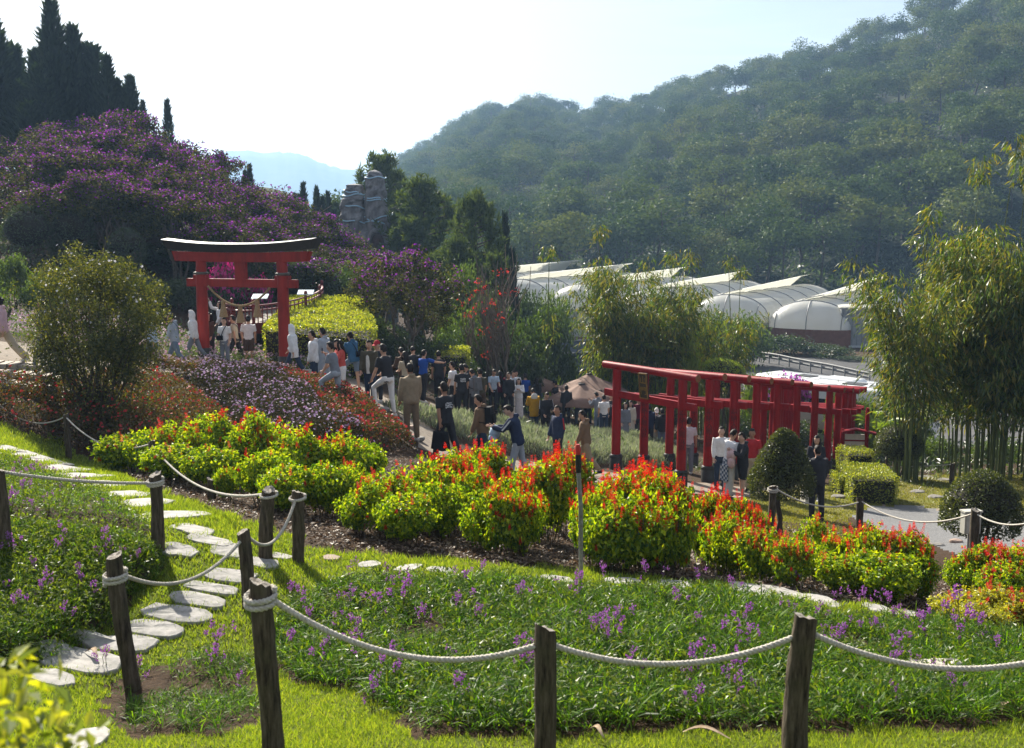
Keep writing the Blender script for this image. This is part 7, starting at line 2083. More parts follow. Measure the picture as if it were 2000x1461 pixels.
    p(1457, 846, 24, 32, 1.70, 100, 'fold', ('jacket', BLK), ('shorts', BLK), 'short', 'person in black hugging a pale pink bundle', ('bundle:.60,.42,.42',), 2)
    p(1474, 849, 26, 34, 1.70, 160, 'stand', ('tee', RED), ('trousers', BEI), 'short', 'man in a red tee behind the cone-shaped topiary', (), 1)
    p(1606, 873, 22, 26, 1.70, 10, 'stand', ('jacket', BLK), ('trousers', BLK), 'short', 'man in black seen from behind beside the cone-shaped topiary', ('bag_white',), 0)
    p(1602, 851, 25, 30, 1.68, 160, 'stand', ('jacket', (.03, .03, .04)), ('trousers', BLK), 'long', 'long-haired woman in dark clothes behind the man in black', (), 0, .85)
crowd()
run_jobs()
# ------------------------------------------------------------------ scarlet salvia bushes
M_salv = leaf_mat('salvia_leaf', [(.035, .095, .010), (.095, .19, .012), (.20, .31, .014), (.31, .405, .018), (.40, .44, .028)], (1.55, 1.45, .2), .5, .03, .42)
M_salvy = leaf_mat('yellow_salvia_leaf', [(.24, .28, .02), (.36, .37, .03), (.46, .42, .04)], (1.35, 1.25, .3), .5, .06, .4)
M_scar = leaf_mat('scarlet_petal', [(.44, .012, .006), (.58, .022, .008), (.66, .045, .010)], (1.35, .8, .4), .45, .03, .5)
M_stem = solid('green_stem', (.09, .085, .03), .8, (.06, .045, .02), 12)
def salvia(seed, mat, nfl=70):
    g = np.random.default_rng(seed)
    P, N = lobes(g, 56, (0, 0, .50), (.50, .50, .38), .17, 3600, .85, -.75, .62)
    P[:, 2] = np.abs(P[:, 2] - .04) + .04
    f = .62 + .38 * np.clip(P[:, 2] / .5, 0, 1); P[:, :2] *= f[:, None]
    V, F = leaves_at(P, N, g, .074, .046, .5, .35, .7, .12, .25)
    fol = to_mesh('foliage', V, [F], [mat])
    geo = Geo()
    for k in range(22):
        a = g.random() * 6.28; r = .36 * g.random() ** .5
        branch_geo(geo, g, (math.cos(a) * r * .6, math.sin(a) * r * .6, -.12), (math.cos(a) * r * 1.3, math.sin(a) * r * 1.3, .45 + .3 * g.random()), .008, .004, .05, 4, seg=4)
    st = geo.mesh('stem', [M_stem], True)
    w = np.clip(P[:, 2] - .42, .0, 1) ** 1.2 + .02; q = g.choice(len(P), nfl, replace=False, p=w / w.sum())
    VV, FF, n0 = [], [], 0
    for i in q:
        b = P[i] + N[i] * .02; ax = unit(UP * 1.1 + N[i] * .35 + g.normal(size=3) * .15); L = .07 + .11 * g.random(); m = int(20 + 150 * L)
        t = np.sort(g.random(m)); a = np.arange(m) * 2.4
        s1 = unit(np.cross(ax, [1, .2, .1])); s2 = np.cross(ax, s1); rad = s1 * np.cos(a)[:, None] + s2 * np.sin(a)[:, None]
        p_ = b + ax * (t * L)[:, None] + rad * (.010 * (1 - .6 * t))[:, None]
        v, f_ = kites(p_, unit(rad + ax * .5), unit(ax + rand_dirs(m, g) * .5), .032 * (1.15 - .6 * t), .020 * (1.1 - .5 * t), .1, .1)
        VV.append(v); FF.append(f_ + n0); n0 += len(v)
    return fol, st, to_mesh('blossom', np.vstack(VV), [np.vstack(FF)], [M_scar])
SV = [salvia(500 + k, M_salv, (16, 44, 72, 32, 100)[k]) for k in range(5)]
SVY = [salvia(520 + k, M_salvy, (10, 50)[k]) for k in range(2)]
# column, top row, distance, width in the picture, flowering (index), words
SAL = [(240, 838, 16.8, 130, 0, 'shaded salvia bush under the right side of the big shrub'), (300, 830, 16.4, 130, 0, 'half-shaded salvia bush behind the slim pale-topped post'), (360, 815, 16.2, 140, 1, 'salvia bush at the left end of the back hedge row'), (425, 806, 16.0, 140, 3, 'salvia bush in the middle of the back hedge row'), (490, 806, 15.6, 140, 3, 'salvia bush near the right end of the back hedge row'), (545, 822, 15.4, 120, 1, 'salvia bush at the right end of the back hedge row'),
    (330, 860, 15.0, 130, 0, 'low shaded salvia bush below the back hedge row, at its left'), (410, 865, 14.6, 130, 0, 'low shaded salvia bush below the back hedge row'),
    (520, 872, 13.2, 130, 0, 'flowerless lime salvia bush at the left end of the second row'), (590, 835, 14.2, 140, 3, 'tallest salvia bush at the back of the second row'), (655, 838, 14.2, 140, 1, 'salvia bush at the back right of the second row'), (705, 850, 14.8, 110, 0, 'salvia bush at the right end of the second row'), (560, 900, 12.4, 130, 0, 'salvia bush at the front of the second row, above the mulch'), (640, 895, 12.6, 130, 0, 'salvia bush at the front right of the second row'), (690, 905, 13.2, 100, 3, 'smaller salvia bush tucked at the second row\'s right foot'), (440, 905, 13.4, 55, 0, 'thin spindly salvia left of the second row'),
    (716, 940, 11.4, 130, 3, 'salvia bush at the near left end of the third row'), (775, 908, 12.0, 140, 1, 'salvia bush behind the near end of the third row'), (835, 886, 12.8, 140, 1, 'salvia bush half way up the third row'), (890, 868, 13.8, 140, 2, 'salvia bush in the upper third row below the black-tee man'), (945, 856, 14.8, 130, 2, 'farthest salvia bush of the third row'), (790, 955, 10.9, 140, 0, 'salvia bush low at the front of the third row'), (860, 930, 11.6, 120, 0, 'salvia bush on the right flank of the third row'), (925, 905, 13.0, 110, 2, 'salvia bush on the upper right flank of the third row'),
    (955, 955, 10.9, 125, 3, 'salvia bush at the near left corner of the fourth row'), (1015, 945, 10.8, 120, 2, 'salvia bush at the near right corner of the fourth row'), (1000, 912, 11.8, 140, 2, 'salvia bush in the middle of the fourth row'), (1060, 888, 12.8, 150, 4, 'salvia bush before the navy track jacket'), (1110, 872, 14.0, 130, 4, 'farthest salvia bush of the fourth row'),
    (1165, 940, 10.7, 130, 2, 'salvia bush right behind the metal stake'), (1225, 905, 11.6, 160, 4, 'salvia bush with dense scarlet top below the first gate post'), (1295, 915, 11.0, 160, 4, 'wide salvia bush in the fifth row, below the front right gate post'), (1250, 950, 10.4, 170, 1, 'salvia bush low at the front of the fifth row'), (1190, 975, 10.3, 130, 0, 'leafy salvia bush at the front left of the fifth row'), (1265, 895, 12.8, 130, 2, 'salvia bush at the back of the fifth row'), (1320, 960, 10.5, 110, 1, 'salvia bush at the right end of the fifth row'),
    (1385, 950, 12.6, 100, 4, 'salvia bush at the back of the sixth row'), (1440, 965, 12.2, 110, 4, 'salvia bush below the plaid-waisted man'), (1420, 1000, 11.2, 130, 2, 'salvia bush in the middle of the sixth row'), (1490, 1020, 10.6, 130, 2, 'salvia bush at the near middle of the sixth row'), (1545, 1042, 10.2, 110, 2, 'salvia bush at the near right end of the sixth row'), (1475, 985, 12.0, 90, 4, 'salvia bush before the cone-shaped topiary'),
    (1590, 1010, 12.0, 90, 3, 'salvia bush standing between the sixth and seventh rows'), (1640, 1030, 11.0, 110, 2, 'salvia bush at the left of the seventh row'), (1700, 1018, 10.6, 140, 2, 'salvia bush in the middle of the seventh row below the gravel'), (1765, 1028, 10.6, 140, 4, 'salvia bush at the right of the seventh row'), (1730, 1070, 10.0, 160, 0, 'leafy salvia bush at the front of the seventh row'), (1650, 1075, 10.2, 120, 0, 'leafy salvia bush at the front left of the seventh row'), (1795, 1075, 10.3, 90, 3, 'small salvia bush at the right foot of the seventh row'),
    (1890, 1075, 11.0, 90, 3, 'salvia bush at the left of the last row by the right edge'), (1945, 1055, 11.0, 130, 4, 'dense scarlet salvia bush at the right edge under the utility box'), (2010, 1060, 10.8, 130, 2, 'salvia bush cut by the right edge'), (1960, 1095, 10.4, 120, 1, 'salvia bush at the front of the last row by the right edge')]
for k, (a, t, D, w, fi, lab) in enumerate(SAL):
    p = w3(a, t, D); zb = gz(p.x, p.y); H = max(.45, p.z - zb); W = w * .84 * D / FPX
    m = SV[fi]
    o = empty('salvia_bush', (p.x, p.y, zb), k * 2.1, lab, 'bush', 'scarlet salvia bushes in rows', None, (W / 1.04, W / 1.04, H / .99))
    add('foliage', m[0], o); add('stem', m[1], o); add('blossom', m[2], o)
for k, (a, t, D, w, fi, lab) in enumerate([(1880, 1152, 9.0, 110, 0, 'bright yellow-leaved salvia near the lower right, almost without flowers'), (1965, 1150, 8.9, 120, 1, 'yellow-leaved salvia with scarlet spikes at the lower right edge'), (1925, 1185, 8.5, 100, 0, 'low yellow-leaved salvia in front of the other yellow ones'), (2020, 1175, 8.7, 90, 1, 'yellow-leaved salvia cut by the right edge')]):
    p = w3(a, t, D); zb = gz(p.x, p.y); H = max(.3, p.z - zb); W = w * D / FPX
    o = empty('salvia_bush', (p.x, p.y, zb), k * 2.1, lab, 'bush', 'yellow-leaved salvias', None, (W / 1.04, W / 1.04, H / .92))
    add('foliage', SVY[fi][0], o); add('stem', SVY[fi][1], o); add('blossom', SVY[fi][2], o)

# ------------------------------------------------------------------ lawn grass
M_blade = leaf_mat('grass_blade', [(.09, .15, .02), (.17, .25, .03), (.25, .34, .04), (.34, .38, .06)], (1.28, 1.22, .35), .5, .03, .45)
def grass():
    g = np.random.default_rng(600); V, F = ZV['lawn'], ZF['lawn']
    n = 250000
    P = sample(V, F, n, g, lambda c: np.clip(7 / np.maximum(c[:, 1], 3.5), 0, 1.3) ** 1.4 * (np.abs(c[:, 0]) < .58 * c[:, 1] + .8))
    ok = np.ones(n, bool)
    px_, py_ = to_px(P)
    for cx, cy, hw, hh in STONES: ok &= ((px_ - cx) / (hw * .9)) ** 2 + ((py_ - cy) / (hh * .8)) ** 2 > 1
    P = P[ok]; n = len(P)
    tall = fbm(P[:, 0] * 2.2, P[:, 1] * 2.2, 61)
    h = (.018 + .035 * tall) * (.6 + .8 * g.random(n)) * np.clip(P[:, 1] / 8, .9, 1.6)
    edge = g.random(n) < .03; h[edge] *= 1.9
    w = .0032 * np.clip(P[:, 1] / 5, .9, 3)
    a = g.random(n) * 6.28; S = np.stack([np.cos(a), np.sin(a), 0 * a], 1)
    le = g.normal(size=(n, 2)) * .45
    T = P + np.stack([le[:, 0] * h, le[:, 1] * h, h], 1)
    P = P - [0, 0, .004]
    VV = np.stack([P - S * w[:, None], P + S * w[:, None], T], 1).reshape(-1, 3)
    tag(add('grass', to_mesh('grass', VV, [np.arange(n * 3).reshape(n, 3)], [M_blade])), kind='stuff')
grass()
def bank_px(pts): return [(w3(a, 700, D).x, D) for a, D in pts]
def dry_grass():
    g = np.random.default_rng(601); n = 26000; P = sample(ZV['dry_lawn'], ZF['dry_lawn'], n, g)
    h = .04 * (.5 + g.random(n)); a = g.random(n) * 6.28; S = np.stack([np.cos(a), np.sin(a), 0 * a], 1) * .012
    T = P + np.stack([g.normal(size=n) * .02, g.normal(size=n) * .02, h], 1)
    W = np.array(bank_px([(1380, 15), (1640, 14.5), (1720, 17), (1690, 21), (1660, 23.5), (1480, 24.5), (1400, 20)])); lo, hi = W.min(0), W.max(0); q = lo + (hi - lo) * g.random((16000, 2)); q = q[in_poly(q[:, 0], q[:, 1], W)]; m = len(q)
    P2 = np.stack([q[:, 0], q[:, 1], zt(q[:, 0], q[:, 1])], 1); a2 = g.random(m) * 6.28; S2 = np.stack([np.cos(a2), np.sin(a2), 0 * a2], 1) * .010; T2 = P2 + np.stack([g.normal(size=m) * .02, g.normal(size=m) * .02, .05 * (.4 + g.random(m))], 1)
    P = np.vstack([P, P2]); S = np.vstack([S, S2]); T = np.vstack([T, T2]); n = len(P)
    tag(add('grass', to_mesh('grass', np.stack([P - S, P + S, T], 1).reshape(-1, 3), [np.arange(n * 3).reshape(n, 3)], [leaf_mat('dry_blade', [(.12, .14, .02), (.20, .21, .04), (.26, .24, .06)], (1.3, 1.2, .4), .45, .03)])), kind='stuff')
dry_grass()

# ------------------------------------------------------------------ weedy beds with purple flowers
M_weed = leaf_mat('weed_leaf', [(.018, .055, .006), (.045, .115, .009), (.09, .19, .012), (.17, .27, .018)], (1.9, 1.8, .3), .55, .015, .40)
M_viol = leaf_mat('violet_petal', [(.22, .07, .32), (.31, .12, .41), (.40, .20, .48)], (1.3, .8, 1.2), .45, .03, .6)
def bed_points(poly_px, n, g, d1=21):
    W = [ray_ground(*p) for p in poly_px]; W = np.array(W)
    lo, hi = W.min(0), W.max(0); out = []
    while sum(map(len, out)) < n:
        q = lo + (hi - lo) * g.random((n * 2, 2)); q = q[in_poly(q[:, 0], q[:, 1], W)]; q = q[np.abs(q[:, 0]) < .57 * q[:, 1] + .6]; out.append(q)
    q = np.vstack(out)[:n]
    return np.stack([q[:, 0], q[:, 1], zt(q[:, 0], q[:, 1])], 1)
def ground_cover(name, poly, tufts, g, H=.17, bare=.3, L=.14, per=10, wid=.0075):
    P = bed_points(poly, tufts, g)
    keep = fbm(P[:, 0] * 1.5, P[:, 1] * 1.5, 71) > bare * (.7 + .3 * g.random(len(P)))
    P = P[keep]; s = .55 + .8 * fbm(P[:, 0] * 1.1 + 9, P[:, 1] * 1.1, 72) + .25 * g.random(len(P))
    B = np.repeat(P, per, 0); S = np.repeat(s, per); n = len(B)
    a = g.random(n) * 6.28; sp = .35 + .75 * g.random(n)
    B = B + np.stack([np.cos(a), np.sin(a), 0 * a], 1) * .012 + UP * (g.random(n) * .07 * S)[:, None]
    D = unit(np.stack([np.cos(a) * sp, np.sin(a) * sp, .8 + .7 * g.random(n)], 1))
    V, F = straps(B, D, L * S * (.55 + .8 * g.random(n)), wid * (.6 + .9 * g.random(n)), .3 + .5 * g.random(n), g, 2 if wid < .01 else 3)
    tag(add(name, to_mesh(name, V, [F], [M_weed])), kind='stuff')
gg = np.random.default_rng(610)
ground_cover('ground_cover', BED_FRONT, 3400, gg, bare=.25, L=.14, per=14)
ground_cover('tall_ground_cover', BED_FRONT, 1500, gg, bare=.33, L=.19, per=12, wid=.012)
ground_cover('ground_cover', BED_LEFT, 2600, gg, bare=.18, L=.085)
ground_cover('ground_cover', BED_LEFT_UP, 1500, gg, bare=.18, L=.075)
ground_cover('ground_cover', BED_SMALL, 330, gg, bare=.40, L=.13)
def small_weeds():
    g = np.random.default_rng(615); n = 30000
    P = np.vstack([bed_points(BED_FRONT, 17000, g), bed_points(BED_LEFT, 8000, g), bed_points(BED_LEFT_UP, 5000, g)])
    keep = fbm(P[:, 0] * 1.5, P[:, 1] * 1.5, 71) > .22; P = P[keep]; n = len(P)
    P[:, 2] += g.random(n) ** 1.5 * .16
    V, F = leaves_at(P, np.tile(UP, (n, 1)), g, .05, .018, .6, 0, .8)
    tag(add('weeds', to_mesh('weeds', V, [F], [leaf_mat('small_weed_leaf', [(.05, .085, .014), (.10, .14, .02), (.17, .21, .03)], (1.4, 1.4, .3), .48, .03, .4)])), kind='stuff')
small_weeds()
def flower_plant(seed):
    g = np.random.default_rng(seed); geo = Geo(); VV, FF, n0 = [], [], 0; LV, LF, l0 = [], [], 0
    for k in range(3 + seed % 3):
        h = .20 + .20 * g.random(); e = np.array([g.normal() * .07, g.normal() * .07, h])
        P = branch_geo(geo, g, (g.normal() * .02, g.normal() * .02, -.03), e, .0035, .002, .05, 6, seg=4)
        m = 9; i = g.integers(1, 5, m); b = P[i]; a = g.random(m) * 6.28
        v, f = straps(b, np.stack([np.cos(a), np.sin(a), .6 + 0 * a], 1), .06, .008, .3, g, 2); LV.append(v); LF.append(f + l0); l0 += len(v)
        fl = int(9 + 15 * g.random()); t = g.random(fl) ** .6; ax = unit(P[-1] - P[-2]); c = P[-1] - ax * ((1 - t) * .11)[:, None] + rand_dirs(fl, g) * (.012 + .020 * t)[:, None]
        for s in range(4):
            aa = s * math.pi / 2; nn = unit(c - (P[-1] - ax * .05) + UP * .02 + rand_dirs(fl, g) * .3); t1 = unit(np.cross(nn, [.3, .2, 1.0])); t2 = np.cross(nn, t1)
            v, f = kites(c, t1 * math.cos(aa) + t2 * math.sin(aa), nn, .0135, .012, .1, 0); VV.append(v); FF.append(f + n0); n0 += len(v)
    return join_leaf([(np.vstack(LV), np.vstack(LF), 0)], 'foliage', [M_weed]), geo.mesh('stem', [M_stem], True), to_mesh('blossom', np.vstack(VV), [np.vstack(FF)], [M_viol])
FP = [flower_plant(620 + k) for k in range(6)]
def put_flower(x, y, s, lab, grp, k):
    if grp == 'purple flowers in the front bed':
        q = to_px([[x, y, gz(x, y)]])[0][0]; zi = 0 if q < 1067 else (1 if q < 1590 else 2)
        lab = ['purple stock among the front bed weeds, left of the pale grey post', 'purple stock among the front bed weeds, between the two plain foreground posts', 'purple stock among the front bed weeds, right of the leaning post'][zi]; grp = ['purple flowers left in the front bed', 'purple flowers in mid front bed', 'purple flowers right in the front bed'][zi]
    s *= .82
    o = empty('purple_flower', (x, y, gz(x, y)), k * 1.3, lab, 'flower', grp, None, (s, s, s)); f = FP[k % 6]
    add('foliage', f[0], o); add('stem', f[1], o); add('blossom', f[2], o)
def flowers():
    g = np.random.default_rng(630); k = 0
    spots = [(790, 1190, 1.15), (780, 1160, .9), (830, 1230, .9), (742, 1200, .9), (700, 1290, 1.0), (690, 1260, .8), (770, 1330, 1.0), (600, 1200, .9), (615, 1220, .8), (570, 1270, .8), (1195, 1240, 1.1), (1215, 1225, 1.0), (1185, 1265, .9), (1440, 1290, 1.3), (1425, 1340, 1.1), (1350, 1335, 1.1), (1440, 1370, .9), (1235, 1320, .9), (1020, 1180, .9), (1130, 1150, .8), (1170, 1130, .8), (1260, 1130, .8), (1300, 1125, .7), (905, 1140, .9), (940, 1130, .8), (1640, 1190, .9), (1690, 1195, 1.0), (1735, 1200, 1.0), (1805, 1250, 1.3), (1790, 1230, 1.0), (1870, 1240, 1.5), (1875, 1270, 1.1), (1760, 1290, .9), (1640, 1260, .8), (1830, 1340, .9), (1365, 1130, .8), (1430, 1160, .8), (1540, 1210, .8), (1020, 1310, .8), (1010, 1290, .8), (760, 1150, .7), (1600, 1210, .8), (1550, 1140, .8), (920, 1180, .7), (680, 1180, .8), (730, 1380, .8)]
    for a, b, s in spots:
        p = gp(a, b + 14, 3.5, 21); put_flower(p.x, p.y, s * .95, 'purple stock flowering among the weeds of the front bed', 'purple flowers in the front bed', k); k += 1
    for q in bed_points(BED_FRONT, 46, g): put_flower(q[0], q[1], .5 + .4 * g.random(), 'purple stock flowering among the weeds of the front bed', 'purple flowers in the front bed', k); k += 1
    for a, b, s in [(20, 990, 1.2), (45, 970, 1.1), (60, 960, 1.0), (30, 935, 1.1), (60, 930, 1.0), (85, 930, 1.0), (10, 1000, 1.1), (110, 930, .9), (150, 955, 1.1), (160, 945, 1.0), (40, 910, .9), (95, 990, .9), (5, 960, 1.0), (65, 1000, .9), (120, 960, .8), (200, 985, .7), (75, 915, .9)]:
        p = gp(a, b + 10, 3.5, 21); put_flower(p.x, p.y, s * .72, 'purple stock in the upper left bed near the low-slung rope', 'purple flowers in the upper left bed', k); k += 1
    for a, b, s in [(130, 1065, 1.1), (125, 1085, 1.0), (205, 1060, .9), (210, 1080, 1.1), (195, 1090, .9), (25, 1080, 1.0), (20, 1095, .9), (87, 1150, 1.0), (82, 1170, .9), (185, 1175, 1.1), (130, 1215, 1.0), (38, 1200, 1.0), (150, 1130, .8), (60, 1120, .8), (160, 1150, .8), (240, 1090, .8), (10, 1160, .9), (270, 1100, .7)]:
        p = gp(a, b + 10, 3.5, 21); put_flower(p.x, p.y, s * .75, 'purple stock in the raised lower left bed beside the ditch', 'purple flowers in the lower left bed', k); k += 1
    for a, b, s in [(440, 1290, 1.0), (430, 1320, .9), (275, 1330, .8), (470, 1350, .7), (205, 1300, .8), (420, 1265, .8)]:
        p = gp(a, b + 10, 3.5, 21); put_flower(p.x, p.y, s, 'straggly purple stock left of the thick foreground post', 'purple flowers left of the foreground post', k); k += 1
flowers()

# ------------------------------------------------------------------ red and lilac busy-lizzie banks, sage bed
def bank(name, polyW, n, cols_leaf, mats_fl, nf, H, seed, L=.06, lump=1.3, fs=.05):
    g = np.random.default_rng(seed); W = np.array(polyW); lo, hi = W.min(0), W.max(0); out = []
    while sum(map(len, out)) < n:
        q = lo + (hi - lo) * g.random((n, 2)); out.append(q[in_poly(q[:, 0], q[:, 1], W)])
    q = np.vstack(out)[:n]
    hh = H * (.55 + .75 * fbm(q[:, 0] * lump, q[:, 1] * lump, seed)) * sstep(0, .35, poly_sd(q[:, 0], q[:, 1], W) + .1)
    u = g.random(n) ** .45
    P = np.stack([q[:, 0], q[:, 1], zt(q[:, 0], q[:, 1]) + hh * u + .02], 1)
    N = unit(np.stack([g.normal(size=n) * .5, g.normal(size=n) * .5 - .25, np.ones(n)], 1))
    V, F = leaves_at(P, N, g, L, L * .5, .45, .1, .8)
    tag(add(name, to_mesh(name, V, [F], [cols_leaf])), kind='stuff')
    k = g.choice(np.where(u > .72)[0], min(nf, (u > .72).sum()), replace=False)
    VV, FF, n0 = [], [], 0
    nn = unit(N[k] + np.array([0, -.5, .2]) + rand_dirs(len(k), g) * .5); t1 = unit(np.cross(nn, rand_dirs(len(k), g))); t2 = np.cross(nn, t1); c = P[k] + N[k] * .035 + UP * .02
    for s in range(5):
        aa = s * 2 * math.pi / 5; v, f = kites(c, t1 * math.cos(aa) + t2 * math.sin(aa), nn, fs * .62, fs * .62, .06, 0); VV.append(v); FF.append(f + n0); n0 += len(v)
    nm = name.replace('foliage', 'blossom') if 'foliage' in name else name + '_blossom'
    tag(add(nm, to_mesh(nm, np.vstack(VV), [np.vstack(FF)], [mats_fl])), kind='stuff')
M_redleaf = leaf_mat('bronze_leaf', [(.022, .036, .010), (.045, .052, .014), (.10, .055, .02), (.08, .105, .02), (.16, .04, .024)], (1.5, 1.2, .4), .42, .04, .45)
M_darkl = leaf_mat('dark_bronze_leaf', [(.014, .022, .010), (.03, .036, .014), (.05, .03, .02)], (1.4, 1.2, .5), .38, .03, .42)
M_redfl = leaf_mat('red_flower', [(.36, .02, .025), (.50, .035, .04), (.55, .09, .06)], (1.2, .6, .6), .42, .03, .55)
M_lil = leaf_mat('pale_lilac_flower', [(.36, .22, .44), (.46, .33, .54), (.58, .48, .64), (.34, .06, .16)], (1.15, 1, 1.15), .42, .03, .55)
M_pinkw = leaf_mat('pink_white_flower', [(.58, .42, .50), (.62, .52, .56), (.52, .20, .36)], (1.1, 1, 1.05), .42, .03, .55)
def gw(pts, d0=12, d1=60): return [ray_ground(a, b, d0, d1) for a, b in pts]
def bank_px(pts): return [(w3(a, 700, D).x, D) for a, D in pts]
bank('red_flower_foliage', bank_px([(-40, 19.2), (120, 19.6), (240, 19.2), (300, 18.6), (420, 18.0), (480, 19.0), (450, 21.5), (370, 24.5), (250, 25.5), (130, 22.2), (-40, 20.9)]), 26000, M_redleaf, M_redfl, 620, .62, 700, fs=.055, lump=.9)
bank('red_flower_foliage', bank_px([(640, 19.6), (760, 20.3), (815, 21.2), (740, 22.8), (690, 24.6), (640, 26.2), (560, 27.6), (500, 28.2), (545, 26.2), (600, 24.0), (600, 21.6)]), 20000, M_redleaf, M_redfl, 800, .62, 703, fs=.055, lump=.9)
bank('red_flower_foliage', bank_px([(290, 26.4), (420, 26.6), (560, 28.0), (590, 29.2), (480, 30.2), (380, 28.6), (290, 28)]), 15000, M_redleaf, M_pinkw, 700, .55, 705, fs=.06)
bank('lilac_flower_foliage', bank_px([(450, 19.2), (560, 18.6), (660, 19.0), (730, 20.0), (640, 21.6), (620, 24.0), (555, 26.2), (490, 28.2), (400, 27.6), (360, 25.4), (440, 22.4)]), 33000, M_darkl, M_lil, 1150, .70, 701, fs=.050, lump=.8)
bank('pink_flower_foliage', bank_px([(20, 27), (125, 27), (290, 29.5), (400, 31.5), (520, 32.6), (660, 31.6), (690, 33), (560, 35), (330, 36.5), (150, 34.5), (20, 33)]), 26000, M_mgreen, M_pinkw, 2200, .50, 702, fs=.07)
M_sage = leaf_mat('sage_grey_leaf', [(.12, .155, .095), (.185, .225, .14), (.25, .29, .18), (.17, .15, .19)], (1.2, 1.2, .8), .42, .05, .55)
def sage():
    g = np.random.default_rng(720)
    W = np.array(bank_px([(770, 25.3), (870, 26), (1015, 27.5), (1150, 27.6), (1200, 29.2), (1340, 30.2), (1350, 33), (1300, 38.0), (1230, 39.3), (1100, 36.0), (1000, 33.2), (900, 29.6), (800, 27.2), (745, 25.6)]))
    lo, hi = W.min(0), W.max(0); n = 44000; q = lo + (hi - lo) * g.random((n * 3, 2)); q = q[in_poly(q[:, 0], q[:, 1], W)][:n]; n = len(q)
    hh = .55 * (.5 + .9 * fbm(q[:, 0] * 1.6, q[:, 1] * 1.6, 73)) * sstep(-.1, .4, poly_sd(q[:, 0], q[:, 1], W))
    P = np.stack([q[:, 0], q[:, 1], zt(q[:, 0], q[:, 1]) + hh * g.random(n) ** .5 * .75], 1)
    V, F = kites(P, unit(UP + rand_dirs(n, g) * .55), rand_dirs(n, g), .13 + .14 * g.random(n), .024, .03, .1)
    tag(add('sage_foliage', to_mesh('sage_foliage', V, [F], [M_sage])), kind='stuff')
sage()
# low greenery round the far paths
def undergrowth():
    g = np.random.default_rng(730)
    n = 32000; x = g.uniform(-32, 34, n); y = g.uniform(31, 78, n)
    ok = (np.abs(x) < .6 * y) & ~in_poly(x, y, plaza_w) & ~in_poly(x, y, trail2_w) & ~in_poly(x, y, lot_w) & (fbm(x * .25, y * .25, 74) > .36)
    x, y = x[ok], y[ok]; n = len(x)
    P = np.stack([x, y, zt(x, y) + g.random(n) * .45], 1)
    V, F = leaves_at(P, np.tile(UP, (n, 1)), g, .22, .09, .6, 0, .8)
    tag(add('undergrowth', to_mesh('undergrowth', V, [F], [M_dgreen])), kind='stuff')
    # bright grass and low growth under the gates and bamboo
    n = 16000; x = g.uniform(4, 22, n); y = g.uniform(24, 42, n); ok = ~in_poly(x, y, plaza_w) & ~in_poly(x, y, trail_w) & (np.abs(x) < .6 * y) & (y > 27.5 - .0 * x) & (fbm(x * .5, y * .5, 75) > .42); x, y = x[ok], y[ok]; n = len(x)
    P = np.stack([x, y, zt(x, y)], 1); a = g.random(n) * 6.28
    V, F = straps(P, np.stack([np.cos(a) * .5, np.sin(a) * .5, 1 + 0 * a], 1), .16 + .22 * g.random(n), .02, .5, g, 2)
    tag(add('grass', to_mesh('grass', V, [F], [M_mgreen])), kind='stuff')
    # mulch: dry leaves and twigs on the salvia soil
    n = 46000; t = g.uniform(-.42, .56, n); y = np.exp(g.uniform(math.log(9.6), math.log(20), n)); x = t * y
    px_, py_ = to_px(np.stack([x, y, zt(x, y)], 1)); ok = (py_ < np.interp(px_, _le[:, 0], _le[:, 1]) - 3) & ~((px_ > 1650) & (y > 15.5)); x, y = x[ok], y[ok]; n = len(x)
    P = np.stack([x, y, zt(x, y) + .012 + .03 * g.random(n)], 1)
    V, F = kites(P, unit(rand_dirs(n, g) * [1, 1, .35]), unit(rand_dirs(n, g) * .6 + UP), .05 + .05 * g.random(n), .012 + .02 * g.random(n), .1, .2)
    tag(add('leaf_litter', to_mesh('leaf_litter', V, [F], [leaf_mat('dry_leaf', [(.035, .022, .014), (.08, .05, .03), (.15, .10, .06), (.24, .18, .12)], (1.1, .9, .7), .2, .05, .5)])), kind='stuff')
undergrowth()
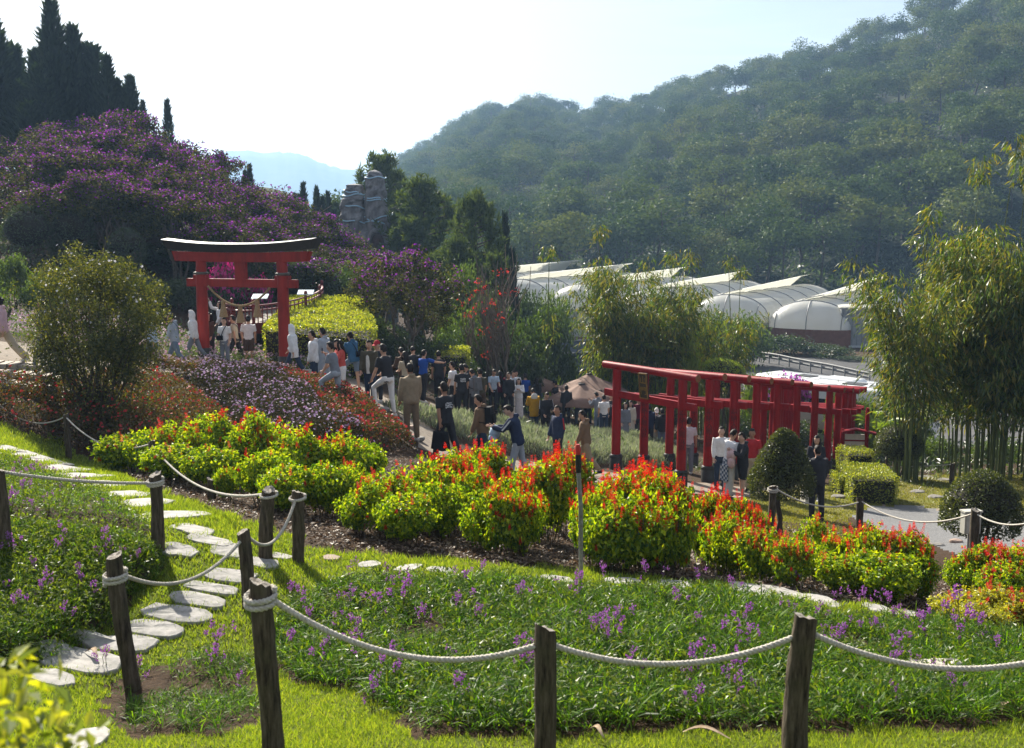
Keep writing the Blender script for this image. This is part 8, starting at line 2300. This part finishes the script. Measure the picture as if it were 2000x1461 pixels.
# tall grass blades in the upper-left sage edge, near fern -----------------------------------------------
def near_fern():
    g = np.random.default_rng(740); b = Vector((-.93, 1.6, 0)); b.z = gz(b.x, b.y)
    o = empty('fern', b, 0, 'out-of-focus yellow-green leafy plant with fern stalks in the bottom left corner', 'plant')
    LP, LDv, LN = [], [], []; geo = Geo()
    for k in range(9):
        a = k * 2.4; t = np.linspace(0, 1, 40); L = .86 + .30 * g.random() ** 2; le = .03 + .10 * g.random()
        P = np.stack([np.cos(a) * L * le * (t + .5 * t * t), np.sin(a) * L * le * (t + .5 * t * t), L * (1.35 * t - .45 * t * t)], 1) + [g.normal() * .10, g.normal() * .10, 0]
        geo.tube(P, .003, 4); T = unit(np.gradient(P, axis=0)); S = unit(np.cross(T, UP))
        for s in (-1, 1):
            i = np.arange(14, 40); LP.append(P[i]); LDv.append(S[i] * s + T[i] * .5); LN.append(np.cross(T[i], S[i] * s) + UP * .4)
    P = np.vstack(LP); n = len(P)
    Q, NQ = lobes(g, 26, (-.10, 0, .72), (.30, .26, .36), .12, 2400, .9, -.9, .5)
    V2, F2 = leaves_at(Q, NQ, g, .042, .020, .4, .1, .9)
    add('foliage', to_mesh('foliage', V2, [F2], [M_hedge]), o)
    V, F = kites(P, np.vstack(LDv), np.vstack(LN), .075 * (.6 + .6 * g.random(n)), .016, .05, .15)
    add('fronds', to_mesh('fronds', V, [F], [leaf_mat('fern_frond', [(.22, .28, .02), (.34, .38, .03), (.42, .40, .05)], (1.4, 1.3, .3), .5, .05)]), o); add('stem', geo.mesh('stem', [M_stem], True), o)
near_fern()

# ------------------------------------------------------------------ rocks, litter, steps
M_rock = solid('field_rock', (.27, .255, .235), .85, (.13, .12, .11), 6, .8, detail=9)
M_rock2 = solid('pinkish_rock', (.42, .31, .25), .85, (.28, .2, .16), 6, .6)
def rock(px_, py_, w, h, label, seed, mat=None, flat=.55, d0=8, d1=60, rz=0):
    g = np.random.default_rng(seed); p = gp(px_, py_, d0, d1); W = w * p.y / FPX
    q = Geo(); q.ball((0, 0, 0), (W / 2, W / 2 * .7, W / 2 * flat), 16, 10); V = np.vstack(q.V)
    V *= (1 + (fbm(V[:, 0] / W * 3 + seed, V[:, 1] / W * 3 + V[:, 2] / W * 4, seed, 3) - .45) * .7)[:, None]; V[:, 2] = np.where(V[:, 2] > W * flat * .32, W * flat * .32 + (V[:, 2] - W * flat * .32) * .35, V[:, 2]); q.V = [V]
    tag(add('rock', q.mesh('rock', [mat or M_rock], False), loc=p, rot=(0, 0, rz)), label, 'rock')
rock(1640, 972, 36, 20, 'dark flat rock right of the couple in black', 1, None, .4)
rock(1668, 945, 24, 26, 'upright grey rock at the left foot of the flat-topped hedge', 2, None, 1.0)
rock(1793, 962, 34, 12, 'pale flat stone on the dry grass right of the flat-topped hedge', 3, None, .3)
rock(1828, 972, 36, 14, 'low grey stone at the edge of the dry grass, above the gravel', 4, None, .35)
rock(1808, 932, 32, 10, 'flat stepping rock near the foot of the bamboo', 5, None, .22)
rock(1845, 938, 36, 10, 'flat rock right of the stepping rock near the bamboo', 6, None, .22)
rock(1868, 1060, 26, 16, 'pinkish rounded rock at the lower edge of the gravel path', 7, M_rock2, .7)
rock(1832, 1066, 30, 12, 'dark flat rock left of the pinkish one by the gravel', 8, None, .4)
rock(1815, 1064, 16, 14, 'small pale rock at the gravel edge left of the dark flat rock', 9, M_rock2, .7)
rock(768, 816, 18, 14, 'pale boulder under the foot of the man in white trousers', 10, M_rock2, .8, 18, 30)
rock(800, 836, 22, 14, 'pale step boulder between the white trousers and the tan man', 11, M_rock2, .7, 18, 30)
rock(744, 800, 34, 16, 'flat stone step beneath the raised foot of the black polo man', 12, None, .45, 18, 30)
rock(812, 858, 40, 14, 'flat stone step under the man in tan', 13, None, .4, 18, 30)
rock(135, 918, 14, 12, 'small white stone beside the shaded stepping stones', 14, M_rock2, .8)
rock(1345, 972, 22, 14, 'small stone at the foot of the front right gate post', 15, None, .5, 18, 34)
rock(1380, 962, 26, 12, 'flat stone between the first two right gate posts', 16, None, .4, 18, 34)

def rag():
    p = gp(1830, 1322, 4, 12); g = np.random.default_rng(5); W = 95 * p.y / FPX
    n = 12; u, v = np.meshgrid(np.linspace(-.5, .5, n), np.linspace(-.5, .5, n)); 
    z = .05 + .09 * fbm(u * 5 + 2, v * 5, 12, 3) + .05 * np.exp(-((u - .4) ** 2 + (v + .1) ** 2) * 30); x = u * W * (1 + .2 * v); y = v * W * .55
    V = np.stack([x, y, z], -1).reshape(-1, 3); i, j = np.meshgrid(np.arange(n - 1), np.arange(n - 1), indexing='ij'); F = np.stack([i * n + j, i * n + j + 1, (i + 1) * n + j + 1, (i + 1) * n + j], -1).reshape(-1, 4)
    Vb = V - [0, 0, .012]
    q = Geo(); q.put(V, F); q.put(Vb, F[:, ::-1])
    tag(add('rag', q.mesh('rag', [solid('dirty_white_cloth', (.62, .58, .50), .9, (.46, .42, .35), 8)], True), loc=p), 'crumpled dirty white rag lying in the weeds under the right rope', 'rag')
rag()
def dead_leaf(px_, py_, L, W, rz, label):
    p = gp(px_, py_, 3.5, 12); g = Geo(); t = np.linspace(0, 1, 9)[:, None]
    w = W * np.sin(np.clip(t, .02, .98) * math.pi) ** .8
    c = np.hstack([(t - .5) * L, .02 * np.sin(t * 5), .03 + .03 * np.sin(t * 3.1)])
    V = np.vstack([c + np.hstack([0 * t, w / 2, .25 * w]), c, c - np.hstack([0 * t, w / 2, -.25 * w])]); i = np.arange(8)
    F = np.vstack([np.stack([i, i + 1, i + 10, i + 9], 1), np.stack([i + 9, i + 10, i + 19, i + 18], 1)]); g.put(V, F); g.put(V - [0, 0, .002], F[:, ::-1])
    tag(add('dead_leaf', g.mesh('dead_leaf', [solid('dry_leaf_skin', (.42, .33, .23), .9, (.25, .17, .10), 20)], True), loc=p + Vector((0, 0, .02)), rot=(0, 0, rz)), label, 'leaf')
dead_leaf(182, 1290, .17, .045, -.5, 'curled dry leaf lying on a stepping stone left of the crooked post')
dead_leaf(1380, 1452, .26, .035, -.25, 'long dry husk on the grass at the bottom edge')
dead_leaf(1165, 1450, .12, .04, -.6, 'pale dry leaf on the grass beside the pale grey post')
dead_leaf(1965, 1400, .2, .03, .9, 'brown dry stalk leaf at the lower right edge')
def paving():
    # slabs along the edge of the raised left walkway
    g = np.random.default_rng(21); root = empty('walkway_edge', (0, 0, 0), kind='structure')
    m = solid('pale_paving', (.40, .35, .29), .9, (.26, .22, .18), 7, .4)
    for k in range(9):
        for r_ in range(3):
            px_ = -30 + k * 20; D = 21.55 + r_ * .62 + k * .09
            c = at(px_, D); q = Geo(); w = 20 * D / FPX
            q.box((0, 0, .01), (w * .97, .60, .12), taper=.98); q2 = q.mesh('slab', [m]); add('slab', q2, root, loc=(c.x, c.y, c.z + .02 + g.normal() * .006), rot=(g.normal() * .01, g.normal() * .01, .12))
paving()
# ------------------------------------------------------------------ haze
def haze():
    g = Geo()
    x0, x1, y0, y1, z0, z1 = -7000, 7000, -40, 4400, -48, 262
    g.box(((x0 + x1) / 2, (y0 + y1) / 2, (z0 + z1) / 2), (x1 - x0, y1 - y0, z1 - z0))
    m, n, l, out = new_mat('haze_air')
    v = n.new('ShaderNodeVolumePrincipled')
    v.inputs['Color'].default_value = (.40, .64, 1.0, 1)
    v.inputs['Density'].default_value = HAZE
    v.inputs['Anisotropy'].default_value = .25
    l.new(v.outputs[0], out.inputs['Volume'])
    o = add('haze', g.mesh('haze', [m]))
    tag(o, kind='stuff')
HAZE = .00032
haze()

HAZE = .00005
haze()
